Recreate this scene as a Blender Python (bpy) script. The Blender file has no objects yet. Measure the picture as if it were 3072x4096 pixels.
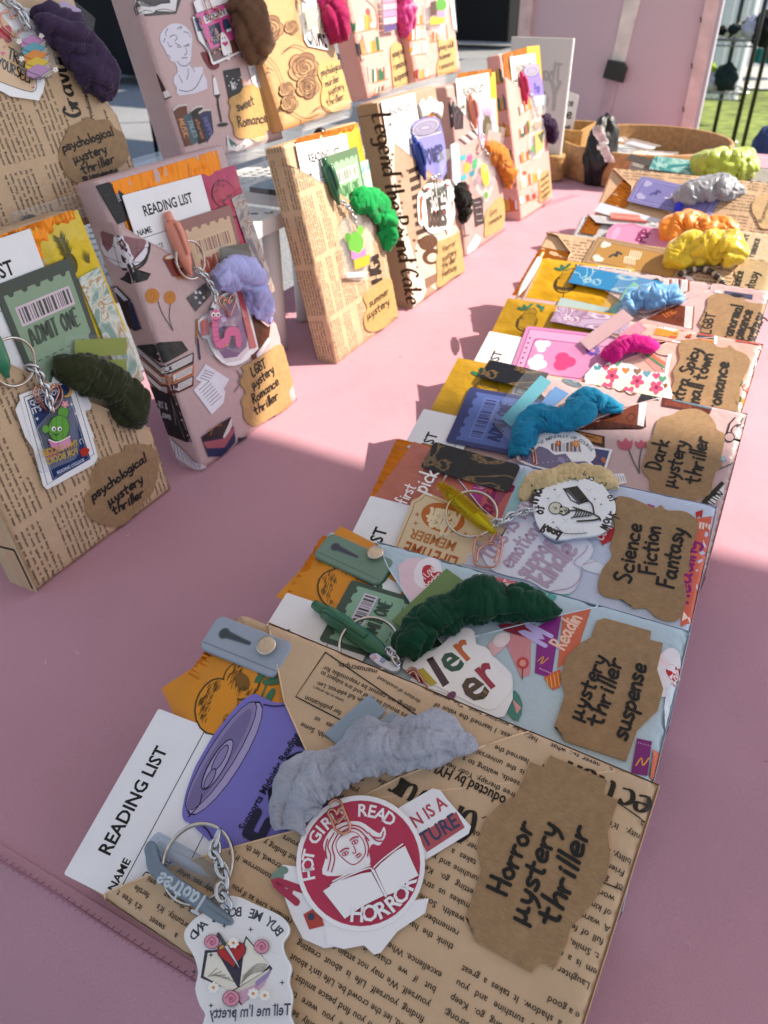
import bpy, bmesh, math, random
from mathutils import Vector, Matrix, noise
from mathutils.geometry import tessellate_polygon
sc = bpy.context.scene
COL = sc.collection
rnd = random.Random(7)
# ------------------------------------------------------------------ camera
CF, CH, CP, CR = 3069.22, 0.33749, 0.62305, -0.010989     # focal (px of 3072x4096), height over table, pitch, roll
CA, SA = math.cos(math.radians(62)), math.sin(math.radians(62))
_fw = Vector((0, math.cos(CP), -math.sin(CP))); _r0 = Vector((1, 0, 0)); _u0 = _r0.cross(_fw)
_rt = _r0*math.cos(CR) + _u0*math.sin(CR); _up = -_r0*math.sin(CR) + _u0*math.cos(CR)
EYE = Vector((0, 0, CH))
cd = bpy.data.cameras.new('camera'); cam = bpy.data.objects.new('camera', cd); COL.objects.link(cam)
cam.matrix_world = Matrix(((_rt.x, _up.x, -_fw.x, 0), (_rt.y, _up.y, -_fw.y, 0), (_rt.z, _up.z, -_fw.z, CH), (0, 0, 0, 1)))
cd.sensor_fit = 'VERTICAL'; cd.sensor_height = 36; cd.sensor_width = 27; cd.lens = CF/4096*36
cd.clip_start = .01; cd.clip_end = 400
cd.dof.use_dof = True; cd.dof.focus_distance = .36; cd.dof.aperture_fstop = 20.0
sc.camera = cam
# ------------------------------------------------------------------ world, sun, exposure
W = bpy.data.worlds.new('World'); sc.world = W; W.use_nodes = True
nt = W.node_tree; nt.nodes.clear()
sky = nt.nodes.new('ShaderNodeTexSky'); sky.sky_type = 'NISHITA'; sky.sun_disc = False
SUN_EL = math.radians(43.6); SUN_AZ = math.atan2(.0895, .0136)
sky.sun_elevation = SUN_EL; sky.sun_rotation = SUN_AZ
bg = nt.nodes.new('ShaderNodeBackground'); bg.inputs[1].default_value = .115
wo = nt.nodes.new('ShaderNodeOutputWorld')
nt.links.new(sky.outputs[0], bg.inputs[0]); nt.links.new(bg.outputs[0], wo.inputs[0])
sl = bpy.data.lights.new('sun', 'SUN'); sl.energy = 4.9; sl.angle = math.radians(.53); sl.color = (1, .89, .74)
so = bpy.data.objects.new('sun', sl); COL.objects.link(so); so.location = (3, 0, 4)
_sd = Vector((math.sin(SUN_AZ)*math.cos(SUN_EL), math.cos(SUN_AZ)*math.cos(SUN_EL), math.sin(SUN_EL)))
so.rotation_euler = _sd.to_track_quat('Z', 'Y').to_euler()
sc.view_settings.view_transform = 'Standard'; sc.view_settings.look = 'None'
sc.view_settings.exposure = 0.8; sc.view_settings.gamma = 1
sc.cycles.max_bounces = 8; sc.cycles.transparent_max_bounces = 16
# ------------------------------------------------------------------ colours and materials
def lin(c):
    c /= 255
    return c/12.92 if c <= .04045 else ((c+.055)/1.055)**2.4
def C(h):
    if not isinstance(h, str): return h
    return (lin(int(h[0:2], 16)), lin(int(h[2:4], 16)), lin(int(h[4:6], 16)), 1)
MATS = {}
def mat(kind):
    """procedural materials; their colour comes from the mesh's own Col attribute"""
    if kind in MATS: return MATS[kind]
    m = bpy.data.materials.new(kind); m.use_nodes = True; MATS[kind] = m
    n = m.node_tree.nodes; l = m.node_tree.links; b = n['Principled BSDF']
    at = n.new('ShaderNodeAttribute'); at.attribute_name = 'Col'
    tc = n.new('ShaderNodeTexCoord')
    def nz(scale, detail=3, stretch=None, rough=.5):
        t = n.new('ShaderNodeTexNoise'); t.inputs['Scale'].default_value = scale; t.inputs['Detail'].default_value = detail
        t.inputs['Roughness'].default_value = rough
        if stretch:
            mp = n.new('ShaderNodeMapping'); mp.inputs['Scale'].default_value = stretch
            l.new(tc.outputs['Object'], mp.inputs[0]); l.new(mp.outputs[0], t.inputs[0])
        else: l.new(tc.outputs['Object'], t.inputs[0])
        return t
    def var(src, tex, lo, hi):
        mr = n.new('ShaderNodeMapRange'); mr.inputs[3].default_value = lo; mr.inputs[4].default_value = hi
        mr.inputs[1].default_value = .3; mr.inputs[2].default_value = .7
        l.new(tex.outputs[0], mr.inputs[0])
        mx = n.new('ShaderNodeVectorMath'); mx.operation = 'SCALE'
        l.new(src, mx.inputs[0]); l.new(mr.outputs[0], mx.inputs['Scale']); return mx.outputs[0]
    def bump(tex, st, dist, prev=None):
        bp = n.new('ShaderNodeBump'); bp.inputs['Strength'].default_value = st; bp.inputs['Distance'].default_value = dist
        l.new(tex.outputs[0], bp.inputs['Height'])
        if prev: l.new(prev.outputs[0], bp.inputs['Normal'])
        l.new(bp.outputs[0], b.inputs['Normal']); return bp
    c = at.outputs['Color']; S = b.inputs
    S['Roughness'].default_value = .6
    if kind in ('kraft', 'news', 'wrap', 'card', 'cloth', 'velvet', 'fabric', 'wood', 'asphalt', 'grass'): S['Specular IOR Level'].default_value = .28
    if kind == 'kraft':
        c = var(var(c, nz(260, 4), .9, 1.08), nz(1500, 2, (1, .25, 1)), .9, 1.1); S['Roughness'].default_value = .55
        bump(nz(900), .15, .001, bump(nz(22, 2), .25, .01))
    elif kind == 'news':
        c = var(c, nz(40, 4), .94, 1.05); S['Roughness'].default_value = .45
        bump(nz(700), .08, .001, bump(nz(26, 4, None, .6), .4, .008, bump(nz(9, 2), .35, .02)))
    elif kind == 'wrap':
        c = var(c, nz(30, 3), .96, 1.03); S['Roughness'].default_value = .36
        bump(nz(24, 4, None, .6), .35, .008, bump(nz(8, 2), .35, .02))
    elif kind == 'card':
        c = var(c, nz(60, 3), .97, 1.02); S['Roughness'].default_value = .42; bump(nz(8, 2), .12, .01)
    elif kind == 'gloss':
        S['Roughness'].default_value = .22; S['Coat Weight'].default_value = .3; bump(nz(10, 2), .1, .01)
    elif kind == 'sachet':
        c = var(c, nz(60, 3), .93, 1.06); S['Roughness'].default_value = .28; bump(nz(45, 3), .5, .006)
    elif kind == 'foil':
        S['Metallic'].default_value = .75; S['Roughness'].default_value = .3; bump(nz(90, 3, (1, .25, 1)), .9, .004)
    elif kind == 'velvet':
        c = var(var(c, nz(900, 2), .9, 1.1), nz(60, 3), .86, 1.14); S['Roughness'].default_value = .9
        S['Sheen Weight'].default_value = .35; S['Sheen Roughness'].default_value = .3
        bump(nz(2600, 2), .35, .001, bump(nz(200, 3), .15, .003))
    elif kind == 'satin':
        S['Roughness'].default_value = .36; S['Sheen Weight'].default_value = .35; bump(nz(120, 3, (1, .4, 1)), .5, .004); c = var(c, nz(60, 3), .85, 1.12)
    elif kind == 'plastic':
        S['Roughness'].default_value = .3; S['Coat Weight'].default_value = .15; bump(nz(500, 2), .03, .001)
    elif kind == 'silicone':
        S['Roughness'].default_value = .5; bump(nz(700), .05, .001)
    elif kind == 'metal':
        S['Metallic'].default_value = 1; S['Roughness'].default_value = .2; c = var(c, nz(500), .85, 1.05)
    elif kind == 'cloth':
        c = var(var(c, nz(5, 4), .93, 1.06), nz(1900, 2), .92, 1.08); S['Roughness'].default_value = .8
        S['Sheen Weight'].default_value = .06
        bump(nz(1900, 2), .28, .001, bump(nz(14, 4), .22, .012))
    elif kind == 'wood':
        c = var(c, nz(14, 5, (1, 9, 9)), .75, 1.15); S['Roughness'].default_value = .5
    elif kind == 'asphalt':
        c = var(var(c, nz(60, 5), .75, 1.25), nz(.7, 3), .85, 1.12); S['Roughness'].default_value = .9; bump(nz(90, 4), .6, .02)
    elif kind == 'grass':
        c = var(var(c, nz(9, 5), .6, 1.4), nz(1.1, 3), .7, 1.3); S['Roughness'].default_value = .85
    elif kind == 'fabric':
        c = var(c, nz(30, 4), .85, 1.12); S['Roughness'].default_value = .85; bump(nz(300, 3), .3, .003)
    elif kind == 'canvas':
        S['Roughness'].default_value = .8; ms = n.new('ShaderNodeMixShader'); tl = n.new('ShaderNodeBsdfTranslucent'); ms.inputs[0].default_value = .12
        l.new(c, tl.inputs[0]); l.new(b.outputs[0], ms.inputs[1]); l.new(tl.outputs[0], ms.inputs[2]); l.new(ms.outputs[0], n['Material Output'].inputs[0])
    elif kind == 'leather':
        S['Roughness'].default_value = .42; bump(nz(260, 3), .35, .003, bump(nz(14, 2), .3, .02))
    elif kind in ('clear', 'cleartint', 'acrylic'):
        S['Roughness'].default_value = .06
        mixs = n.new('ShaderNodeMixShader'); tr = n.new('ShaderNodeBsdfTransparent')
        tr.inputs[0].default_value = (.97, .98, .99, 1)
        if kind == 'cleartint': l.new(c, tr.inputs[0])
        fr = n.new('ShaderNodeLayerWeight'); fr.inputs[0].default_value = .5; pw = n.new('ShaderNodeMath'); pw.operation = 'POWER'; pw.inputs[1].default_value = 4
        l.new(fr.outputs['Facing'], pw.inputs[0]); ad = n.new('ShaderNodeMath'); ad.operation = 'MULTIPLY_ADD'; ad.use_clamp = True; ad.inputs[1].default_value = .5
        ad.inputs[2].default_value = {'clear': .07, 'cleartint': .16, 'acrylic': .07}[kind]
        l.new(pw.outputs[0], ad.inputs[0]); l.new(ad.outputs[0], mixs.inputs[0])
        l.new(tr.outputs[0], mixs.inputs[1]); l.new(b.outputs[0], mixs.inputs[2])
        l.new(mixs.outputs[0], n['Material Output'].inputs[0])
        if kind == 'clear': bump(nz(60, 2), .5, .004)
    l.new(c, S['Base Color'])
    return m
# ------------------------------------------------------------------ frames: a flat face with its own u, v and outward d axes
CROPS = {'f': (0, 0, 1.85172), 'c1': (0, 0, .66305), 'c2': (1000, 0, .66305), 'c3': (1972, 0, .66305), 'c4': (0, 700, .72333),
 'c5': (0, 1400, .72333), 'c6': (1000, 400, .72333), 'd1': (1972, 600, .66305), 'd2': (1672, 1300, .84388), 'd3': (1000, 1900, 1.20555),
 'd4': (200, 2400, .90416), 'd5': (1400, 2600, .90416), 'd6': (0, 3000, .96444), 'e1': (2300, 500, .46534), 'e2': (1850, 850, .42194),
 'e3': (2450, 950, .37492), 'e4': (1400, 300, .42936), 'e5': (1850, 150, .36179), 'e6': (500, 0, .42194), 'e7': (1000, 0, .5425),
 'e8': (2600, 0, .28451), 'g1': (900, 1200, .72333), 'g2': (2400, 1500, .49741), 'g3': (2000, 550, .30139)}
def q(crop, s):
    x0, y0, k = CROPS[crop]
    if isinstance(s, str): s = [tuple(float(v) for v in p.split(',')) for p in s.split()]
    return [(x0+x*k, y0+y*k) for x, y in s]
def ray(px, py):
    return _fw + _rt*((px-1536)/CF) - _up*((py-2048)/CF)
def on_z(px, py, z=0):
    d = ray(px, py); return EYE + d*((z-CH)/d.z)
def on_a(px, py, a):
    d = ray(px, py); n = Vector((CA, SA, 0)); return EYE + d*((a-EYE.dot(n))/d.dot(n))
def on_b(px, py, b):
    d = ray(px, py); n = Vector((-SA, CA, 0)); return EYE + d*((b-EYE.dot(n))/d.dot(n))
def AB(a, b, z=0): return Vector((a*CA-b*SA, a*SA+b*CA, z))       # table coordinates: a runs away along the table, b to the left
class Frame:
    def __init__(s, o, U, V, w=0, l=0, t=0):
        s.o, s.U, s.V = Vector(o), Vector(U).normalized(), Vector(V).normalized()
        s.N = s.U.cross(s.V); s.w, s.l, s.t = w, l, t
    def P(s, pts, d=0):
        out = []
        for px, py in pts:
            r = ray(px, py); k = ((s.o-EYE).dot(s.N)+d)/r.dot(s.N); p = EYE + r*k - s.o
            out.append((p.dot(s.U), p.dot(s.V)))
        return out
    def q(s, crop, st, d=0): return s.P(q(crop, st), d)
    def w3(s, u, v, d=0): return s.o + s.U*u + s.V*v + s.N*d
    def mtx(s, c):
        o = s.w3(*c); U, V, N = s.U, s.V, s.N
        return Matrix(((U.x, V.x, N.x, o.x), (U.y, V.y, N.y, o.y), (U.z, V.z, N.z, o.z), (0, 0, 0, 1)))
WORLD = Frame((0, 0, 0), (1, 0, 0), (0, 1, 0))
TABLE = Frame((0, 0, 0), (CA, SA, 0), (-SA, CA, 0))             # u = a, v = b, d = z
class Patch:
    """a right-angled card lying in a frame: s runs along its top edge, t down from it (both 0..1)"""
    def __init__(s, fr, p0, p1, h, d):
        s.fr, s.d = fr, d
        (x0, y0), (x1, y1) = fr.P([p0, p1], d)
        s.o = Vector((x0, y0)); e = Vector((x1-x0, y1-y0)); s.w = e.length; s.h = h
        s.e = e.normalized(); s.f = Vector((s.e.y, -s.e.x))
    def __call__(s, x, y):
        p = s.o + s.e*(x*s.w) + s.f*(y*s.h); return (p.x, p.y)
    def m(s, pts): return [s(x, y) for x, y in pts]
    def rect(s, a, b, c, d): return s.m([(a, b), (c, b), (c, d), (a, d)])
def smooth(pts, k=5, closed=False):
    n = len(pts); out = []
    if n < 3: return list(pts)
    P = lambda i: pts[i % n] if closed else pts[max(0, min(n-1, i))]
    for i in range(n if closed else n-1):
        a, b, c, d = P(i-1), P(i), P(i+1), P(i+2)
        for j in range(k):
            t = j/k
            out.append(tuple(.5*(2*b[m]+(c[m]-a[m])*t+(2*a[m]-5*b[m]+4*c[m]-d[m])*t*t+(3*b[m]-a[m]-3*c[m]+d[m])*t**3) for m in range(len(b))))
    if not closed: out.append(tuple(pts[-1]))
    return out
def area(p): return .5*sum(p[i-1][0]*p[i][1]-p[i][0]*p[i-1][1] for i in range(len(p)))
def circ(c, r, n=24, r2=None, a0=0, a1=2*math.pi):
    r2 = r2 or r
    full = abs(a1-a0-2*math.pi) < 1e-6
    return [(c[0]+r*math.cos(a0+(a1-a0)*i/(n if full else n-1)), c[1]+r2*math.sin(a0+(a1-a0)*i/(n if full else n-1))) for i in range(n)]
def inpoly(x, y, p):
    r = False; j = len(p)-1
    for i in range(len(p)):
        xi, yi = p[i]; xj, yj = p[j]
        if (yi > y) != (yj > y) and x < (xj-xi)*(y-yi)/(yj-yi)+xi: r = not r
        j = i
    return r
def rounded(p, r, n=4):
    out = []; m = len(p)
    for i in range(m):
        a, b, c = Vector(p[i-1]), Vector(p[i]), Vector(p[(i+1) % m])
        e1 = (a-b); e2 = (c-b); k = min(r, e1.length*.45, e2.length*.45); s1 = b+e1.normalized()*k; s2 = b+e2.normalized()*k
        for j in range(n+1):
            t = j/n; z = s1*(1-t)**2+b*2*t*(1-t)+s2*t*t; out.append((z.x, z.y))
    return out
def inset(p, k):
    """shrink a polygon towards its inside by k"""
    if area(p) < 0: p = p[::-1]
    out = []; m = len(p)
    for i in range(m):
        a, b, c = Vector(p[i-1]), Vector(p[i]), Vector(p[(i+1) % m])
        e1 = (b-a); e2 = (c-b)
        if e1.length < 1e-9: e1 = e2
        if e2.length < 1e-9: e2 = e1
        n1 = Vector((-e1.y, e1.x)).normalized(); n2 = Vector((-e2.y, e2.x)).normalized(); h = n1+n2
        h = h*(1/max(.35, 1+n1.dot(n2)))
        z = b+h*k; out.append((z.x, z.y))
    return out
def clip(p, poly):
    """Sutherland-Hodgman: polygon p cut to the convex polygon poly"""
    if area(poly) < 0: poly = poly[::-1]
    out = list(p)
    for i in range(len(poly)):
        ax, ay = poly[i-1]; bx, by = poly[i]; inp, out = out, []
        side = lambda z: (bx-ax)*(z[1]-ay)-(by-ay)*(z[0]-ax)
        for j in range(len(inp)):
            s, e = inp[j-1], inp[j]; fs, fe = side(s), side(e)
            if (fs >= 0) != (fe >= 0):
                t = fs/(fs-fe); out.append((s[0]+(e[0]-s[0])*t, s[1]+(e[1]-s[1])*t))
            if fe >= 0: out.append(e)
        if not out: return []
    return out
def pieces(p, poly):
    """p cut to any polygon, convex or not"""
    P3 = [Vector((x, y, 0)) for x, y in poly]
    bb = [(min(v[i] for v in p), max(v[i] for v in p)) for i in (0, 1)]
    if all(inpoly(x, y, poly) for x, y in p) and not any(inpoly(x, y, p) for x, y in poly): return [p]
    out = []
    for t in tessellate_polygon([P3]):
        c = clip(p, [tuple(P3[i][:2]) for i in t])
        if len(c) > 2 and abs(area(c)) > 1e-9: out.append(c)
    return out
# ------------------------------------------------------------------ lettering
GLY = {}
def glyph(ch, bold=False):
    key = (ch, bool(bold))
    if key in GLY: return GLY[key]
    def ev(body):
        cu = bpy.data.curves.new('t', 'FONT'); cu.body = body; cu.resolution_u = 2; cu.offset = .022 if bold else .008
        o = bpy.data.objects.new('t', cu); COL.objects.link(o)
        dg = bpy.context.evaluated_depsgraph_get(); me = o.evaluated_get(dg).to_mesh()
        v = [(p.co.x, p.co.y) for p in me.vertices]; f = [tuple(p.vertices) for p in me.polygons]
        o.evaluated_get(dg).to_mesh_clear(); bpy.data.objects.remove(o); bpy.data.curves.remove(cu); return v, f
    v, f = ev(ch)
    wx = lambda b: (lambda v: max(p[0] for p in v)-min(p[0] for p in v))(ev(b)[0])
    adv = wx('H'+ch+'H')-wx('HH')
    GLY[key] = (v, f, adv); return GLY[key]
def text_w(s): return sum(glyph(c)[2] for c in s)
# single-stroke letters for handwriting (x 0..w, x-height .5, ascender 1, descender -.35); strokes split by '/'
HW = {
 'a': ".42,.42 .2,.5 .03,.25 .15,.02 .36,.15 .43,.45/.43,.48 .42,.12 .52,.0", 'b': ".05,1 .06,.5 .06,.02/.06,.3 .25,.5 .44,.28 .3,.02 .06,.06", 'c': ".42,.42 .24,.5 .05,.28 .15,.03 .42,.06",
 'd': ".42,.4 .2,.5 .04,.24 .16,.02 .4,.16/.44,1 .43,.5 .45,.0", 'e': ".05,.25 .38,.3 .36,.48 .2,.52 .05,.3 .15,.02 .42,.08", 'f': ".36,.9 .24,1 .17,.8 .15,.0/.0,.48 .32,.5",
 'g': ".4,.42 .2,.5 .04,.26 .18,.05 .4,.2/.42,.48 .42,-.1 .3,-.33 .06,-.26", 'h': ".06,1 .06,.0/.06,.25 .24,.5 .36,.38 .38,.0", 'i': ".1,.48 .1,.0/.11,.68 .13,.7", 'k': ".06,1 .06,.0/.36,.5 .08,.22 .38,.0",
 'l': ".1,1 .1,.0", 'm': ".05,.48 .06,.0/.06,.3 .2,.5 .28,.35 .28,.0/.28,.3 .44,.5 .52,.36 .53,.0", 'n': ".05,.48 .06,.0/.06,.28 .24,.5 .36,.36 .37,.0", 'o': ".24,.5 .05,.3 .12,.04 .32,.02 .42,.26 .24,.5",
 'p': ".06,.48 .06,-.35/.06,.3 .26,.5 .43,.28 .28,.02 .07,.08", 'r': ".06,.48 .07,.0/.07,.26 .2,.46 .36,.46", 's': ".36,.46 .18,.52 .07,.38 .34,.16 .24,.0 .03,.05", 't': ".18,.85 .18,.1 .3,.0/.0,.55 .38,.56",
 'u': ".05,.48 .06,.1 .2,.0 .36,.15 .38,.48/.38,.4 .4,.0", 'v': ".03,.48 .18,.0 .36,.48", 'w': ".03,.48 .14,.0 .27,.4 .4,.0 .52,.48", 'x': ".04,.48 .36,.0/.36,.48 .04,.0", 'y': ".05,.48 .08,.2 .22,.1 .38,.25/.4,.48 .3,-.05 .1,-.35",
 'z': ".04,.48 .36,.48 .04,.0 .4,.0", 'j': ".2,.48 .2,-.2 .03,-.3/.2,.68 .22,.7", 'q': ".4,.42 .2,.5 .04,.26 .18,.04 .4,.2/.42,.48 .42,-.35", 'M': ".04,.0 .08,.95 .28,.2 .5,.95 .54,.0", 'µ': ".05,.5 .04,-.25/.05,.1 .2,.02 .32,.2 .33,.5/.33,.3 .4,.05 .52,.05",
 'H': ".06,.95 .05,.0/.48,.98 .46,.0/.04,.46 .5,.52", 'S': ".46,.86 .25,.98 .08,.75 .42,.35 .3,.0 .04,.08", 'F': ".08,.95 .06,.0/.08,.93 .46,.97/.07,.5 .4,.53", 'D': ".1,.95 .08,.0/.06,.95 .35,.85 .46,.45 .3,.05 .05,.02",
 'L': ".08,.95 .07,.02 .42,.04", 'G': ".45,.8 .26,.96 .06,.5 .2,.02 .42,.1 .44,.42 .26,.42", 'B': ".08,.95 .07,.0/.08,.94 .36,.85 .33,.58 .1,.5/.1,.5 .42,.38 .38,.06 .07,.02", 'T': ".02,.93 .48,.95/.25,.95 .24,.0",
 'R': ".08,.95 .07,.0/.08,.94 .38,.86 .36,.58 .1,.5/.16,.5 .44,.0", 'E': ".44,.94 .08,.94 .07,.02 .46,.04/.08,.5 .38,.52", 'P': ".08,.95 .07,.0/.08,.94 .4,.86 .38,.55 .1,.46", 'Y': ".03,.95 .24,.5/.46,.97 .24,.5 .2,.0",
 'O': ".28,.95 .05,.55 .2,.02 .42,.25 .46,.7 .28,.95", 'C': ".45,.82 .25,.96 .05,.5 .2,.02 .45,.12", 'I': ".1,.95 .1,.0", 'N': ".06,.0 .08,.95 .42,.02 .44,.95", 'A': ".02,.0 .24,.95 .46,.0/.1,.34 .4,.34", 'K': ".08,.95 .07,.0/.42,.95 .1,.45 .44,.0",
 'U': ".05,.95 .08,.15 .25,.0 .42,.15 .44,.95", 'W': ".03,.95 .15,.0 .28,.7 .42,.0 .55,.95", 'V': ".03,.95 .22,.0 .42,.95", '.': ".08,.02 .1,.0", '-': ".05,.3 .3,.32", ',': ".1,.05 .05,-.12", "'": ".1,.95 .08,.8", ' ': "", '&': ".42,.0 .1,.7 .24,.95 .3,.7 .05,.25 .18,.0 .42,.35", '2': ".06,.75 .25,.95 .4,.7 .05,.02 .45,.04", '0': ".25,.95 .06,.5 .25,.0 .44,.5 .25,.95", '!': ".1,.95 .1,.3/.1,.05 .11,.03"}
HWC = {}
def hwg(ch):
    if ch not in HWC:
        st = [[tuple(float(v) for v in p.split(',')) for p in s.split()] for s in HW.get(ch, HW['o']).split('/') if s.strip()]
        w = max([p[0] for s in st for p in s] or [.22])
        HWC[ch] = ([smooth(s, 4) for s in st], w+.1)
    return HWC[ch]
# ------------------------------------------------------------------ mesh builder
class MB:
    def __init__(s): s.v, s.f, s.c, s.sm = [], [], [], []
    def face(s, idx, col, sm=False): s.f.append(tuple(idx)); s.c.append(C(col)); s.sm.append(sm)
    def poly(s, p, d, col):
        if len(p) < 3: return s
        if area(p) < 0: p = p[::-1]
        b = len(s.v); s.v += [(x, y, d) for x, y in p]; s.face(range(b, b+len(p)), col); return s
    def prism(s, p, d0, d1, col, side=None, bev=0):
        if area(p) < 0: p = p[::-1]
        rings = [(p, d0), (p, d1-bev)] + ([(inset(p, bev*.4), d1-bev*.4), (inset(p, bev), d1)] if bev else [])
        n = len(p); b = len(s.v)
        for r, d in rings: s.v += [(x, y, d) for x, y in r]
        for k in range(len(rings)-1):
            for i in range(n):
                j = (i+1) % n; s.face((b+k*n+i, b+k*n+j, b+(k+1)*n+j, b+(k+1)*n+i), side or col, bool(bev))
        s.face(range(b+(len(rings)-1)*n, b+len(rings)*n), col); s.face(range(b+n-1, b-1, -1), side or col); return s
    def slab(s, p, d0, d1, col, bev):
        """solid with both rims rounded"""
        if area(p) < 0: p = p[::-1]
        n = len(p); b = len(s.v); i2 = inset(p, bev*.3); i1 = inset(p, bev)
        rings = [(i1, d0), (i2, d0+bev*.3), (p, d0+bev), (p, d1-bev), (i2, d1-bev*.3), (i1, d1)]
        for r, d in rings: s.v += [(x, y, d) for x, y in r]
        for k in range(5):
            for i in range(n):
                j = (i+1) % n; s.face((b+k*n+i, b+k*n+j, b+(k+1)*n+j, b+(k+1)*n+i), col, True)
        s.face(range(b+5*n, b+6*n), col); s.face(range(b+n-1, b-1, -1), col); return s
    def stroke(s, p, w, d, col, nib=None, caps=True):
        """ribbon along 2D points with round ends; nib=(angle, thin) gives pen contrast"""
        p = [Vector(x) for x in p]; p = [x for i, x in enumerate(p) if i == 0 or (x-p[i-1]).length > 1e-7]
        if len(p) < 2: return s
        L, R = [], []
        for i in range(len(p)):
            t = (p[min(i+1, len(p)-1)]-p[max(i-1, 0)])
            if t.length < 1e-9: t = p[min(i+1, len(p)-1)]-p[i] if i+1 < len(p) else p[i]-p[i-1]
            t.normalize(); k = w/2
            if nib: k = w/2*(nib[1]+(1-nib[1])*abs(math.sin(math.atan2(t.y, t.x)-nib[0])))
            n = Vector((-t.y, t.x))*k; L.append(p[i]+n); R.append(p[i]-n)
        b = len(s.v)
        for x, y in zip(L, R): s.v += [(x.x, x.y, d), (y.x, y.y, d)]
        for i in range(len(p)-1): s.face((b+2*i, b+2*i+1, b+2*i+3, b+2*i+2), col)
        if caps:
            for e, o in ((0, 1), (-1, -2)):
                t = (p[e]-p[o]).normalized(); n = (L[e]-R[e])*.5; k = n.length
                q0 = [p[e]+n*math.cos(a)+t*k*math.sin(a) for a in [math.pi*j/6 for j in range(7)]]
                s.poly([(z.x, z.y) for z in q0], d, col)
        return s
    def loop(s, p, w, d, col): return s.stroke(list(p)+[p[0], p[1]], w, d, col, caps=False)
    def text(s, st, o, e, size, d, col, clip=None, flip=False, bold=0):
        """printed text: origin o, direction e (unit), cap size; flip mirrors it"""
        ox, oy = o; ex, ey = e; fx, fy = (-ey, ex) if not flip else (ey, -ex); x = 0
        k = size/.73
        for ch in st:
            if ch == ' ': x += .28*k; continue
            v, f, adv = glyph(ch, bold); b = len(s.v)
            def put(dx):
                b = len(s.v)
                P = [(ox+ex*(x+(a+dx)*k)+fx*c*k, oy+ey*(x+(a+dx)*k)+fy*c*k) for a, c in v]
                s.v += [(a, c, d) for a, c in P]
                for q0 in f:
                    s.face([b+i for i in (q0 if not flip else q0[::-1])], col)
            vx = (ox+ex*(x+adv*.5*k)+fx*.3*k, oy+ey*(x+adv*.5*k)+fy*.3*k)
            if clip is None or inpoly(vx[0], vx[1], clip):
                put(0)
            x += adv*k
        return x
    def textfit(s, st, p0, p1, d, col, hs=1.0, flip=False, bold=0):
        """printed text stretched from p0 to p1 (u,v); hs scales its height"""
        a, b = Vector(p0), Vector(p1); e = (b-a); w = e.length; e.normalize()
        n = sum(.28/.73 if c == ' ' else glyph(c)[2]/.73 for c in st); size = w/n
        f = Vector((-e.y, e.x))*(1 if not flip else -1); k = size/.73; x = 0
        for ch in st:
            if ch == ' ': x += .28*k; continue
            v, fc, adv = glyph(ch, bold)
            for dx in (0,):
                i0 = len(s.v)
                for px, py in v:
                    z = a+e*(x+(px+dx)*k)+f*(py*k*hs); s.v.append((z.x, z.y, d))
                for q0 in fc: s.face([i0+i for i in (q0 if not flip else q0[::-1])], col)
            x += adv*k
        return s
    def hand(s, st, p0, p1, d, col, hs=1.0, pen=.1, nib=None, jit=.03, serif=0, clip=None, h=None):
        """handwriting stretched from p0 to p1; pen = line width as a share of the letter height"""
        a, b = Vector(p0), Vector(p1); e = b-a; w = e.length; e.normalize(); f = Vector((-e.y, e.x))
        n = sum(hwg(c)[1] for c in st); k = w/n; h = h or k*hs; x = 0; rr = random.Random(len(st)*31+ord(st[0])); dd = d
        for ch in st:
            g, adv = hwg(ch); jy = rr.uniform(-jit, jit); sl = rr.uniform(-.06, .1)
            for t in g:
                P = [a+e*((x+px+sl*py)*k)+f*((py+jy)*h) for px, py in t]
                if clip and not inpoly(P[0].x, P[0].y, clip): continue
                nb = None if not nib else (math.atan2(e.y, e.x)+nib[0], nib[1])
                dd += 3e-6
                s.stroke([(z.x, z.y) for z in P], pen*h, dd, col, nb, caps=not nib)
                if serif:
                    for q0, q1 in ((0, 1), (-1, -2)):
                        tt = (P[q0]-P[q1]).normalized()
                        if abs(tt.dot(f)) > .8:
                            z = P[q0]; s.stroke([(z-e*serif*k)[:], (z+e*serif*k)[:]], pen*h*.32, dd, col, caps=False)
            x += adv
        return s
    def tube(s, pts, r, col, n=8, closed=False, flat=1.0, sm=True, up=(0, 0, 1)):
        """tube through 3D points; r number or list; flat squashes it along d"""
        P = [Vector(p) for p in pts]; m = len(P); b = len(s.v); R = r if isinstance(r, (list, tuple)) else [r]*m; up = Vector(up)
        for i in range(m):
            t = (P[(i+1) % m]-P[i-1]) if closed else (P[min(i+1, m-1)]-P[max(i-1, 0)])
            t.normalize(); x = t.cross(up)
            if x.length < .05: x = t.cross(Vector((.9, .3, .1)))
            x.normalize(); y = x.cross(t)
            for j in range(n):
                a = 2*math.pi*j/n; z = P[i]+x*R[i]*math.cos(a)+y*R[i]*flat*math.sin(a); s.v.append(tuple(z))
        for i in range(m if closed else m-1):
            k = (i+1) % m
            for j in range(n):
                l = (j+1) % n; s.face((b+i*n+j, b+i*n+l, b+k*n+l, b+k*n+j), col, sm)
        if not closed:
            s.face([b+j for j in range(n)][::-1], col); s.face([b+(m-1)*n+j for j in range(n)], col)
        return s
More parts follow.
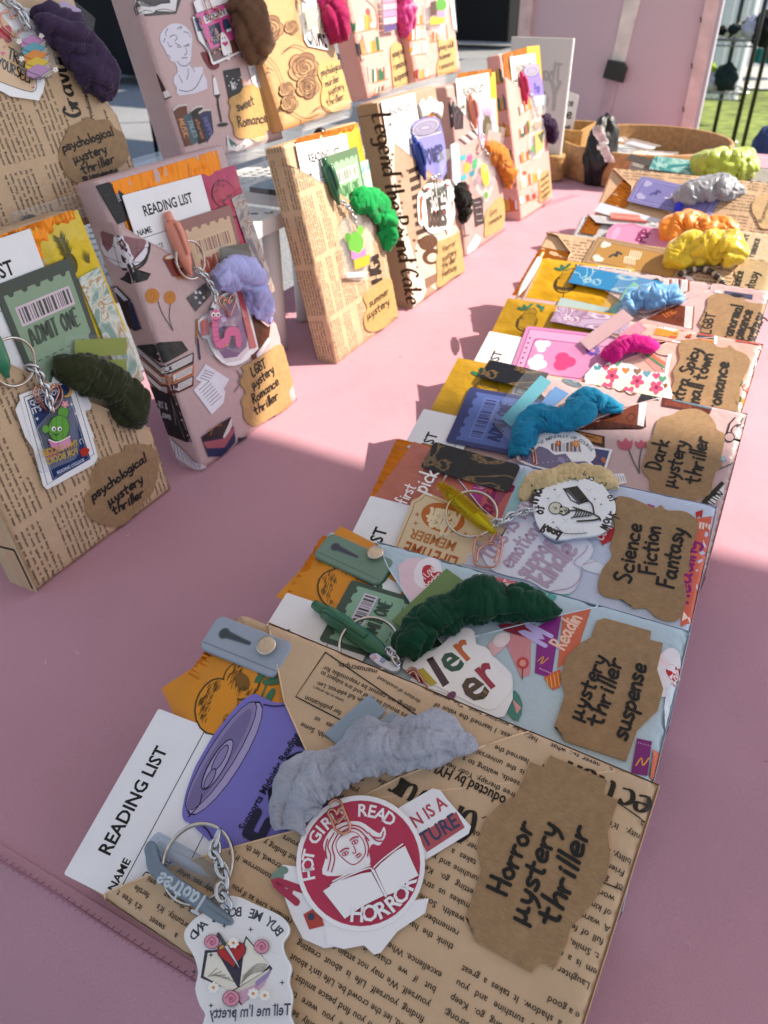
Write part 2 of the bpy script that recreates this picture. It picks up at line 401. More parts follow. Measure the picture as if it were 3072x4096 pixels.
    def lathe(s, prof, col, n=24, c=(0, 0)):
        """prof: (radius, d) points, turned round the d axis"""
        b = len(s.v)
        for r, d in prof: s.v += [(c[0]+r*math.cos(2*math.pi*j/n), c[1]+r*math.sin(2*math.pi*j/n), d) for j in range(n)]
        for i in range(len(prof)-1):
            for j in range(n):
                l = (j+1) % n; s.face((b+i*n+j, b+i*n+l, b+(i+1)*n+l, b+(i+1)*n+j), col, True)
        s.face([b+j for j in range(n)][::-1], col); s.face([b+(len(prof)-1)*n+j for j in range(n)], col); return s
    def box(s, a, b, col):
        x0, y0, z0 = a; x1, y1, z1 = b
        return s.prism([(x0, y0), (x1, y0), (x1, y1), (x0, y1)], z0, z1, col)
    def ball(s, c, r, col, n=12, sq=(1, 1, 1), bump=0, seed=0):
        b = len(s.v); m = n
        for i in range(1, m):
            for j in range(2*n):
                th = math.pi*i/m; ph = math.pi*j/n; v = Vector((math.sin(th)*math.cos(ph), math.sin(th)*math.sin(ph), math.cos(th)))
                k = r*(1+bump*noise.noise(v*2.3+Vector((seed, 0, 0))))
                s.v.append((c[0]+v.x*k*sq[0], c[1]+v.y*k*sq[1], c[2]+v.z*k*sq[2]))
        for i in range(m-2):
            for j in range(2*n):
                l = (j+1) % (2*n); s.face((b+i*2*n+j, b+(i+1)*2*n+j, b+(i+1)*2*n+l, b+i*2*n+l), col, True)
        s.face(range(b, b+2*n), col, True); s.face(range(b+(m-1)*2*n-1, b+(m-2)*2*n-1, -1), col, True); return s
    def tess(s, lim):
        """cut faces until no edge is longer than lim (so a sheet can be curved)"""
        bm = bmesh.new(); vs = [bm.verts.new(p) for p in s.v]; lay = bm.faces.layers.int.new('c')
        for i, f in enumerate(s.f):
            try: fc = bm.faces.new([vs[k] for k in f]); fc[lay] = i
            except ValueError: pass
        bmesh.ops.triangulate(bm, faces=bm.faces[:])
        for _ in range(7):
            lg = [e for e in bm.edges if e.calc_length() > lim]
            if not lg: break
            bmesh.ops.subdivide_edges(bm, edges=lg, cuts=1)
            bmesh.ops.triangulate(bm, faces=[f for f in bm.faces if len(f.verts) > 3])
        bm.verts.index_update(); c0, s0 = s.c, s.sm
        s.v = [tuple(v.co) for v in bm.verts]; s.f = [tuple(v.index for v in f.verts) for f in bm.faces]
        s.c = [c0[f[lay]] for f in bm.faces]; s.sm = [True]*len(s.f); bm.free(); return s
    def warp(s, fn): s.v = [fn(*p) for p in s.v]; return s
    def build(s, name, m, fr=WORLD, c=(0, 0, 0), parent=None):
        me = bpy.data.meshes.new(name)
        me.from_pydata([(x-c[0], y-c[1], z-c[2]) for x, y, z in s.v], [], s.f)
        ca = me.color_attributes.new('Col', 'FLOAT_COLOR', 'CORNER'); buf = []
        for p, col in zip(me.polygons, s.c): buf += list(col)*p.loop_total
        ca.data.foreach_set('color', buf); me.polygons.foreach_set('use_smooth', s.sm)
        me.materials.append(mat(m) if isinstance(m, str) else m)
        o = bpy.data.objects.new(name, me); COL.objects.link(o)
        if parent is None: o.matrix_world = fr.mtx(c)
        else: o.parent = parent
        return o
    def centre(s):
        return tuple((min(p[i] for p in s.v)+max(p[i] for p in s.v))/2 if i < 2 else min(p[i] for p in s.v) for i in range(3))
def tag(o, label=None, cat=None, group=None, kind=None):
    for k, v in (('label', label), ('category', cat), ('group', group), ('kind', kind)):
        if v: o[k] = v
    return o
class Thing:
    """an Empty at the thing's base that parents its parts; parts use the thing's frame"""
    def __init__(s, name, label, cat, fr, c, group=None):
        s.o = bpy.data.objects.new(name, None); COL.objects.link(s.o); s.o.empty_display_size = .01
        s.fr, s.c = fr, c; s.o.matrix_world = fr.mtx(c); tag(s.o, label, cat, group)
    def part(s, name, mb, m, parent=None, label=None):
        return tag(mb.build(name, m, s.fr, s.c, parent or s.o), label)
def single(name, mb, m, fr, label, cat, group=None):
    return tag(mb.build(name, m, fr, mb.centre()), label, cat, group)
# ------------------------------------------------------------------ ground and table
def sheet(name, pts, z, col, m, kind='structure'):
    mb = MB().poly(pts, z, col); return tag(mb.build(name, m, TABLE), kind=kind)
GZ = -.75
sheet('ground', [(-60, -60), (90, -60), (90, 60), (-60, 60)], GZ, '8b8c8e', 'asphalt')
sheet('grass', [(3.4, 2.1), (3.1, -9), (9.6, -9), (9.9, 2.1)], GZ+.012, '6d7a3a', 'grass')
sheet('pavement', [(9.4, 2.3), (9.1, -9), (11.2, -9), (11.4, 2.3)], GZ+.02, 'b5b3ac', 'asphalt')
CLOTH = 'bf8f9d'
# the folding table under its fitted pink cover
TA0, TA1, TB0, TB1 = .0885, 1.93, -.22, .56
t = Thing('display_table', 'long folding table in a fitted dusty pink cloth cover carrying all the wrapped books', 'table', TABLE, ((TA0+TA1)/2, (TB0+TB1)/2, GZ))
mb = MB(); prof = [(0, -.03), (0, -.006), (.0018, -.0018), (.006, 0)]
mb.poly([(TA0+.006, TB0+.006), (TA1-.006, TB0+.006), (TA1-.006, TB1-.006), (TA0+.006, TB1-.006)], 0, CLOTH)
mb.tess(.018)
mb.warp(lambda x, y, z: (x, y, z+.0012*noise.noise((x*7, y*7, 0))-.0012+.0006*noise.noise((x*23, y*19, 4))+sum(.0011*math.exp(-(((x-a0)*math.cos(t)+(y-b0)*math.sin(t)+.006*math.sin(9*((y-b0)*math.cos(t)-(x-a0)*math.sin(t))))/.009)**2)*math.exp(-(((y-b0)*math.cos(t)-(x-a0)*math.sin(t))/.16)**2) for a0, b0, t in ((.3, .3, .5), (.36, .27, .8), (.62, .33, 1.2), (.25, -.1, 1.9), (.85, .3, .3), (.5, -.08, 1.2)))))
def ring(k): return [(TA0+k, TB0+k), (TA1-k, TB0+k), (TA1-k, TB1-k), (TA0+k, TB1-k)]
skirt = MB(); lev = [(.006, -.0004), (.0018, -.002), (0, -.006), (-.013, -.02), (-.06, -.11), (-.10, -.3), (-.12, GZ+.02)]
NS = 60
for k, z in lev:
    c4 = ring(k)
    for i in range(4):
        a, b = Vector(c4[i]), Vector(c4[(i+1) % 4])
        for j in range(NS):
            p0 = a.lerp(b, j/NS); wv = (.010*math.sin(j*.9+i)+.006*math.sin(j*2.3+i))*max(0, -z-.03)*1.6
            nrm = Vector((0, 1)) if i == 2 else Vector((0, -1)) if i == 0 else Vector((1, 0)) if i == 1 else Vector((-1, 0))
            p0 = p0+nrm*wv; skirt.v.append((p0.x, p0.y, z))
n = 4*NS
for k in range(len(lev)-1):
    for i in range(n):
        j = (i+1) % n; skirt.face((k*n+i, k*n+j, (k+1)*n+j, (k+1)*n+i), CLOTH, True)
t.part('cloth_top', mb, 'cloth'); sk = t.part('cloth_skirt', skirt, 'cloth')
seam = MB()
for a, b, off in (((TA0, TB0), (TA0, TB1), 0),):
    P = [(TA0+.0003+.0002*math.sin(i*.37), TB0+(TB1-TB0)*i/160, .0001) for i in range(161)]
    seam.tube(P, .0006, 'ab7686', 5)
    for i in range(200):
        y = TB0+(TB1-TB0)*i/200; seam.tube([(TA0+.0022, y, .0003), (TA0-.001, y+.0016, -.0008)], .0003, 'b07a8c', 4)
t.part('stitched_seam', seam, 'fabric')
for x in (TA0+.15, TA1-.15):
    for y in (TB0+.1, TB1-.1):
        t.part('leg', MB().tube([(x, y, GZ), (x, y, -.03)], .014, '777777', 10), 'metal')
t.part('table_top', MB().box((TA0+.01, TB0+.01, -.03), (TA1-.01, TB1-.01, -.004), 'd8d8d4'), 'plastic')
lint = MB(); rr = random.Random(77)
for i in range(45):
    x, y = rr.uniform(TA0, .75), rr.uniform(-.12, .42); an = rr.uniform(0, 6.3); L_ = rr.uniform(.0008, .004)
    lint.tube([(x+L_*f*math.cos(an+f*1.2), y+L_*f*math.sin(an+f*1.2), .0009) for f in (0, .5, 1)], .00018, rr.choice(('e6cdd2', '7a5460', 'd9b8c0')), 4)
tag(lint.build('lint', 'fabric', TABLE), 'specks of lint scattered over the pink table cover', 'lint', kind='stuff')
# the market tent whose roof shades the near end of the table
tent = Thing('market_tent', 'white canopy tent standing over the near end of the pink table', 'tent', TABLE, (-.4, .2, GZ))
ZC = 1.62; EA = .511+.626*ZC
mb = MB(); edge = [(EA+.020*math.sin(i*.9)+(.02 if i > 9 else 0)-.010*i/10, -2.6+.28*i) for i in range(18)]
mb.poly([(-2.2, -2.6)]+edge+[(-2.2, 2.16)], ZC, 'efece6'); mb.tess(.4)
mb.warp(lambda x, y, z: (x, y, z+.5*(1-max(abs(x+.35)/1.95, abs(y+.2)/2.4)) if abs(x+.35) < 1.95 else z))
tent.part('canopy', mb, 'canvas')
val = MB(); e2 = edge
for i in range(len(e2)-1):
    b = len(val.v); val.v += [(e2[i][0], e2[i][1], ZC), (e2[i+1][0], e2[i+1][1], ZC), (e2[i+1][0], e2[i+1][1], ZC+.0), (e2[i][0], e2[i][1], ZC-.0)]
for x, y in ((-2.1, -2.5), (-2.1, 2.1), (1.35, -2.5), (1.4, 2.12)):
    tent.part('pole', MB().tube([(x, y, GZ), (x, y, ZC)], .02, 'c9c9c9', 10), 'metal')
# ------------------------------------------------------------------ the wrapped books: fitted places
TH = .028
FIT = {'A': (0.0937, -0.0057, 0, 2.6225, 0.3593, 0.1365, 0.2103), 'B': (0.1904, -0.0094, 0, 2.6858, 0.2639, 0.1400, 0.2095), 'C': (0.2973, -0.0078, 0, 2.7100, 0.3743, 0.1395, 0.2032),
 'D': (0.4264, -0.0054, 0, 2.6747, 0.3597, 0.1409, 0.2219), 'E': (0.5462, 0.0022, 0, 2.6384, 0.4254, 0.1407, 0.2175), 'F': (0.6734, 0.0082, 0, 2.6470, 0.4373, 0.1417, 0.2260),
 'G': (0.7642, 0.0102, 0, 2.6460, 0.4498, 0.1420, 0.2459), 'H': (0.8685, 0.0130, 0, 2.6477, 0.4290, 0.1414, 0.2309), 'I': (1.0451, 0.0101, 0, 2.6471, 0.5872, 0.1472, 0.2424), 'J': (1.1420, 0.0098, 0, 2.6473, 0.5697, 0.1467, 0.2362),
 'S1': (0.2303, 0.3819, 0, 1.0860, 0.1470, 0.1359, 0.2115), 'S2': (0.3980, 0.3773, 0, 1.0685, 0.2188, 0.1407, 0.2121), 'S3': (0.6250, 0.3821, 0, 1.0862, 0.2102, 0.1408, 0.2093),
 'S4': (0.8001, 0.3811, 0, 1.0525, 0.2145, 0.1505, 0.2232), 'S5': (1.0087, 0.4008, 0, 1.0538, 0.1676, 0.1499, 0.2122), 'S6': (1.2155, 0.3921, 0, 1.0420, 0.2267, 0.1488, 0.2337),
 'T1': (0.3417, 0.4670, 0.1812, 1.0706, 0.2220, 0.1400, 0.2330), 'T2': (0.5374, 0.4689, 0.1987, 1.0487, 0.2331, 0.1409, 0.2100), 'T3': (0.6622, 0.4514, 0.2097, 1.1424, 0.3128, 0.1451, 0.2100),
 'T4': (0.8707, 0.4747, 0.2102, 1.1488, 0.2391, 0.1378, 0.2100), 'T5': (0.9896, 0.4705, 0.2130, 1.0791, 0.2332, 0.1405, 0.2100)}
FR = {}
for k, (a, b, z, yaw, th, w, l) in FIT.items():
    o = AB(a, b, z)
    if k in 'ABCDEFGHIJ':
        V = Vector((math.cos(yaw), math.sin(yaw), 0)); U = Vector((math.sin(yaw), -math.cos(yaw), 0))*math.cos(th)+Vector((0, 0, math.sin(th)))
        fr = Frame(o, U, V, w, l, TH); fr.o = o+fr.N*TH
    else:
        U = Vector((math.cos(yaw), math.sin(yaw), 0)); B = Vector((0, 0, 1)).cross(U); V = Vector((0, 0, math.cos(th)))+B*math.sin(th)
        fr = Frame(o, U, V, w, l, TH)
    FR[k] = fr
def crumple(seed, amp, w, l):
    def fn(x, y, z):
        n = noise.noise((x*9+seed*7, y*9, seed)); e = max(0, min(1, x/w))*max(0, min(1, 1-x/w))*4*max(0, min(1, y/l))*max(0, min(1, 1-y/l))*4
        return (x, y, z+.0007*(n-.5)-.0012*(1-e)**2)
    return fn
GROUP = 'paper wrapped surprise books'
PK = {}
DB = -.0055                                                      # the book's own front face lies this far under the pocket
def packet(k, label, m, col, side=None, d0=-TH, ext=0):
    fr = FR[k]; w, l = fr.w, fr.l+ext
    t = Thing('wrapped_book', label, 'wrapped book', fr, (w/2, 0, d0), GROUP); PK[k] = t
    body = MB(); body.slab(rounded([(0, 0), (w, 0), (w, l), (0, l)], .004, 3), d0, DB, side or col, .0035)
    t.body, t.m, t.col, t.k = body, m, col, k; return t
def rect_of(k, e=0): fr = FR[k]; return [(-e, -e), (fr.w+e, -e), (fr.w+e, fr.l+e), (-e, fr.l+e)]
def flap(k, outline, d=0, amp=.0006, col=None, skirts=True, seed=None):
    """a sheet of the wrapping paper over the front, folded down round the outer edges of the book; outline in u,v"""
    t = PK[k]; fr = FR[k]; R = rect_of(k)
    p = clip(outline, R); mb = MB()
    if area(p) < 0: p = p[::-1]
    mb.poly(p, d, col or t.col); mb.tess(.0055)
    fn = crumple(seed if seed is not None else ord(k[-1])*1.3+d*900, amp, fr.w, fr.l)
    def w2(x, y, z):
        if x < 0: return (-.0007-(z-d), y, d-.0046+x)
        ex = min(x, fr.w-x, y, fr.l-y); x, y, z = fn(x, y, z); r = .0035
        if ex < r: z -= r-math.sqrt(max(0, r*r-(r-ex)**2))
        return (x, y, z)
    mb.warp(w2)
    if skirts:
        for i in range(len(p)):
            a, b = Vector(p[i-1]), Vector(p[i]); out = None
            for ax, lim, nn in ((0, 0, (-1, 0)), (0, fr.w, (1, 0)), (1, 0, (0, -1)), (1, fr.l, (0, 1))):
                if abs(a[ax]-lim) < 1e-5 and abs(b[ax]-lim) < 1e-5: out = Vector(nn)
            if out is None or (a-b).length < 1e-4: continue
            nseg = max(2, int((a-b).length/.01)); b0 = len(mb.v); levs = [(0, -.0033), (.0004, -.006), (.0003, -.016), (.0002, -TH+.003)]
            for dk, z in levs:
                for j in range(nseg+1):
                    z0 = a.lerp(b, j/nseg); mb.v.append((z0.x+out.x*dk, z0.y+out.y*dk, z+d if z > -.01 else z))
            for r in range(len(levs)-1):
                for j in range(nseg):
                    i0 = b0+r*(nseg+1)+j; mb.face((i0, i0+nseg+1, i0+nseg+2, i0+1), col or t.col, True)
    on = lambda v: min(abs(v[0]), abs(v[0]-fr.w), abs(v[1]), abs(v[1]-fr.l)) < 1e-5
    lc = tuple(min(1, x*1.25+.03) for x in C(col or t.col)[:3])+(1,)
    for i in range(len(p)):
        a, b = Vector(p[i-1]), Vector(p[i])
        if (a-b).length < .002 or (on(a) and on(b) and (abs(a.x-b.x) < 1e-5 or abs(a.y-b.y) < 1e-5)): continue
        ns = max(2, int((a-b).length/.006)); mb.tube([w2(*a.lerp(b, j/ns), d+.0001) for j in range(ns+1)], .00045, lc, 6)
    mb.fn = w2; mb.p = p; mb.d = d; mb.pl = [(x-.02 if x < 1e-5 else x, y) for x, y in p]
    return mb
def decal(base, mb):
    """print drawn flat in mb (already cut to size) laid on the curved sheet base"""
    if not mb.v: return
    mb.tess(.0055) if len(mb.f) < 9000 else None
    mb.warp(lambda x, y, z: base.fn(x, y, z))
    b = len(base.v); base.v += mb.v; base.f += [tuple(i+b for i in f) for f in mb.f]; base.c += mb.c; base.sm += mb.sm
# ------------------------------------------------------------------ drawing kit: prints and cut shapes given in picture coordinates and cast onto a face
class Art:
    def __init__(s, k, crop, d, mb=None, clipp=None, step=None):
        s.fr = FR[k] if isinstance(k, str) else k
        s.crop, s.d, s.mb, s.clip, s.step = crop, d, mb or MB(), clipp, step or (.000006 if clipp else .00003)
    def p(s, st): return s.fr.P(q(s.crop, st), s.d)
    def up(s): s.d += s.step
    def fill(s, st, col, sm=0):
        p = s.p(st); p = smooth(p, sm, True) if sm else p
        s.up()
        for z in (pieces(p, s.clip) if s.clip else [p]): s.mb.poly(z, s.d, col)
        return s
    def line(s, st, w, col, sm=4, nib=None):
        for seg in st.split('/'):
            p = s.p(seg.strip()); p = smooth(p, sm) if sm and len(p) > 2 else p
            if s.clip:
                if len(p) == 2: p = [tuple(Vector(p[0]).lerp(Vector(p[1]), i/8)) for i in range(9)]
                p = [x for x in p if inpoly(x[0], x[1], s.clip)]
            if len(p) > 1: s.up(); s.mb.stroke(p, w/1000, s.d, col, nib)
        return s
    def ell(s, x, y, rx, ry, col, rot=0, n=20):
        c, sn = math.cos(math.radians(rot)), math.sin(math.radians(rot))
        return s.fill([(x+rx*math.cos(a)*c-ry*math.sin(a)*sn, y+rx*math.cos(a)*sn+ry*math.sin(a)*c) for a in [2*math.pi*i/n for i in range(n)]], col)
    def txt(s, st, p0, p1, col, hs=1, flip=False, bold=0):
        s.up(); a, b = s.p([p0, p1]); s.mb.textfit(st, a, b, s.d, col, hs, flip, bold); return s
    def hand(s, st, p0, p1, col='22201f', hs=1, pen=.12, nib=None, serif=0, jit=.03):
        s.up(); a, b = s.p([p0, p1]); s.mb.hand(st, a, b, s.d, col, hs, pen, nib, jit, serif, s.clip); s.d += 1e-4*(len(st) > 6); return s
    def arc(s, st, cx, cy, r, a0, a1, size, col, flip=False, bold=0):
        """printed capitals set round a circle, angles in picture degrees (y down)"""
        c = Vector(s.p([(cx, cy)])[0]); n = len(st); s.up()
        for i, ch in enumerate(st):
            a = math.radians(a0+(a1-a0)*(i+.5)/n); pt = Vector(s.p([(cx+r*math.cos(a), cy+r*math.sin(a))])[0])
            rad = (pt-c).normalized(); sg = 1 if a1 > a0 else -1; e = Vector((rad.y, -rad.x))*sg
            if ch == ' ': continue
            w = glyph(ch)[2]*size/.73
            if flip: s.mb.text(ch, (pt-e*w*.5)[:], e, size, s.d, col, flip=True, bold=bold)
            else: s.mb.text(ch, (pt-e*w*.5)[:], e, size, s.d, col, bold=bold)
        return s
    def base(s, st, th, col, side=None, bev=0, sm=0, rad=0):
        p = s.p(st); p = smooth(p, sm, True) if sm else p
        if rad: p = rounded(p, rad)
        s.mb.prism(p, s.d-th, s.d, col, side, bev); return s
    def heart(s, x, y, r, col, rot=0):
        pts = []
        for i in range(24):
            t = 2*math.pi*i/24; hx = 16*math.sin(t)**3/17*r; hy = -(13*math.cos(t)-5*math.cos(2*t)-2*math.cos(3*t)-math.cos(4*t))/17*r
            c, sn = math.cos(math.radians(rot)), math.sin(math.radians(rot)); pts.append((x+hx*c-hy*sn, y+hx*sn+hy*c))
        return s.fill(pts, col)
    def star(s, x, y, r, col, k=.3, n=4, rot=0):
        return s.fill([(x+(r if i % 2 == 0 else r*k)*math.cos(math.pi*i/n+rot), y+(r if i % 2 == 0 else r*k)*math.sin(math.pi*i/n+rot)) for i in range(2*n)], col)
    def flower(s, x, y, r, col, mid='e9c65a', n=5):
        for i in range(n):
            a = 2*math.pi*i/n+.3; s.ell(x+r*.6*math.cos(a), y+r*.6*math.sin(a), r*.48, r*.36, col, math.degrees(a), 10)
        return s.ell(x, y, r*.3, r*.3, mid, 0, 10)
    def leaf(s, x0, y0, x1, y1, w, col):
        dx, dy = x1-x0, y1-y0; L = math.hypot(dx, dy); nx, ny = -dy/L*w, dx/L*w
        return s.fill([(x0, y0), (x0+dx*.3+nx, y0+dy*.3+ny), (x0+dx*.65+nx*.8, y0+dy*.65+ny*.8), (x1, y1), (x0+dx*.65-nx*.8, y0+dy*.65-ny*.8), (x0+dx*.3-nx, y0+dy*.3-ny)], col, 3)
PAPERS = """Life isn't about finding yourself. Life is about creating yourself. We may not attain perfection, but if we chase it we can catch excellence. When you think the hardest thing is to hold on, remember wisdom outweighs any wealth. Some of us think holding on makes us strong; but sometimes it is letting go. Keep your face to the sunshine and you cannot see a shadow. It takes a great man to be a good listener. Laughter is an instant vacation. A problem is a chance for you to do your best. Smile, it's free therapy. Your heart is full of fertile seeds, waiting to sprout. A warm smile is the universal language of kindness. I learned the value of hard work by working hard. The secret of getting ahead, is getting started. Friendship is always a sweet responsibility, not an opportunity. It's during our darkest moments that we must focus to see the light. I never see what has been done, I only see what remains. Live as if you were to die tomorrow. If you find peace amidst the crowd, let the crowd be.""".split()
def newsprint(mb, poly, d, o, e=(0, 1), size=.0024, pitch=.005, cw=.054, gap=.0055, col='2b231d', seed=1, cols=6, rows=60, blank=.1, blocks=()):
    """newspaper columns: o = first line's start, e = reading direction, lines step to the right-hand side of e"""
    rr = random.Random(seed); ex, ey = e; fx, fy = ey, -ex; wi = rr.randrange(100)
    bb = [(min(p[i] for p in poly), max(p[i] for p in poly)) for i in (0, 1)]
    for ci in range(cols):
        r = 0; off = rr.random()*pitch; para = rr.randint(3, 8)
        while r < rows:
            if para == 0:
                para = rr.randint(4, 10); r += 1 if rr.random() < .75 else rr.randint(2, 5)
                continue
            words = []; wd = 0
            end = para == 1
            while True:
                w = PAPERS[wi % len(PAPERS)]; ww = text_w(w)*size/.73
                if wd+ww > cw*(.6 if end else 1): break
                words.append((w, ww)); wd += ww+.28*size/.73; wi += 1
            sp = .28*size/.73 if end or len(words) < 2 else (cw-sum(w for _, w in words))/(len(words)-1)
            x = 0; bx, by = o[0]+ex*ci*(cw+gap)+fx*(r*pitch+off), o[1]+ey*ci*(cw+gap)+fy*(r*pitch+off)
            for w, ww in words:
                px, py = bx+ex*x, by+ey*x
                if bb[0][0]-.02 < px < bb[0][1]+.02 and bb[1][0]-.03 < py < bb[1][1]+.03:
                    if not any(inpoly(px, py, b) or inpoly(px+ex*ww*.9, py+ey*ww*.9, b) or inpoly(px-fx*size, py-fy*size, b) for b in blocks):
                        mb.text(w, (px, py), e, size, d, col, clip=poly)
                x += ww+sp
            r += 1; para -= 1
    return mb
def side_print(k, which, fn2d, eps=.0004):
    """print on an end or edge face; fn2d(mb) draws in (along, depth) coordinates"""
    fr = FR[k]; m = MB(); fn2d(m)
    if which == 'left': m.warp(lambda x, y, z: (-eps-z, x, -y))          # along = v, depth measured back from the front
    elif which == 'top': m.warp(lambda x, y, z: (x, fr.l+eps+z, -y))
    elif which == 'bottom': m.warp(lambda x, y, z: (x, -eps-z, -y))
    b = PK[k].body; i0 = len(b.v); b.v += m.v; b.f += [tuple(i+i0 for i in f) for f in m.f]; b.c += m.c; b.sm += m.sm
def diag_poly(k, pts, v0=None):
    fr = FR[k]; w = fr.w
    if v0 is not None: pts = [(0, v0*fr.l)]+list(pts)
    return list(pts)+[(w+.02, pts[-1][1]-.001), (w+.02, -.02), (-.02, -.02), (-.02, pts[0][1])]
# ------------------------------------------------------------------ things tucked into the packets
def clipped(fr): return [(-.03, -.03), (fr.w+.03, -.03), (fr.w+.03, fr.l+.03), (-.03, fr.l+.03)]
def pq(k, crop, a, b, h, d): x = q(crop, [a, b]); return Patch(FR[k], x[0], x[1], h, d)
def quad(mb, P, d, th, col, rad=.0012, side=None): mb.prism(rounded(P.rect(0, 0, 1, 1), rad, 3), d-th, d, col, side); return mb
def reading_list(k, crop, a, b, h, d, label, col='f1eff3', part='NAME'):
    P = pq(k, crop, a, b, h, d); mb = quad(MB(), P, d, .0005, col); e = d+.00008; u = P.w/P.h; ink = '1d1c20'
    mb.textfit('READING LIST', P(.17, .2*u), P(.80, .2*u), e, ink, 1.2, bold=.022)
    for t in (.36, .66, .95):
        if t*u < 1: mb.stroke([P(.0, t*u), P(1, t*u)], .0004, e, ink)
    mb.textfit('NAME', P(.03, .335*u), P(.2, .335*u), e, ink, 1.1, bold=.01)
    mb.textfit('DATE', P(.15, .48*u), P(.28, .48*u), e, ink, 1.1); mb.textfit('STARTED', P(.08, .56*u), P(.30, .56*u), e, ink, 1.1)
    if .7*u < 1: mb.textfit('AUTHOR', P(.03, .76*u), P(.26, .76*u), e, ink, 1.1)
    return single('reading_list_card', mb, 'card', FR[k], label, 'card', 'reading list cards in the packets')
def barcode(mb, P, a, b, c, d_, z, bg, ink, seed=3, vert=False):
    mb.poly(P.rect(a, b, c, d_), z, bg); rr = random.Random(seed); x = .04
    while x < .95:
        w = rr.choice((.012, .02, .03, .045)); 
        mb.poly(P.rect(a+(c-a)*x, b+(d_-b)*.12, a+(c-a)*min(.96, x+w), b+(d_-b)*.88), z+.00006, ink); x += w+rr.choice((.015, .02, .035))
def ticket(k, crop, a, b, h, d, label, dark, light, bar, ink, cup=None):
    P = pq(k, crop, a, b, h, d); mb = quad(MB(), P, d, .0006, dark, .002); u = P.w/P.h; z = d+.00006
    top = [(.07, .12*u)]
    n = 5
    for i in range(n):
        x0 = .07+(.86)*(i+.28)/n; x1 = .07+.86*(i+.72)/n; c = (x0+x1)/2; r = (x1-x0)/2
        top += [(x0, .12*u)]+[(c-r*math.cos(math.pi*j/5), .12*u+r*math.sin(math.pi*j/5)*u) for j in range(1, 5)]+[(x1, .12*u)]
    mid = .86*u
    side_r = [(.93, mid-.06*u), (.88, mid-.03*u), (.88, mid+.03*u), (.93, mid+.06*u)]; side_l = [(.07, mid+.06*u), (.12, mid+.03*u), (.12, mid-.03*u), (.07, mid-.06*u)]
    mb.poly(P.m(top+[(.93, .12*u)]+side_r+[(.93, min(.97, 1.4*u)), (.07, min(.97, 1.4*u))]+side_l), z, light)
    barcode(mb, P, .14, .26*u, .86, .46*u, z+.00006, bar, dark)
    mb.hand('ADMIT ONE', P(.17, .68*u), P(.85, .68*u), z+.00006, ink, 1.25, .2, (.3, .35), jit=0, serif=.1)
    for i in range(7): mb.stroke([P(.16+.1*i, .84*u), P(.21+.1*i, .84*u)], .0006, z+.00006, dark)
    if cup:
        mb.poly(P.m([(.62, .93*u), (.78, .93*u), (.76, 1.12*u), (.65, 1.12*u)]), z+.00006, cup); mb.poly(P.m([(.63, .98*u), (.77, .98*u), (.76, 1.05*u), (.64, 1.05*u)]), z+.00012, 'c8838d')
    for i in range(3): mb.poly(circ(P(.3+.2*i, 1.12*u), P.w*.035, 12), z+.00007, dark)
    return single('ticket_bookmark', mb, 'card', FR[k], label, 'bookmark', 'ticket shaped bookmarks')
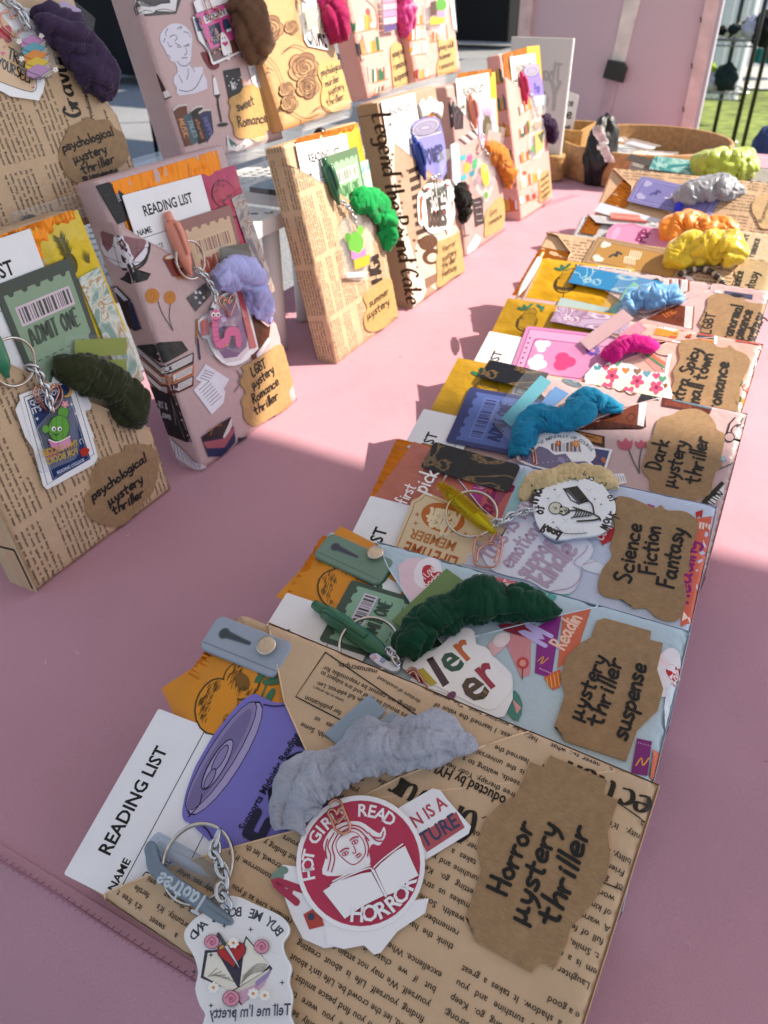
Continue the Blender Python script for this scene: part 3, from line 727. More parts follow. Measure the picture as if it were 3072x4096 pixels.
def tea_sachet(k, crop, a, b, h, d, label, col, kind, ink='3a2a12', leaf='2f6a4a', lab=True, m='sachet', name='tea_sachet', edge=None):
    P = pq(k, crop, a, b, h, d); fr = FR[k]; mb = MB(); n, mm = 30, 30; U = P.w/P.h
    t = Thing(name, label, 'tea sachet', fr, (*P(.5, .5), d-.003), 'foil tea sachets')
    def Z(x, y): return d-.0012+.0022*(min(1, 6*min(x, 1-x, y, 1-y)))*(.75+.35*noise.noise((x*4, y*4, len(label)*.7)))
    b0 = 0
    for i in range(n+1):
        for j in range(mm+1): mb.v.append((*P(i/n, j/mm), Z(i/n, j/mm)))
    for i in range(n):
        for j in range(mm): q0 = i*(mm+1)+j; mb.face((q0, q0+1, q0+mm+2, q0+mm+1)[::-1], col, True)
    t.part('foil', mb, m)
    pr = MB(); K = [U]; T = lambda p, z: [(*P(x, y*K[0]), Z(x, y*K[0])+z+.00025) for x, y in p]
    def poly(p, z, c):
        if K[0] != 1 and any(y*K[0] > 1 for x, y in p): return
        i0 = len(pr.v); pr.v += T(p, z); pr.face(range(i0, i0+len(p)), c)
    def ellp(cx, cy, rx, ry, z, c, rot=0):
        ca, sa = math.cos(rot), math.sin(rot); poly([(cx+rx*math.cos(x)*ca-ry*math.sin(x)*sa, cy+rx*math.cos(x)*sa+ry*math.sin(x)*ca) for x in [-2*math.pi*i/18 for i in range(18)]], z, c)
    def shade(cx, cy, rx, ry, c, nn=70, rot=0):
        rr = random.Random(5)
        for _ in range(nn):
            r = math.sqrt(rr.random()); th = rr.uniform(1.2, 5.2); x, y = r*math.cos(th), r*math.sin(th)
            if r < .45: continue
            X, Y = cx+rx*x, cy+ry*y; l = .018+.02*r
            poly([(X, Y), (X+l, Y-l*.6), (X+l*.95, Y-l*.6+.006), (X, Y+.006)], .0003, c)
    D = '4a3608'
    if kind == 'pear':
        ellp(.42, .58, .235, .2, .00015, D); dk = tuple(x*.72 for x in C(col)[:3])+(1,); ellp(.425, .585, .222, .187, .0002, dk); ellp(.66, .57, .13, .12, .00016, D); ellp(.655, .57, .12, .11, .00022, dk)
        shade(.44, .6, .22, .18, D, 230)
        poly([(.22, .6), (.06, .64), (.06, .65), (.22, .62)], .0002, D)
        for dx, dy, r in ((.8, .42, .6), (.86, .5, -.3), (.74, .36, 1.2), (.88, .68, .9), (.82, .76, .1)): ellp(dx, dy, .085, .03, .0003, leaf, -r)
        poly([(.7, .5), (.82, .62), (.83, .61), (.71, .49)], .0003, leaf)
    elif kind == 'orange':
        ellp(.36, .5, .2, .27, .00015, D, .4); ellp(.365, .505, .19, .255, .0002, col, .4); ellp(.66, .42, .17, .2, .00016, D); ellp(.66, .42, .155, .185, .0002, col); ellp(.66, .44, .06, .1, .00025, '7a5212'); shade(.38, .53, .19, .24, D, 260, .4); shade(.66, .43, .14, .17, D, 90)
        for dx, dy, r in ((.83, .5, .3), (.88, .6, -.5), (.55, .82, .4), (.5, .92, 1), (.68, .78, 0), (.8, .72, .6)): ellp(dx, dy, .085, .034, .0003, leaf, -r)
        poly([(.5, .86), (.82, .6), (.83, .61), (.51, .88)], .0003, leaf)
    elif kind == 'pineapple':
        for i in range(9):
            yy = .2+.035*i; ww = .1+.02*(i % 3)
            for sgn in (-1, 1): poly([(.42, yy+.06), (.42+sgn*ww, yy-.05), (.42+sgn*.03, yy+.09)], .00015+.00003*i, ink)
        for i in range(6): poly([(.74, .78-.0), (.62+.05*i, .52+.04*abs(i-2.5)), (.78, .8)], .0002+.00003*i, '55510f')
        ellp(.42, .66, .12, .17, .0002, ink)
    elif kind == 'pomegranate':
        for cx, cy, rx, ry in ((.45, .38, .3, .22), (.55, .62, .22, .2)):
            ellp(cx, cy, rx, ry, .00015, ink); ellp(cx, cy, rx*.93, ry*.92, .0002, col); shade(cx, cy, rx, ry, ink, 110)
    K[0] = 1
    if lab:
        x0, y0, x1, y1 = lab if isinstance(lab, tuple) else (.55, .74, 1.0, 1.0)
        poly([(x0, y0), (x0, y1), (x1, y1), (x1, y0)], .0004, 'e6e9ee'); i0 = (x1-x0)*.05
        for (ax, ay, bx, by) in ((x0+i0, y0+i0, x1-i0, y0+i0+.01), (x0+i0, y0+i0, x0+i0+.01, y1-i0), (x1-i0-.01, y0+i0, x1-i0, y1-i0), (x0+i0, y1-i0-.01, x1-i0, y1-i0)): poly([(ax, ay), (ax, by), (bx, by), (bx, ay)], .0005, '2a3046')
    t.part('print', pr, 'sachet'); return t
def amber_wrapper(k, crop, a, b, h, d, label):
    P = pq(k, crop, a, b, h, d); mb = MB(); n = 40
    for i in range(n+1):
        for j in range(9): mb.v.append((*P(i/n, j/8), d+.0006*math.sin(i*1.9)*(j in (0, 1))+.0012*noise.noise((i*.3, j*.4, d*1e3))))
    for i in range(n):
        for j in range(8): q0 = i*9+j; mb.face((q0, q0+9, q0+10, q0+1)[::-1], 'c9731a', True)
    return single('sweet_wrapper', mb, 'foil', FR[k], label, 'wrapper', 'amber foil sweet wrappers')
MARBLE = {}
def marble_mat(name, c1, c2, c3):
    m = bpy.data.materials.new('marble_'+name); m.use_nodes = True; n = m.node_tree.nodes; l = m.node_tree.links; b = n['Principled BSDF']
    tc = n.new('ShaderNodeTexCoord'); w = n.new('ShaderNodeTexNoise'); w.inputs['Scale'].default_value = 26; w.inputs['Detail'].default_value = 5; w.inputs['Distortion'].default_value = 2.2
    r = n.new('ShaderNodeValToRGB'); e = r.color_ramp.elements; wd = .22 if c1 < '3' else 1; w.inputs['Scale'].default_value = 15 if c1 < '3' else 20; e[0].position = .3; e[0].color = C(c1); e[1].position = .5+.12*wd; e[1].color = C(c1)
    x = e.new(.5-.1*wd); x.color = C(c1); x = e.new(.5-.03*wd); x.color = C(c2); x = e.new(.5); x.color = C(c3); x = e.new(.5+.03*wd); x.color = C(c2)
    l.new(tc.outputs['Object'], w.inputs[0]); l.new(w.outputs[0], r.inputs[0]); l.new(r.outputs[0], b.inputs['Base Color']); b.inputs['Roughness'].default_value = .25
    return m
def bookmark(k, crop, a, b, h, d, label, cols, rad=.004):
    P = pq(k, crop, a, b, h, d); mb = MB().prism(rounded(P.rect(0, 0, 1, 1), rad, 4), d-.0007, d, 'ffffff')
    return single('marble_bookmark', mb, marble_mat(cols[0].strip('#'), *cols), FR[k], label, 'bookmark', 'marbled bookmarks')
def scrunchie(k, crop, path, ds, r, col, label, m='velvet', flat=.72, seed=1, ends=(.35, .3), n=210, ruf=1.0, fuzz=0):
    r *= .88; fr = FR[k]; pts = [(*fr.P([p], d)[0], d) for p, d in zip(q(crop, path), ds)]
    P = smooth(pts, 14); L = [0]
    for a, b in zip(P, P[1:]): L.append(L[-1]+(Vector(a)-Vector(b)).length)
    Q = []; j = 0
    for i in range(n):
        t = L[-1]*i/(n-1)
        while j < len(L)-2 and L[j+1] < t: j += 1
        f = (t-L[j])/max(1e-9, L[j+1]-L[j]); Q.append(Vector(P[j]).lerp(Vector(P[j+1]), f))
    mb = MB(); N = 48; S = Vector((seed*3.1, 0, 0))
    for i in range(n):
        t = (Q[min(i+1, n-1)]-Q[max(i-1, 0)]).normalized(); x = t.cross(Vector((0, 0, 1))).normalized(); y = x.cross(t); u = i/(n-1); s = L[-1]*u
        e = min(1, ends[0]+(1-ends[0])*math.sin(min(1, u/.25)*math.pi/2), ends[1]+(1-ends[1])*math.sin(min(1, (1-u)/.25)*math.pi/2))
        for jn in range(N):
            a = 2*math.pi*jn/N; c, sn = math.cos(a), math.sin(a)
            q1 = s*.55/r; big = noise.noise(Vector((q1*.9, c*.5, sn*.5))+S); tw = noise.noise(Vector((c*.8, sn*.8, q1*.5))+S*2); sat = m == 'satin'
            w1 = .7*noise.noise(Vector((q1*.8, c*.7, sn*.7))+S*4); n1 = min(1, 2.3*abs(noise.noise(Vector((q1*1.15+w1+.35*c, c*.62+w1, sn*.62))+S*3)))**.6
            n2 = min(1, 2.3*abs(noise.noise(Vector((q1*2.7+tw*1.6+.5*sn, c*1.1, sn*1.1+w1))+S*5)))**.6
            k_ = r*e*(.56+ruf*(.46*n1*(1+.4*big)+(.24 if sat else .17)*n2+.09*min(1, 3*abs(noise.noise(Vector((q1*7+tw*3, c*.5, sn*.5))+S*8)))**.7)+.2*big)
            z = Q[i]+x*c*k_+y*sn*k_*flat+t*(r*.3*tw)+y*(r*.2*big); mb.v.append(tuple(z))
    for i in range(n-1):
        for jn in range(N):
            l = (jn+1) % N; mb.face((i*N+jn, i*N+l, (i+1)*N+l, (i+1)*N+jn), col, True)
    mb.face(list(range(N))[::-1], col); mb.face(range((n-1)*N, n*N), col)
    if fuzz:
        rr = random.Random(seed); nv = len(mb.v); base = [Vector(v) for v in mb.v]
        for _ in range(fuzz//3):
            i = rr.randrange(1, n-1); jn = rr.randrange(N); v = base[i*N+jn]; c0 = Q[i]; nn = (v-c0).normalized()
            tg = Vector((rr.uniform(-1, 1), rr.uniform(-1, 1), rr.uniform(-1, 1)))*.8; dr = (nn+tg).normalized()
            v = v+(base[i*N+(jn+1) % N]-v)*rr.random()+(base[(i+1)*N+jn]-v)*rr.random()
            w = dr.cross(Vector((rr.uniform(-1, 1), rr.uniform(-1, 1), .3))).normalized()*.00011; b0 = len(mb.v); ln = rr.uniform(.0005, .0012)
            mb.v += [tuple(v-w), tuple(v+w), tuple(v+dr*ln)]; mb.face((b0, b0+1, b0+2), col)
    return single('scrunchie', mb, m, fr, label, 'scrunchie', 'hair scrunchies')
def pen(k, crop, a, b, da, db, r, col, label, tip=None, barrel=None, m='plastic', cap=.2, clip_=True, clear=False):
    """a = button end, b = point end"""
    fr = FR[k]; A = Vector((*fr.P(q(crop, [a]), da)[0], da)); B = Vector((*fr.P(q(crop, [b]), db)[0], db)); L = (B-A).length; ax = (B-A)/L
    t = Thing('pen', label, 'pen', fr, tuple(A), 'pens clipped in the packets')
    def seg(f0, f1, rs, c, mt, name, par=None):
        mb = MB(); n = len(rs); mb.tube([A+ax*L*(f0+(f1-f0)*i/(n-1)) for i in range(n)], [r*x for x in rs], c, 14); return t.part(name, mb, mt, par)
    seg(0, .17, [.5, .58, .58, .58], col, m, 'push_button')
    body = seg(.15, 1, [.8, .95, 1, 1, 1, .98, .95, .8, .45, .3], barrel or col, m if not clear else 'cleartint', 'barrel')
    if clear: seg(.2, .95, [.4, .4, .4, .2], 'e8e6da', 'plastic', 'ink_tube', body)
    if clip_:
        up = Vector((0, 0, 1)); sd = ax.cross(up).normalized(); mb = MB(); b0 = 0; w = r*.42
        pts = [(.16, .8), (.2, 1.1), (.35, 1.25), (.6, 1.15), (.68, .95)]
        for lay in (0, 1):
            for f, h in pts:
                for sg in (-1, 1): z = A+ax*L*f+up*r*(h+.22*lay)+sd*w*sg*(1-.25*(f > .6)); mb.v.append(tuple(z))
        m2 = len(pts)*2
        for i in range(len(pts)-1):
            mb.face((m2+2*i, m2+2*i+1, m2+2*i+3, m2+2*i+2), col, True); mb.face((2*i+2, 2*i+3, 2*i+1, 2*i), col, True)
            mb.face((2*i, m2+2*i, m2+2*i+2, 2*i+2), col); mb.face((2*i+1, 2*i+3, m2+2*i+3, m2+2*i+1), col)
        mb.face((m2-2, m2-1, 2*m2-1, 2*m2-2), col); mb.face((0, 1, m2+1, m2), col)
        t.part('pocket_clip', mb, m)
    return t
def tabs(k, crop, quads, d, label, cols, sleeve=None):
    """strips of sticky page flags, some in a clear sleeve"""
    fr = FR[k]; t = Thing('page_flags', label, 'sticky flags', fr, (*fr.P(q(crop, quads[0].split(' ')[0:1] if 0 else [tuple(map(float, quads[0].split()[0].split(',')))]), d)[0], d), 'sticky page flags')
    for i, (s, c) in enumerate(zip(quads, cols)):
        a = Art(k, crop, d+.0002*i); a.base(s, .00045, c); t.part('flag', a.mb, 'card')
    if sleeve:
        a = Art(k, crop, d+.0012); a.mb.poly(a.p(sleeve), a.d, 'ffffff'); t.part('clear_sleeve', a.mb, 'clear')
    return t
def strap(k, crop, a, b, h, d, col, label, knob):
    """silicone grip strap with a slot and a metal stud"""
    P = pq(k, crop, a, b, h, d); t = Thing('phone_strap', label, 'strap', FR[k], (*P(.5, .5), d-.004), 'silicone straps with a stud')
    mb = MB().prism(rounded(P.rect(0, 0, 1, 1), .0045, 5), d-.0035, d, col, None, .0008); u = P.w/P.h
    z = d+.00006
    slot = [P(.2+.06*math.cos(x)*1, .42+.06*u*math.sin(x)) for x in [math.radians(40+i*(280)/12) for i in range(13)]]
    slot += [P(.55, .39), P(.55, .46)]
    mb.poly(slot, z, '3c424a'); mb.stroke(slot+[slot[0]], .0007, z+.00005, '5a626c')
    dm = C(col); mb.stroke([P(.03, .82), P(.97, .82)], .0006, z, tuple(x*.6 for x in dm[:3])+(1,))
    t.part('band', mb, 'silicone')
    c = FR[k].P(q(crop, [knob]), d+.003)[0]
    st = MB().lathe([(.0022, d), (.0022, d+.0018), (.0044, d+.0018), (.005, d+.0024), (.0048, d+.003), (.0042, d+.0033), (.002, d+.0034)], 'd9c7b4', 28, c)
    t.part('stud', st, 'metal'); return t
def chain_links(mb, pts, d0, col, n, s, wire):
    """curb chain along 3D points"""
    P = smooth(pts, 10); L = [0]
    for a, b in zip(P, P[1:]): L.append(L[-1]+(Vector(a)-Vector(b)).length)
    for i in range(n):
        t = L[-1]*(i+.5)/n; j = max(jj for jj in range(len(L)) if L[jj] <= t); j = min(j, len(P)-2)
        c = Vector(P[j]).lerp(Vector(P[j+1]), (t-L[j])/max(1e-9, L[j+1]-L[j])); ax = (Vector(P[j+1])-Vector(P[j])).normalized()
        x = ax.cross(Vector((0, 0, 1))).normalized(); y = x.cross(ax); an = math.radians(35 if i % 2 else -50); x2 = x*math.cos(an)+y*math.sin(an)
        mb.tube([c+ax*(s*.72*math.cos(2*math.pi*k/14))+x2*(s*.42*math.sin(2*math.pi*k/14)) for k in range(14)], wire, col, 6, True)
def keychain(k, label, charm, ring=None, chain=None, links=7, s=.0036, ringc='d8cfc6'):
    """charm: function(thing) adding the charm parts; ring=(crop,(x,y),r_mm,d,tilt); chain=(crop,path,ds)"""
    fr = FR[k]; c0 = fr.q(*ring[:1], [ring[1]], ring[3])[0] if ring else fr.q(chain[0], chain[1].split()[0], chain[2][0])[0]
    t = Thing('keychain', label, 'keychain', fr, (*c0, 0), 'keychains clipped on the packets')
    if ring:
        r = ring[2]/1000; mb = MB(); tilt = ring[4] if len(ring) > 4 else .25
        for kk in (0, 1):
            mb.tube([(c0[0]+r*math.cos(x), c0[1]+r*math.sin(x), ring[3]+kk*.0009+r*tilt*math.sin(x+1)) for x in [2*math.pi*i/40 for i in range(40)]], .0008, ringc, 6, True)
        t.part('split_ring', mb, 'metal')
    if chain:
        crop, path, ds = chain; pts = [(*fr.P([p], d)[0], d) for p, d in zip(q(crop, path), ds)]
        mb = MB(); chain_links(mb, pts, 0, 'd2d2d4', links, s, s*.17); t.part('chain', mb, 'metal')
    charm(t); return t
def heart_clip(k, crop, path, d, label, w=.0006, sm=5, closed=False):
    fr = FR[k]; mb = MB()
    for i, seg in enumerate(path.split('/')):
        p = fr.P(q(crop, seg.strip()), d); p = smooth(p, sm)
        mb.tube([(x, y, d+.0009*i) for x, y in p], w, 'd79a86', 7)
    return single('paper_clip', mb, 'metal', fr, label, 'paper clip', 'rose gold heart paper clips')
def stickers(k, label, layers, d, gap=.0004):
    """a clipped bundle of die-cut stickers, lowest first: (crop, outline, sm, col, draw(Art))"""
    fr = FR[k]; t = None
    for i, (crop, out, sm, col, draw) in enumerate(layers):
        a = Art(k, crop, d+gap*i); a.base(out, .0003, col, 'f4f2f4', 0, sm)
        if t is None: m = a.mb.centre(); t = Thing('sticker_bundle', label, 'stickers', fr, m, 'die cut sticker bundles')
        if draw: draw(a)
        t.part('sticker', a.mb, 'gloss')
    return t
def label_tag(k, base, crop, outline, words, col='9c7c5a', ink='1e1c1c', sm=1, pen=.13, d=.0014, name='genre_label'):  # paler col and ink on sunlit labels put the sunlight into the colour
    """the kraft genre label glued on the pocket; words: (text, p0, p1, hs)"""
    a = Art(k, crop, d); p = a.p(outline); p = smooth(p, 4, True) if sm else p
    p = clip(p, rect_of(k, -.0005)) if area(p) > 0 else clip(p[::-1], rect_of(k, -.0005))
    if area(p) < 0: p = p[::-1]
    mb = MB().poly(p, d, col); mb.tess(.0055); z0 = len(mb.v)
    for x, y in p: mb.v += [(x, y, d), (x, y, .0002)]
    for i in range(len(p)): j = (i+1) % len(p); mb.face((z0+2*i+1, z0+2*j+1, z0+2*j, z0+2*i), 'c4a27c')
    mb.warp(lambda x, y, z: base.fn(x, y, z))
    a2 = Art(k, crop, d+.00025); B = [[Vector(x) for x in a2.p([w[1], w[2]])] for w in words]; n = len(B); pit = []
    for i in range(n-1): e = (B[i][1]-B[i][0]).normalized(); pit.append(abs(e.cross((B[i+1][0]+B[i+1][1])*.5-B[i][0])))
    for i, w in enumerate(words):
        h = (sum(pit)/len(pit) if pit else (B[0][1]-B[0][0]).length*.3)*.80*(w[3] if len(w) > 3 else 1); a2.d += 4e-5
        a2.mb.hand(w[0], B[i][0], B[i][1], a2.d, ink, 1, pen*1.08, None, .04, 0, None, h)
    a2.mb.warp(lambda x, y, z: base.fn(x, y, z)); b = len(mb.v)
    mb.v += a2.mb.v; mb.f += [tuple(i+b for i in f) for f in a2.mb.f]; mb.c += a2.mb.c; mb.sm += a2.mb.sm
    return PK[k].part(name, mb, 'kraft')
def finish(k, sheets):
    t = PK[k]; w = t.part('wrapper', t.body, t.m)
    for nm, mb in sheets: t.part(nm, mb, t.m)
# ------------------------------------------------------------------ the near packets
NEWS, MAUVE, BLUE, PINK, ROSE = 'ccac8b', 'c5a7a7', 'b9cbd6', 'e0a79d', 'c99b6d'
INK = '2a221c'
def card_tr(k, crop, tr, h, d, label, w=.105, col='f1eff3'):
    P0 = FR[k].q(crop, [tr], d)[0]; fr = FR[k]
    P = Patch.__new__(Patch); P.fr, P.d = fr, d; P.o = Vector((P0[0]-w, P0[1])); P.e = Vector((1, 0)); P.f = Vector((0, -1)); P.w, P.h = w, h
    mb = quad(MB(), P, d, .0005, col); e = d+.00008; u = P.w/P.h; ink = '1d1c20'
    mb.textfit('READING LIST', P(.17, .2*u), P(.80, .2*u), e, ink, 1.15, bold=.012); mb.stroke([P(0, .36*u), P(1, .36*u)], .0004, e, ink)
    return single('reading_list_card', mb, 'card', fr, label, 'card', 'reading list cards in the packets')
def sheet_news(k, name, poly, d, seed, o=None, e=(0, 1), amp=.0006, size=.0024, blocks=(), art=None, **kw):
    fr = FR[k]; base = flap(k, poly, d, amp); pr = MB()
    if art: art(pr, base)
    p = base.p; newsprint(pr, inset(p, .0015), d+.0003, o or (.002, -.01), e, size, seed=seed, blocks=blocks, **kw)
    decal(base, pr); return (name, base)
def D(k, crop, pts, v0=None, d=0): return diag_poly(k, FR[k].q(crop, pts, d), v0)

# ---- front packet: newspaper, horror mystery thriller
k = 'A'; packet(k, 'newspaper wrapped book nearest the camera, its kraft label reading Horror mystery thriller', 'news', NEWS)
def aflap(pr, base):
    a = Art(k, 'd4', base.d+.0003, pr, base.p)
    a.hand('Or', (1108, 188), (985, 110), INK, 1.25, .17, (.2, .3), .05); a.line('1215,225 1085,425 1500,640', .6, INK, 0); a.line('1215,225 1655,372 1640,520', .6, INK, 0)
    for s, p0, p1 in (('manuscripts.', (1448, 300), (1270, 270)), ('threturn of unsolicited', (1640, 440), (1452, 330)), ('editing, we cannot be responsible for', (1620, 478), (1212, 285)), ('ters should be brief and are subject to', (1600, 512), (1200, 308)), ('tain full address. Let-', (1400, 440), (1180, 355)), ('Lettes to the writer\'s', (1300, 440), (1165, 375)), ('for publication', (1290, 490), (1130, 420))):
        a.txt(s, p0, p1, INK, 1.0)
p_flap = FR[k].q('d4', '952,75 985,190 1035,445 1240,900', -.0006); p_flap += [(FR[k].w+.02, -.02), (FR[k].w+.02, p_flap[0][1])]
s1 = sheet_news(k, 'side_fold', p_flap, -.0006, 3, art=aflap, blocks=[FR[k].q('d4', '940,60 1659,330 1659,640 1060,470', -.0006), FR[k].q('d4', '1190,190 1700,360 1640,740 1050,440', -.0006)])
def apock(pr, base):
    a = Art(k, 'd5', .0003, pr, base.p)
    a.txt('Producted by HYUN', (740, 672), (330, 470), INK, 1.25, bold=.02); a.hand('.Gravure', (605, 745), (120, 520), INK, 1.0, .16, (.2, .3), .09)
    a.hand('lection', (1375, 672), (965, 482), INK, 1.0, .16, (.2, .3), .09); a.line('1145,640 1330,770', .5, INK, 0); a.line('1120,1025 1290,1090', .5, INK, 0)
poly = D(k, 'd6', '430,592 545,545 700,482 960,405 1230,330 1659,110')
poly = FR[k].q('d6', '430,592 545,545 700,482 960,405 1230,330 1659,110')+FR[k].q('d5', '600,418 790,352'); poly = diag_poly(k, poly)
blk = [FR[k].q('d5', '140,420 850,740 700,820 100,640'), FR[k].q('d5', '900,330 1750,560 1750,900 870,610')]
s2 = sheet_news(k, 'front_pocket', poly, 0, 1, art=apock, blocks=blk)
label_tag(k, s2[1], 'd5', '797,490 862,515 885,460 1138,570 1122,632 1187,658 1140,800 1152,900 1135,1000 1085,1100 1020,1180 975,1225 960,1290 905,1405 845,1375 800,1425 555,1290 570,1225 510,1180 545,1080 580,970 560,870 590,760 650,690 735,640',
  [('Horror', (690, 1088), (812, 772), .95), ('µystery', (775, 1215), (925, 770), .95), ('thriller', (915, 1225), (1068, 790), 1.0)], pen=.175, sm=0)
def a_end(m): newsprint(m, [(0, .007), (FR['A'].w, .007), (FR['A'].w, .027), (0, .027)], .0001, (.002, .027), (1, 0), .0018, .004, .04, seed=5, cols=4, rows=8)
side_print(k, 'top', a_end)
def a_left(m): newsprint(m, [(0, .007), (FR['A'].l, .007), (FR['A'].l, .027), (0, .027)], .0001, (.002, .027), (1, 0), .0018, .004, .04, seed=6, cols=5, rows=8)
side_print(k, 'left', a_left)
finish(k, [s1, s2])
tea_sachet(k, 'd4', (488, 385), (905, 118), .075, -.0038, 'orange tea sachet printed with an apricot beside the grey strap in the front packet', 'd98a17', 'orange', lab=(.5, .62, .95, .95))
amber_wrapper(k, 'd4', (610, 330), (760, 120), .05, -.0050, 'amber foil sliver showing under the grey strap of the front packet')
reading_list(k, 'd4', (60, 1213), (480, 480), .078, -.003, 'white reading list card in the front packet, wholly readable title')
a = Art(k, 'd4', -.0022); a.base('905,412 930,425 1000,457 1090,449 1180,472 1290,530 1420,610 1440,780 1330,930 1180,1030 900,1140 790,1150 700,1062 650,1015 625,990 590,975 583,940 600,850 640,740 720,600 800,500 855,438', .0005, '7a72bf', None, 0, 0, .003)
a.ell(772, 700, 296, 78, '1d1a3a', -58); a.ell(774, 701, 288, 72, 'a79ac4', -58); a.ell(757, 690, 284, 62, '1d1a3a', -58); a.ell(757, 690, 279, 58, '8d80ad', -58); a.ell(748, 706, 265, 44, '776b99', -58)
a.line('612,960 660,905 672,860', .5, '1d1a3a'); a.ell(740, 728, 130, 36, '1d1a3a', -60); a.ell(741, 728, 124, 31, 'a79ac4', -60); a.ell(752, 700, 70, 20, '1d1a3a', -60); a.ell(752, 700, 64, 16, '8d80ad', -60); a.ell(707, 790, 52, 17, '1d1a3a', -62); a.ell(707, 790, 46, 13, '8d80ad', -62)
a.line('945,462 1000,470 1090,463 1200,490 1290,545 1400,600', .6, '1d1a3a'); a.line('640,985 690,1010 720,1060', .6, '1d1a3a')
a.txt('Supports Midnight Reading', (858, 1022), (1104, 598), '1d1a3a', 1.15, bold=.01); a.hand('FOOD', (985, 1110), (1270, 600), '1d1a3a', .62, .26)
single('can_bookmark', a.mb, 'card', FR[k], 'purple card cut like a drink can saying Supports Midnight Reading', 'bookmark', 'drink can shaped bookmarks')
strap(k, 'd4', (745, 62), (1080, 190), .0195, -.0011, '9aa3b2', 'grey silicone strap with a slot and silver stud in the front packet', (955, 200))
tabs(k, 'd4', ['1212,592 1412,418 1487,490 1300,660', '1440,545 1520,490 1600,560 1520,620'], .0008, 'grey blue page flags lying on the newspaper fold of the front packet', ['8a9bab', '93a1ad'], '1215,590 1415,415 1600,545 1400,700')
scrunchie(k, 'd5', '-285,800 -258,680 -190,575 -60,505 60,465 180,440 300,415 420,405 560,428', (.003, .006, .008, .009, .009, .008, .007, .005, .002), .0118, 'a6a7b4', 'pale grey velvet scrunchie tucked in the front newspaper packet', seed=2, fuzz=9000, ends=(.7, .3))
RED = 'b5204e'
def hot(a):
    a.ell(779, 1865, 129, 136, RED, 0, 40); W_ = 'f4f0f4'
    a.arc('HOT GIRLS READ', 779, 1865, 102, 163, 308, .0050, W_, bold=.025)
    a.crop = 'd6'
    a.fill('1338,515 1352,440 1340,395 1362,345 1400,310 1450,296 1500,300 1545,330 1575,345 1592,318 1600,350 1575,395 1545,390 1530,420 1535,470 1490,500 1420,520', W_, 3)
    a.fill('1392,385 1420,350 1470,338 1508,375 1518,425 1496,462 1462,478 1425,455 1400,425', RED, 3); a.fill('1396,386 1423,354 1470,342 1504,377 1513,425 1493,458 1462,473 1428,451 1404,423', W_, 3)
    for s in ('1360,500 1372,440 1360,395 1385,345', '1375,505 1388,450 1378,400 1400,350', '1400,330 1440,312 1490,318 1525,345', '1410,345 1450,325 1490,333 1530,375', '1545,360 1580,365 1590,340', '1530,345 1560,375 1585,378', '1525,440 1528,400 1515,365', '1355,450 1350,410 1358,370'): a.line(s, .55, RED)
    for x, y in ((1432, 430), (1472, 382)): a.ell(x, y, 15, 9, RED, -25); a.ell(x, y, 10, 5.5, W_, -25); a.ell(x, y, 5, 5, RED); a.line('%d,%d %d,%d %d,%d' % (x-20, y-8, x-4, y-20, x+14, y-22), .6, RED)
    a.line('1466,398 1475,418 1470,428 1462,426', .4, RED); a.ell(1487, 437, 15, 8, RED, -35); a.line('1474,446 1490,436 1499,427', .25, W_)
    a.fill('1340,585 1400,545 1500,512 1540,506 1592,604 1555,622 1500,650 1430,700', W_); a.line('1372,560 1440,524 1530,490 1545,505', .5, W_); a.line('1380,545 1450,510 1535,478', .5, W_)
    a.line('1548,500 1600,605', .9, W_, 0); a.fill('1556,496 1580,470 1640,420 1680,398 1735,520 1690,545 1640,590 1605,602', W_); a.line('1550,488 1590,450 1670,390', .5, W_); a.crop = 'f'; a.arc('HORROR', 779, 1865, 126, 101, 16, .0058, W_, bold=.035)
def isa(a):
    a.fill('240,715 372,628 410,660 425,690 285,790', 'efe9ef'); a.fill('298,820 470,716 508,785 340,895', 'b04a55')
    a.txt('N IS A', (288, 790), (432, 690), 'b33a52', 1.25, bold=.02); a.txt('TURE', (330, 875), (488, 775), '2c3358', 1.2, bold=.04)
def leafy(a): a.ell(600, 1893, 14, 12, '6f8a7c'); a.ell(611, 1880, 12, 9, '6f8a7c'); a.fill('606,1900 612,1915 618,1900', '6f8a7c'); a.hand('A', (640, 1950), (655, 1915), 'a81e49', 1.2, .2); a.fill('655,1975 690,1955 700,2000 668,2008', 'b3382f'); a.ell(672, 1980, 8, 8, '2a3350')
stickers(k, 'round crimson sticker Hot Girls Read Horror clipped over other stickers', [
 ('d5', '212,700 365,612 400,620 425,655 535,780 525,812 335,928 250,860', 0, 'f0edf2', isa),
 ('f', '598,1882 612,1868 642,1872 740,1880 760,2000 735,2044 700,2048 655,2028 632,1985 615,1940', 1, 'efecf1', leafy),
 ('f', '700,1980 860,1950 926,1940 918,1972 858,2012 822,2058 808,2062 786,2042 742,2050 706,2040', 1, 'f1eef2', None),
 ('f', [(779+139*math.cos(x), 1865+147*math.sin(x)) for x in [2*math.pi*i/48 for i in range(48)]], 0, 'f4f1f5', hot)], .0012)
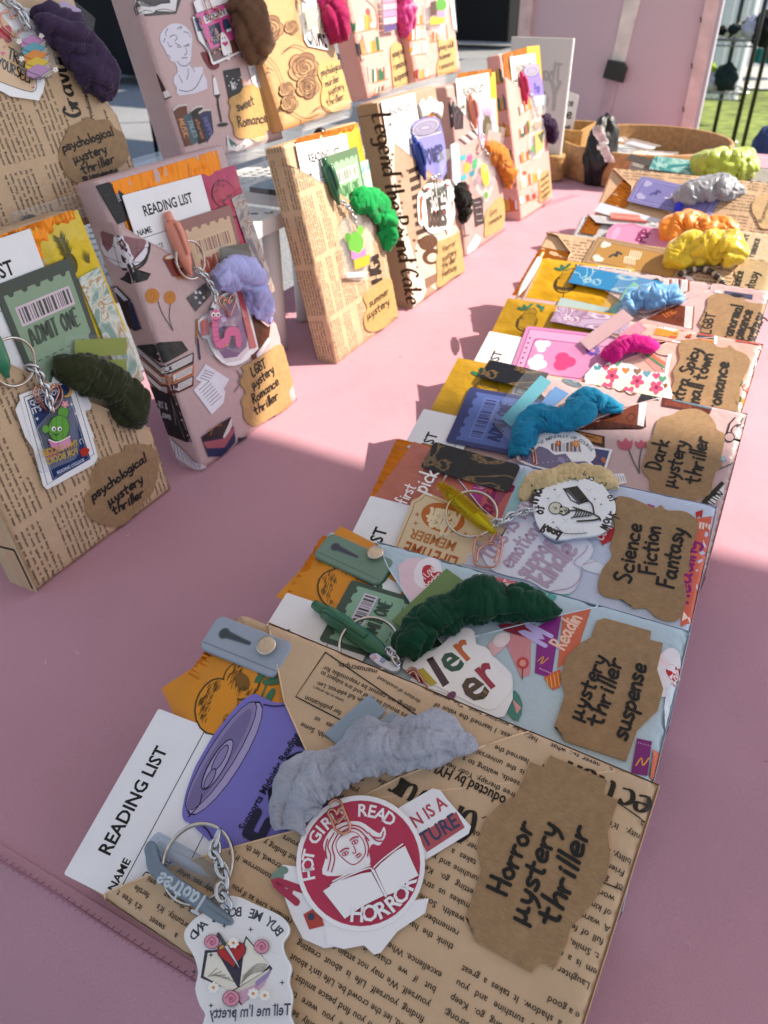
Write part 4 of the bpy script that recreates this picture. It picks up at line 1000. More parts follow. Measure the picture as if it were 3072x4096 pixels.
def charm_a(t):
    a = Art(k, 'd6', .006); out = '930,610 985,608 1060,640 1150,680 1192,720 1197,760 1172,800 1182,850 1207,900 1197,960 1212,1020 1202,1100 1210,1200 855,1200 850,1100 828,1060 808,990 820,920 800,850 765,790 770,740 830,680 905,655'
    a.base(out, .0026, 'e9e7ea', 'f2f4f6', .0003, 3); a.arc('BUY ME BOOKS AND', 985, 895, 205, -36, -148, .0034, '3a3f55', flip=True, bold=.02)
    ol = '2a2740'
    a.fill('832,945 850,830 885,830 1010,800 1020,770 1110,880 1130,905 1110,945 1060,1010 1000,1060 960,1000', ol); a.fill('845,938 862,842 900,838 985,985 955,1000', 'e9e4d8'); a.fill('995,980 1015,805 1022,782 1118,890 1085,925', 'ece7dc')
    a.fill('850,940 960,1003 985,990 1120,905 1105,945 1010,1050 960,1005', 'd8d2c4'); a.fill('970,1010 1055,975 1110,940 1095,975 1005,1055', 'cfa4c0'); a.fill('1060,960 1125,910 1110,945 1060,985', '9a86b8')
    for i in range(5): a.line('%d,%d %d,%d' % (862+8*i, 940-2*i, 900+18*i, 905+14*i), .25, '8a8478', 0); a.line('%d,%d %d,%d %d,%d' % (1000+2*i, 970-8*i, 1040+6*i, 930-10*i, 1095+3*i, 915-6*i), .25, '8a8478')
    a.heart(962, 845, 66, ol, -6); a.heart(962, 844, 60, 'b01a28', -6); a.fill('925,815 945,808 990,890 1000,915 985,900', ol); a.fill('930,814 944,810 985,885 994,905', 'd9d9e2'); a.line('915,820 955,795', 1.0, 'c9a24a', 0); a.line('905,765 932,806', 1.4, '3a3a50', 0)
    for x, y, r in ((878, 795, 32), (1085, 815, 32), (958, 1030, 36)):
        a.ell(x, y, r, r*.95, ol); a.ell(x, y, r*.93, r*.88, 'd98fa6'); a.line('%d,%d %d,%d %d,%d %d,%d %d,%d' % (x-r*.6, y, x, y-r*.6, x+r*.55, y, x, y+r*.45, x-r*.2, y), .3, '8a3f5c'); a.ell(x, y, r*.25, r*.22, 'b85a7c')
    for x, y, x1, y1 in ((855, 985, 830, 925), (850, 1000, 880, 940), (1060, 800, 1025, 770), (1075, 790, 1070, 745), (1110, 830, 1160, 850), (1090, 1000, 1150, 985), (1100, 1010, 1140, 1030)): a.leaf(x, y, x1, y1, .3, ol); a.leaf(x, y, x1, y1, .24, '8fa85a')
    for x, y in ((885, 985), (1098, 1018), (968, 800), (1050, 1010)): a.flower(x, y, 22, 'f5f2ea', 'd98a3a', 7)
    for x, y in ((805, 920), (875, 850), (1170, 965), (875, 1060), (930, 730), (1040, 745), (1140, 1060), (970, 1090)): a.star(x, y, 13, ol)
    a.txt("Tell me I'm pretty", (1205, 1098), (868, 1112), '3a3f55', 1.2, flip=True, bold=.01); t.part('charm', a.mb, 'gloss')
    b = Art(k, 'd6', .0062); b.base('925,640 930,600 960,596 985,612 975,650', .0022, 'e4e7ee', None, .0003, 3); t.part('charm_eyelet', b.mb, 'acrylic')
keychain(k, 'large clear keychain charm with heart, dagger and open book hanging off the front packet', charm_a, ('d6', (822, 470), 15, .0025, .1), ('d6', '905,345 890,420 915,480 935,540 920,590 950,645', (.005, .0065, .006, .006, .0065, .0075)), 7, .0052)
t = Thing('pen', 'grey highlighter with a clear barrel and long clip over the front pocket edge', 'pen', FR[k], (*FR[k].q('d6', [(700, 520)])[0], 0), 'pens clipped in the packets')
a = Art(k, 'd6', .0075); a.base('598,440 592,410 605,380 625,372 640,400 655,455 700,500 800,570 900,640 955,690 965,715 945,725 900,715 800,650 700,585 640,535 605,490', .004, '6f7e8d', None, .0012, 2)
a.hand('Taotree', (862, 615), (668, 505), 'b9c4cf', 1.05, .16, jit=0); t.part('pocket_clip', a.mb, 'plastic')
A_ = Vector((*FR[k].q('d6', [(628, 385)], .001)[0], .0005)); B_ = Vector((*FR[k].q('d6', [(905, 545)], -.003)[0], -.003))
t.part('barrel', MB().tube([A_.lerp(B_, f) for f in (0, .02, .5, 1)], [.004, .0052, .0052, .005], 'dfe6ee', 14), 'cleartint'); t.part('ink_tube', MB().tube([A_.lerp(B_, f) for f in (.08, 1)], .0022, 'cfd3da', 8), 'plastic')
heart_clip(k, 'd6', '1362,225 1385,206 1410,214 1432,260 1450,310 1447,335 1420,346 1392,330 1372,285 1360,262 1372,246 1390,252 1398,268 1402,250 1418,240 1430,258 1425,275 1402,300 1385,290', .0035, 'rose gold heart clip on the round crimson sticker')

# ---- second packet: pale blue, mystery thriller suspense
k = 'B'; packet(k, 'pale blue wrapped book behind the front one, kraft label reading mystery thriller suspense', 'wrap', BLUE)
def cup(a, x, y, s, col, band):
    a.fill([(x-s, y-s*.5), (x+s, y-s*.7), (x+s*.75, y+s*.7), (x-s*.6, y+s*.8)], col, 2); a.ell(x, y-s*.6, s, s*.25, 'f3ecec', -6); a.heart(x+s*.1, y+s*.15, s*.5, 'c0303a'); a.hand('I love', (x-s*.2, y+s*.2), (x+s*.4, y+s*.05), 'f4e4e0', 1, .16)
def bsheet(pr, base):
    a = Art(k, 'd3', base.d+.0003, pr, base.p)
    a.fill('490,300 560,270 610,330 560,430 520,420', 'e7c9d2', 2); a.ell(590, 322, 45, 55, 'f0e6ea', 25); a.heart(602, 335, 44, 'b8323e', 35); a.hand('I LOVE', (580, 345), (625, 310), 'f2dede', 1, .14); a.hand('Books', (585, 375), (640, 330), 'f2dede', 1, .14)
    for x0, y0, x1, y1 in ((660, 290, 720, 300), (690, 285, 745, 320), (600, 262, 650, 268)): a.leaf(x0, y0, x1, y1, .3, 'b7bf4e')
    a.fill('745,325 905,345 890,400 730,365', 'c8606a', 0); a.fill('795,330 850,338 838,385 782,372', '9a2e86'); a.hand('reading', (760, 362), (890, 375), 'f0d0c8', 1, .14); a.fill('905,350 1020,395 1000,430 900,395', '5aa59f'); 
    for i in range(5): a.line('%d,%d %d,%d' % (915+18*i, 358+7*i, 905+18*i, 392+7*i), .3, 'f1e7dc', 0)
def bpock(pr, base):
    a = Art(k, 'd3', .0003, pr, base.p)
    a.fill('870,520 935,485 930,660 900,672 850,560', 'd88e95'); a.hand('IN', (940, 560), (962, 500), '8c3040', 1.3, .16); a.fill('955,500 1035,455 1000,672 945,655', '8a2c82'); a.hand('MY', (975, 565), (1022, 490), 'c7b7ea', 1.2, .16)
    for i in range(7): x = 962+7*i; a.ell(x, 640+3*i, 2.4, 2.4, 'e6b9d6', 0, 8)
    a.line('955,615 975,600 965,625 990,605', .5, 'e8a23c'); a.fill('1040,450 1135,432 1080,600 1020,640', 'd06a4c'); a.hand('Reading', (1040, 580), (1112, 450), 'f2c6b0', 1.1, .15); a.fill('975,670 1030,640 1030,700 1005,712', 'd8643c')
    for i in range(4): a.line('%d,%d %d,%d' % (985+12*i, 672-6*i, 990+12*i, 705-3*i), .4, 'f0c64a', 0)
    a.ell(905, 622, 20, 20, 'c84a4a'); a.ell(905, 622, 11, 11, 'e39a90'); a.leaf(905, 600, 912, 570, .3, '3f7d4f'); a.line('905,640 903,675', .5, '7a4a30', 0); a.fill('790,560 850,520 862,545 810,600', 'e6b8bd', 2); a.ell(835, 545, 30, 22, 'f1dfe2', -30)
    for x0, y0, x1, y1 in ((1440, 585, 1370, 545), (1445, 580, 1462, 520), (1448, 590, 1430, 530)): a.leaf(x0, y0, x1, y1, .28, '3d6b3c')
    a.ell(1385, 650, 45, 85, 'efe6ec', 15); a.heart(1418, 655, 42, 'c2242e', 10); a.hand('I', (1412, 655), (1425, 640), 'f4dcdc', 1.2, .16); a.hand('Love', (1405, 685), (1450, 650), 'f4dcdc', 1, .16)
    a.fill('1385,700 1450,690 1420,850 1380,830', 'd9e2ea', 2); a.fill('1285,870 1335,880 1320,995 1265,985', '7e2a74'); a.fill('1340,905 1385,915 1370,1000 1330,1000', 'd06a4c')
    for i in range(6): a.ell(1290+8*i, 885+2*i, 2, 2, 'd9a6cc', 0, 8)
    a.line('1282,960 1300,935 1305,960 1325,935', .6, 'e8a23c'); a.fill('855,735 880,712 905,760 890,815 858,790', '4f8a80', 2); a.fill('870,740 900,770 885,790', 'e3a09c'); a.fill('1215,930 1235,930 1225,945', 'a8c246')
pf = FR[k].q('d3', '418,205 455,300 530,418 700,640', -.0006); pf += [(FR[k].w+.02, -.02), (FR[k].w+.02, pf[0][1])]
b1 = flap(k, pf, -.0006); pr = MB(); bsheet(pr, b1); decal(b1, pr)
b2 = flap(k, D(k, 'd3', '300,690 500,610 760,530 1000,470 1150,434', .86), 0); pr = MB(); bpock(pr, b2); decal(b2, pr)
label_tag(k, b2, 'd3', '1178,470 1332,512 1330,542 1372,552 1352,640 1373,705 1355,775 1310,820 1285,845 1250,945 1045,880 1055,850 1010,832 1045,725 1030,665 1050,600 1100,552 1132,535 1150,480',
  [('µystery', (1100, 815), (1185, 600), .95), ('thriller', (1168, 835), (1240, 610), 1), ('suspense', (1250, 880), (1318, 625), 1)], pen=.17, sm=0)
finish(k, [('side_fold', b1), ('front_pocket', b2)])
tea_sachet(k, 'd3', (85, 398), (300, 165), .075, -.0045, 'orange tea sachet with dark fruit print beside the green strap', 'd98a17', 'orange', lab=(.52, .6, .95, .95))
amber_wrapper(k, 'd3', (60, 490), (240, 200), .02, -.0052, 'amber foil edge behind the orange sachet of the second packet')
card_tr(k, 'd3', (122, 390), .06, -.0035, 'white reading list card half hidden by the front packet, only a T showing')
ticket(k, 'd3', (228, 547), (338, 347), .085, -.0028, 'green ticket bookmark under the green pen in the second packet', '47594f', '8cb39a', 'd6c8da', '40564a')
strap(k, 'd3', (268, 188), (485, 284), .0195, -.0011, '6f8a78', 'grey green silicone strap with a slot and stud in the second packet', (415, 255))
tabs(k, 'd3', ['470,482 652,310 715,355 497,506', '522,540 560,500 600,520 540,560'], .0008, 'olive green page flags in the second packet', ['5d7f2c', '4f7432'], '468,480 655,306 800,400 600,560')
scrunchie(k, 'd3', '512,600 545,535 612,468 710,425 820,420 920,436 1020,458', (.003, .007, .009, .009, .008, .006, .002), .0124, '0b3d29', 'dark green velvet scrunchie in the second packet', seed=4, fuzz=5000, ends=(.7, .25))
def killer(a):
    a.fill('548,650 575,640 622,692 600,700', 'b5a01e'); a.fill('585,612 606,602 662,690 640,704', '3f2430'); a.fill('520,655 540,645 585,695 565,690', '7a2a3a')
    a.txt('e', (664, 664), (716, 628), '14503c', 1.15, bold=.045); a.txt('r', (712, 620), (752, 592), 'c5622a', 1.2, bold=.045); a.txt('e', (738, 762), (800, 720), '4a3726', 1.15, bold=.045); a.txt('r', (792, 712), (838, 680), '9c2240', 1.25, bold=.045); a.ell(668, 732, 18, 12, '6b2a5a', -40); a.ell(765, 738, 7, 5, '2a1e14', 0); a.ell(780, 720, 8, 4, '8a6a4a', 30)
stickers(k, 'white sticker with chunky coloured letters ending ler and er on a thick bundle', [('d3', '520,650 640,600 740,560 850,640 872,690 850,790 700,800', 2, 'efedf1', lambda a: a.fill('830,655 862,690 840,730', '3a4a78')), ('d3', '530,680 640,600 800,640 855,700 845,800 760,790 640,720', 2, 'efedf1', None),
  ('d3', '505,640 540,590 610,582 660,540 690,512 722,506 745,522 750,560 780,570 800,592 815,640 860,680 868,712 830,760 790,780 700,740 600,690', 2, 'f3f1f4', killer)], .0012)
def charm_b(t):
    a = Art(k, 'd3', .004); a.base('395,600 420,590 440,605 470,620 490,600 497,640 470,650 420,625', .0022, 'dfe2ee', None, .0003, 2); a.flower(410, 604, 12, 'c3a8e0'); a.flower(440, 615, 10, '8a9ae0'); t.part('charm', a.mb, 'gloss')
keychain(k, 'split ring keychain with a tiny pale charm over the green pen', charm_b, ('d3', (395, 565), 15.5, .003, .1), ('d3', '462,585 478,600 485,615', (.005, .006, .005)), 4, .005)
pen(k, 'd3', (213, 428), (480, 616), .0005, .001, .0052, '2e6b4c', 'dark green retractable pen in the second packet')
heart_clip(k, 'd3', '520,655 535,640 555,650 580,690 590,705/525,665 545,655 562,690', .0035, 'rose gold clip at the lower left of the coloured letter sticker')

# ---- third packet: pale blue, science fiction fantasy
k = 'C'; packet(k, 'pale blue wrapped book third from the front, kraft label reading Science Fiction Fantasy', 'wrap', 'c3cbe0')
def cflap(pr, base):
    a = Art(k, 'g1', base.d+.0003, pr, base.p); a.fill('1290,960 1600,1030 1500,1270 1230,1150', 'c4615a'); a.fill('1390,985 1450,1000 1380,1250 1300,1180', 'b0368a'); a.fill('1260,955 1290,960 1270,1010 1250,985', 'd8d2a0')
    for i in range(7): a.line('1420,1040 %d,%d' % (1420+45*math.cos(math.pi+i*.5), 1030+40*math.sin(math.pi+i*.5)), .5, 'f0b0c8', 0)
    a.hand('Reading', (1440, 1260), (1570, 1010), '8a1f5c', 1.3, .17); a.line('1330,1180 1370,1200 1350,1240', .6, 'a8d8e8'); a.fill('1600,1040 1659,900 1659,1244 1540,1200', '9cc4cc'); 
    for i in range(9): a.line('%d,%d %d,%d' % (1540+9*i, 905-4*i, 1470+9*i, 1200-4*i), .2, 'c98088', 0)
def cpock(pr, base):
    a = Art(k, 'd3', .0003, pr, base.p); a.fill('1440,150 1535,130 1495,470 1430,500', 'd4644e'); a.fill('1480,118 1505,110 1500,140 1492,130 1482,142', 'b8302c'); a.fill('1490,150 1530,158 1528,180 1486,172', 'f1dcd0'); a.hand('Reading', (1452, 425), (1486, 215), '8a1f74', .8, .17)
    for i in range(4): a.line('%d,%d %d,%d' % (1492+10*i, 152+2*i, 1489+10*i, 172+2*i), .5, 'd4644e', 0)
    a.fill('1440,450 1485,460 1478,490 1434,480', 'f1dcd0'); a.heart(1180, 195, 42, 'c0303a', 15); a.hand('Love', (1165, 215), (1208, 165), 'f2d6d6', 1, .15); a.leaf(1205, 105, 1210, 55, .35, '5d8f4e'); a.leaf(1212, 100, 1230, 70, .3, '7ba85a'); a.fill('1320,90 1345,98 1340,110 1318,102', 'a23a86')
    a.fill('690,290 830,215 850,330', 'c9c6d4'); a.ell(1130, 300, 60, 20, 'd9dde8', 20); a.line('1150,285 1090,300', .4, 'c08a92', 0)
    a.fill('1000,385 1030,375 1060,400 1040,440 1010,430', '7fc0b8')
pf = FR[k].q('g1', '1210,830 1290,985 1420,1150 1660,1350', -.0006); pf += [(FR[k].w+.02, -.02), (FR[k].w+.02, pf[0][1])]
b1 = flap(k, pf, -.0006); pr = MB(); cflap(pr, b1); decal(b1, pr)
b2 = flap(k, D(k, 'd3', '690,282 800,225 1000,120 1220,38', .84), 0); pr = MB(); cpock(pr, b2); decal(b2, pr)
label_tag(k, b2, 'd3', '1215,70 1260,70 1310,90 1345,105 1365,95 1385,112 1440,115 1480,140 1488,175 1465,240 1445,290 1460,310 1440,330 1450,400 1430,465 1400,482 1350,470 1315,440 1270,440 1260,415 1215,410 1165,395 1155,360 1170,310 1200,270 1195,230 1210,180 1205,120',
  [('Science', (1262, 360), (1300, 160), 1), ('Fiction', (1345, 330), (1360, 168), 1), ('Fantasy', (1405, 375), (1445, 175), 1)], pen=.165)
finish(k, [('side_fold', b1), ('front_pocket', b2)])
amber_wrapper(k, 'g1', (770, 1150), (948, 768), .03, -.0052, 'amber foil strip beside the coral sachet of the third packet')
P = pq(k, 'g1', (818, 1088), (1045, 776), .085, -.0035)
t = tea_sachet(k, 'g1', (818, 1088), (1045, 776), .085, -.0035, 'coral sachet with white script ending in pick and a leaf, third packet', 'bd6c5c', 'plain', lab=None)
a = Art(k, 'g1', .0002); a.hand('pick', (1108, 1072), (1185, 950), 'f4efef', 1.1, .11); a.hand('first', (1000, 1130), (1060, 1030), 'f4efef', 1.2, .11); a.leaf(1105, 985, 1015, 960, .25, 'f4efef'); a.leaf(1108, 985, 1080, 920, .3, 'f4efef'); a.txt('POWER CHEER', (1180, 1050), (1235, 960), 'f4efef', .8); t_p = t.part('script', a.mb, 'card')
card_tr(k, 'g1', (805, 1082), .06, -.0028, 'white reading list card with ST showing at the left of the third packet')
bookmark(k, 'g1', (1157, 782), (1637, 915), .0225, .0008, 'black and gold marbled bookmark above the yellow pen in the third packet', ('10131c', '8a6b4a', '1a1c24'), .003)
a = Art(k, 'd3', .0002); a.base('475,250 500,180 530,110 535,85 560,75 580,55 640,80 800,135 860,160 800,250 690,300', .0006, 'dcc3a0', None, 0, 0, .002)
a.line('486,245 510,185 540,115 546,92 566,84 582,66 640,90 840,160', .5, 'a8633a', 0); a.ell(640, 142, 74, 48, 'c06a30', 15); a.hand('Admit', (700, 128), (595, 108), 'efd9b4', 1.3, .2); a.hand('One', (675, 160), (605, 138), 'efd9b4', 1.3, .2); a.txt('MEMBER', (690, 225), (540, 178), 'b8743f', 1.2, bold=.02); a.txt('LIFETIME', (695, 275), (520, 220), 'b05a28', 1.5, bold=.04)
for x, y in ((550, 160), (555, 130), (715, 195)): a.star(x, y, 9, 'b8743f')
single('ticket_bookmark', a.mb, 'card', FR[k], 'cream and orange Admit One Lifetime Member ticket lying upside down', 'bookmark', 'ticket shaped bookmarks')
scrunchie(k, 'd2', '500,830 540,775 600,738 690,715 800,712 890,728 958,760', (.001, .002, .003, .003, .003, .003, .001), .009, 'd2b78a', 'beige plush scrunchie behind the skeleton charm', seed=5, fuzz=1500)
def emo(a):
    for s, p0, p1 in (('this is my', (800, 285), (950, 95)), ('emotional', (868, 312), (985, 155)), ('support', (918, 345), (1028, 205)), ('kindle', (985, 372), (1090, 245))): a.hand(s, p0, p1, 'b39ab4', 1.2, .14)
    a.line('1000,385 1070,370 1105,320 1075,290 1110,255 1120,235', .5, 'b39ab4')
    for x, y in ((855, 190), (985, 245), (995, 320), (860, 275)): a.star(x, y, 9, 'b39ab4', .3, 6)
stickers(k, 'pale lilac cloud shaped sticker about an emotional support kindle', [('d3', '770,255 830,215 900,90 945,80 960,180 1010,230 1060,215 1112,210 1138,242 1128,275 1098,305 1092,352 1060,392 990,388 930,352 850,332 800,312', 3, 'dcdcec', emo)], .0012)
def charm_c(t):
    a = Art(k, 'd2', .0065); a.base('545,745 575,735 600,747 660,715 720,700 760,695 800,712 850,735 880,762 900,790 930,830 936,880 915,930 905,960 860,990 800,1000 740,1005 690,1015 640,1010 590,980 560,930 545,860 553,800', .0026, 'ebebef', 'f2f4f6', .0003, 3)
    K = '17161c'
    a.hand('Born', (600, 758), (558, 850), K, -1.0, .22); a.hand('to', (600, 860), (590, 900), K, -1.0, .2); a.hand('Read', (598, 945), (685, 985), K, -1.1, .22); a.hand('Forced', (890, 762), (770, 718), K, -.9, .14); a.hand('to', (912, 840), (895, 808), K, -1.0, .15); a.hand('Work', (860, 960), (915, 880), K, -1.0, .15)
    a.fill('690,775 755,762 815,835 765,850', K); a.fill('700,782 715,780 770,845 760,848', '4a4a55'); a.line('690,775 725,830 765,850', .7, K, 0)
    a.ell(652, 868, 34, 30, K); a.ell(652, 868, 30, 26, 'cfcab8'); a.fill('672,855 715,868 720,890 690,905 670,895', K); a.fill('675,860 708,870 712,886 690,898 672,890', 'cfcab8'); a.ell(680, 884, 7, 6, K); a.ell(680, 862, 6, 5, K); a.line('640,862 662,872/648,878 655,860', .3, K, 0); a.line('700,872 712,890/692,874 706,896', .5, K, 0)
    a.line('715,880 780,880 850,905 865,925', 1.0, K)
    for i in range(7): a.line('%d,%d %d,%d %d,%d %d,%d' % (735+13*i, 862+4*i, 752+12*i, 876+3*i, 742+12*i, 905, 726+13*i, 915-2*i), .7, K)
    a.line('755,930 830,925 860,918', 1.2, K); a.line('835,895 825,850 800,830', .9, K); a.line('770,825 790,815/770,832 798,828/775,840 800,838', .5, K, 0)
    a.line('655,955 690,985 740,990 800,985', .5, K); a.line('625,735 670,720 720,725 760,740', .4, K)
    for i in range(7): x = 665+20*i; a.leaf(x, 975+i*2, x-6, 958, .3, K); a.leaf(x, 978+i, x+10, 995, .3, K)
    for i in range(6): x = 635+20*i; a.leaf(x, 735-i, x-5, 748, .3, K); a.leaf(x, 732, x+10, 718, .3, K)
    for x, y in ((648, 780), (616, 822), (838, 825), (868, 850), (640, 935), (745, 728)): a.star(x, y, 8, K)
    for x, y in ((812, 785), (700, 928), (665, 812)): a.leaf(x, y, x-18, y-12, .5, '3a3a44'); a.leaf(x, y, x+16, y-12, .5, '3a3a44'); a.leaf(x, y, x+10, y+12, .4, '3a3a44'); a.leaf(x, y, x-12, y+10, .4, '3a3a44')
    t.part('charm', a.mb, 'gloss')
keychain(k, 'clear round keychain charm of a skeleton reading, printed in mirrored black', charm_c, ('d3', (735, 130), 15.5, .0045, .12), ('d3', '805,160 840,152 880,128 945,114', (.005, .006, .006, .0068)), 6, .005)
pen(k, 'd3', (630, 32), (815, 194), .006, .0045, .0052, 'e3d22a', 'translucent yellow pen lying over the key ring', clear=True, barrel='efe04a', m='cleartint')
heart_clip(k, 'd3', '745,297 742,240 755,205 775,203 795,222 810,198 828,203 836,235 815,302 748,300/752,290 760,250 790,232 822,240 812,292', .004, 'rose gold heart clip on the lilac sticker')

# ---- fourth packet: mauve with printed books, dark mystery thriller
k = 'D'; packet(k, 'mauve book print packet fourth from the front, kraft label reading Dark mystery thriller', 'wrap', MAUVE)
def dflap(pr, base):
    a = Art(k, 'd2', base.d+.0003, pr, base.p)
    for i in range(4): x = 860+50*i; a.ell(x, 262+14*i, 32, 22, '7a4a36', 15); a.ell(x, 260+14*i, 28, 18, 'ece6e6', 15); [a.line('%d,%d %d,%d' % (x-18+9*j, 250+14*i+j, x-14+9*j, 272+14*i+j), .2, '6a6066', 0) for j in range(5)]
    a.fill('1060,315 1170,335 1130,375 1040,360', '2a262c'); a.ell(730, 268, 50, 16, '5e6a72', 20); a.ell(745, 262, 12, 7, '8fa0a4', 20)
def dpock(pr, base):
    a = Art(k, 'd2', .0003, pr, base.p)
    a.fill('760,495 1075,360 1082,480 1060,490 830,455', '4a2418'); a.fill('790,480 1045,365 1045,475 850,445', '6b3523'); a.fill('1050,362 1085,360 1070,478 1040,470', 'e9e6ee')
    for i in range(5): a.line('%d,364 %d,470' % (1053+6*i, 1042+6*i), .25, '77707a', 0)
    a.hand('THE', (885, 440), (965, 400), 'b06a3a', 1.3, .16); a.line('985,440 1010,415 1030,430 1010,455 990,440', .6, '3a1a10'); a.line('900,450 940,448', .5, '3a1a10', 0)
    a.fill('735,495 885,525 885,580 820,560', '3c2a22'); a.fill('755,503 872,530 872,560 815,548', 'b9733a'); a.line('770,515 850,540/800,515 800,540/790,530 840,525', .5, '3c2a22', 0)
    for x, y, s in ((985, 562, 1.1), (1058, 562, .8)):
        a.fill([(x-30*s, y+15*s), (x-36*s, y-20*s), (x-15*s, y-8*s), (x, y-28*s), (x+15*s, y-10*s), (x+30*s, y-20*s), (x+25*s, y+18*s), (x, y+26*s)], 'b8586a', 2); a.leaf(x-30*s, y+24*s, x+38*s, y+14*s, .18, '45474a')
    for s in ('1000,590 1020,640 1050,700', '1060,585 1050,640 1050,700'): a.line(s, .9, '5a5a5c')
    for x0, y0, x1, y1 in ((1010, 625, 975, 605), (1030, 660, 985, 665), (1060, 625, 1090, 605), (1015, 628, 1030, 600), (1055, 670, 1090, 640)): a.leaf(x0, y0, x1, y1, .3, '5a5a5c'); a.leaf(x0, y0, x1, y1, .16, MAUVE)
    a.fill('1160,330 1395,390 1385,415 1155,378', '5a2a22'); a.fill('1175,345 1300,375 1295,392 1170,372', '7a3c2e'); a.fill('1205,338 1395,385 1393,393 1200,348', '5d7786')
    a.ell(1520, 500, 34, 38, '2a262c', 20); a.ell(1520, 500, 29, 33, 'b89a9c', 20); a.ell(1478, 525, 26, 24, '2a262c', 0); a.ell(1478, 525, 21, 19, 'b89a9c', 0); a.line('1465,510 1480,460 1505,432', 1.0, '2a262c', 0); a.line('1535,475 1552,425', 1.2, '2a262c', 0)
    a.fill('1345,830 1440,735 1455,745 1360,850', '2c2a26'); a.fill('1365,845 1455,752 1450,800 1385,860', 'e9e5e4'); a.hand('MYTHO', (1385, 862), (1452, 790), '2c2a26', 1.2, .15); a.flower(1450, 630, 14, '86b2d4'); a.line('1420,680 1480,655 1500,640', .7, '4a4a4e')
    a.fill('920,705 975,700 990,745 935,760', 'e9e6ec'); [a.line('%d,712 %d,738' % (935+11*i, 945+11*i), .3, '44424a', 0) for i in range(4)]
pf = FR[k].q('d2', '480,190 560,300 760,500', -.0006); pf += [(FR[k].w+.02, -.02), (FR[k].w+.02, pf[0][1])]
b1 = flap(k, pf, -.0006); pr = MB(); dflap(pr, b1); decal(b1, pr)
b2 = flap(k, D(k, 'd2', '470,625 720,495 970,390 1157,335', .84), 0); pr = MB(); dpock(pr, b2); decal(b2, pr)
label_tag(k, b2, 'g2', '700,262 790,262 880,310 930,380 945,430 1000,460 1003,530 975,660 985,720 940,760 910,850 890,940 820,975 755,1000 640,985 430,945 400,830 345,770 345,700 380,600 370,540 420,500 440,420 480,340 580,310 640,275',
  [('Dark', (480, 765), (560, 520), 1), ('µystery', (600, 900), (705, 525), .95), ('thriller', (800, 870), (880, 490), 1)], pen=.16)
finish(k, [('side_fold', b1), ('front_pocket', b2)])
tea_sachet(k, 'd2', (58, 398), (190, 150), .09, -.0042, 'yellow tea sachet with a mango print in the mauve packet', 'b48a12', 'pear', lab=(.52, .62, .95, .96))
card_tr(k, 'd2', (27, 397), .045, -.0036, 'white reading list card with ST at the left of the mauve packet')
bookmark(k, 'd2', (338, 163), (620, 228), .0205, .0008, 'black and gold marbled bookmark beside yellow sachet of the mauve packet', ('0d111c', '7d6038', '161a24'), .001)
ticket(k, 'd2', (130, 552), (246, 294), .09, -.002, 'blue ticket bookmark in the mauve packet', '39406f', '5a6cab', '6a7cbb', '2f3768')
tabs(k, 'd2', ['395,442 582,238 632,270 442,482', '580,372 650,290 715,325 622,402', '480,500 530,470 560,500 500,540'], .0009, 'teal and blue page flags in a clear sleeve in the mauve packet', ['4fa3b6', '4f86c0', '3d78ae'], '330,440 555,168 800,310 640,520 470,590')
scrunchie(k, 'd2', '472,620 505,510 580,440 670,455 750,430 800,365 870,365 930,388 968,396', (.002, .005, .006, .006, .007, .007, .005, .003, .001), .0118, '1f86ae', 'teal blue velvet scrunchie in the mauve packet', seed=6, fuzz=3500, ends=(.7, .3))
def course(a):
    a.arc('NOT MENTALLY OF COURSE', 685, 700, 168, 226, 324, .0027, '2a4a5a', bold=.03)
    for i in range(8): x = 630+18*i; a.fill('%d,%d %d,%d %d,600 %d,600' % (x, 562-4*(i % 3), x+13, 560-4*(i % 3), x+13, x), ('56657a', 'a86a4a', '4a5a80', 'c8c2c8')[i % 4])
    a.flower(665, 560, 14, 'c8603a'); a.flower(750, 562, 18, 'd98a5a'); a.line('765,575 770,600', .8, '8a4a3a', 0)
stickers(k, 'sticker bundle with a white dome reading Not Mentally Of Course', [('d2', '820,575 922,590 880,720 800,690', 0, 'eeecf0', lambda a: (a.fill('832,584 908,596 872,708 806,682', '28386e'), a.ell(880, 640, 16, 10, 'b0603a', 60), a.line('835,600 850,625 840,650 870,660', .8, '8a2a4a'))),
  ('d2', '490,560 520,515 580,500 600,560 560,600', 3, 'e9e9ef', lambda a: a.hand('CH', (505, 570), (570, 520), '3f5f86', 1.2, .25)), ('d2', '560,570 580,520 640,498 720,498 800,535 835,585 830,640 700,690 600,640', 3, 'f0eff2', course),
  ('d2', '470,640 505,600 545,590 570,562 620,580 650,605 700,600 735,640 790,635 830,660 850,700 845,735 640,700', 3, 'efedf2', lambda a: (a.fill('480,638 510,610 550,600 572,574 618,590 650,616 700,610 730,648 790,645 822,668 838,705 640,688', '6c6588', 2), [a.star(500+23*i, 625+(i*37 % 40), 4, 'd9d0ea') for i in range(12)], a.ell(680, 640, 20, 14, '8f86b0', 30), a.fill('720,660 770,655 775,690 725,690', '534c70')))], .001)
heart_clip(k, 'd2', '480,640 500,590 530,572 552,590 562,650 555,665/505,600 530,590 545,615 548,655', .0034, 'rose gold clip on the sticker bundle of the mauve packet')
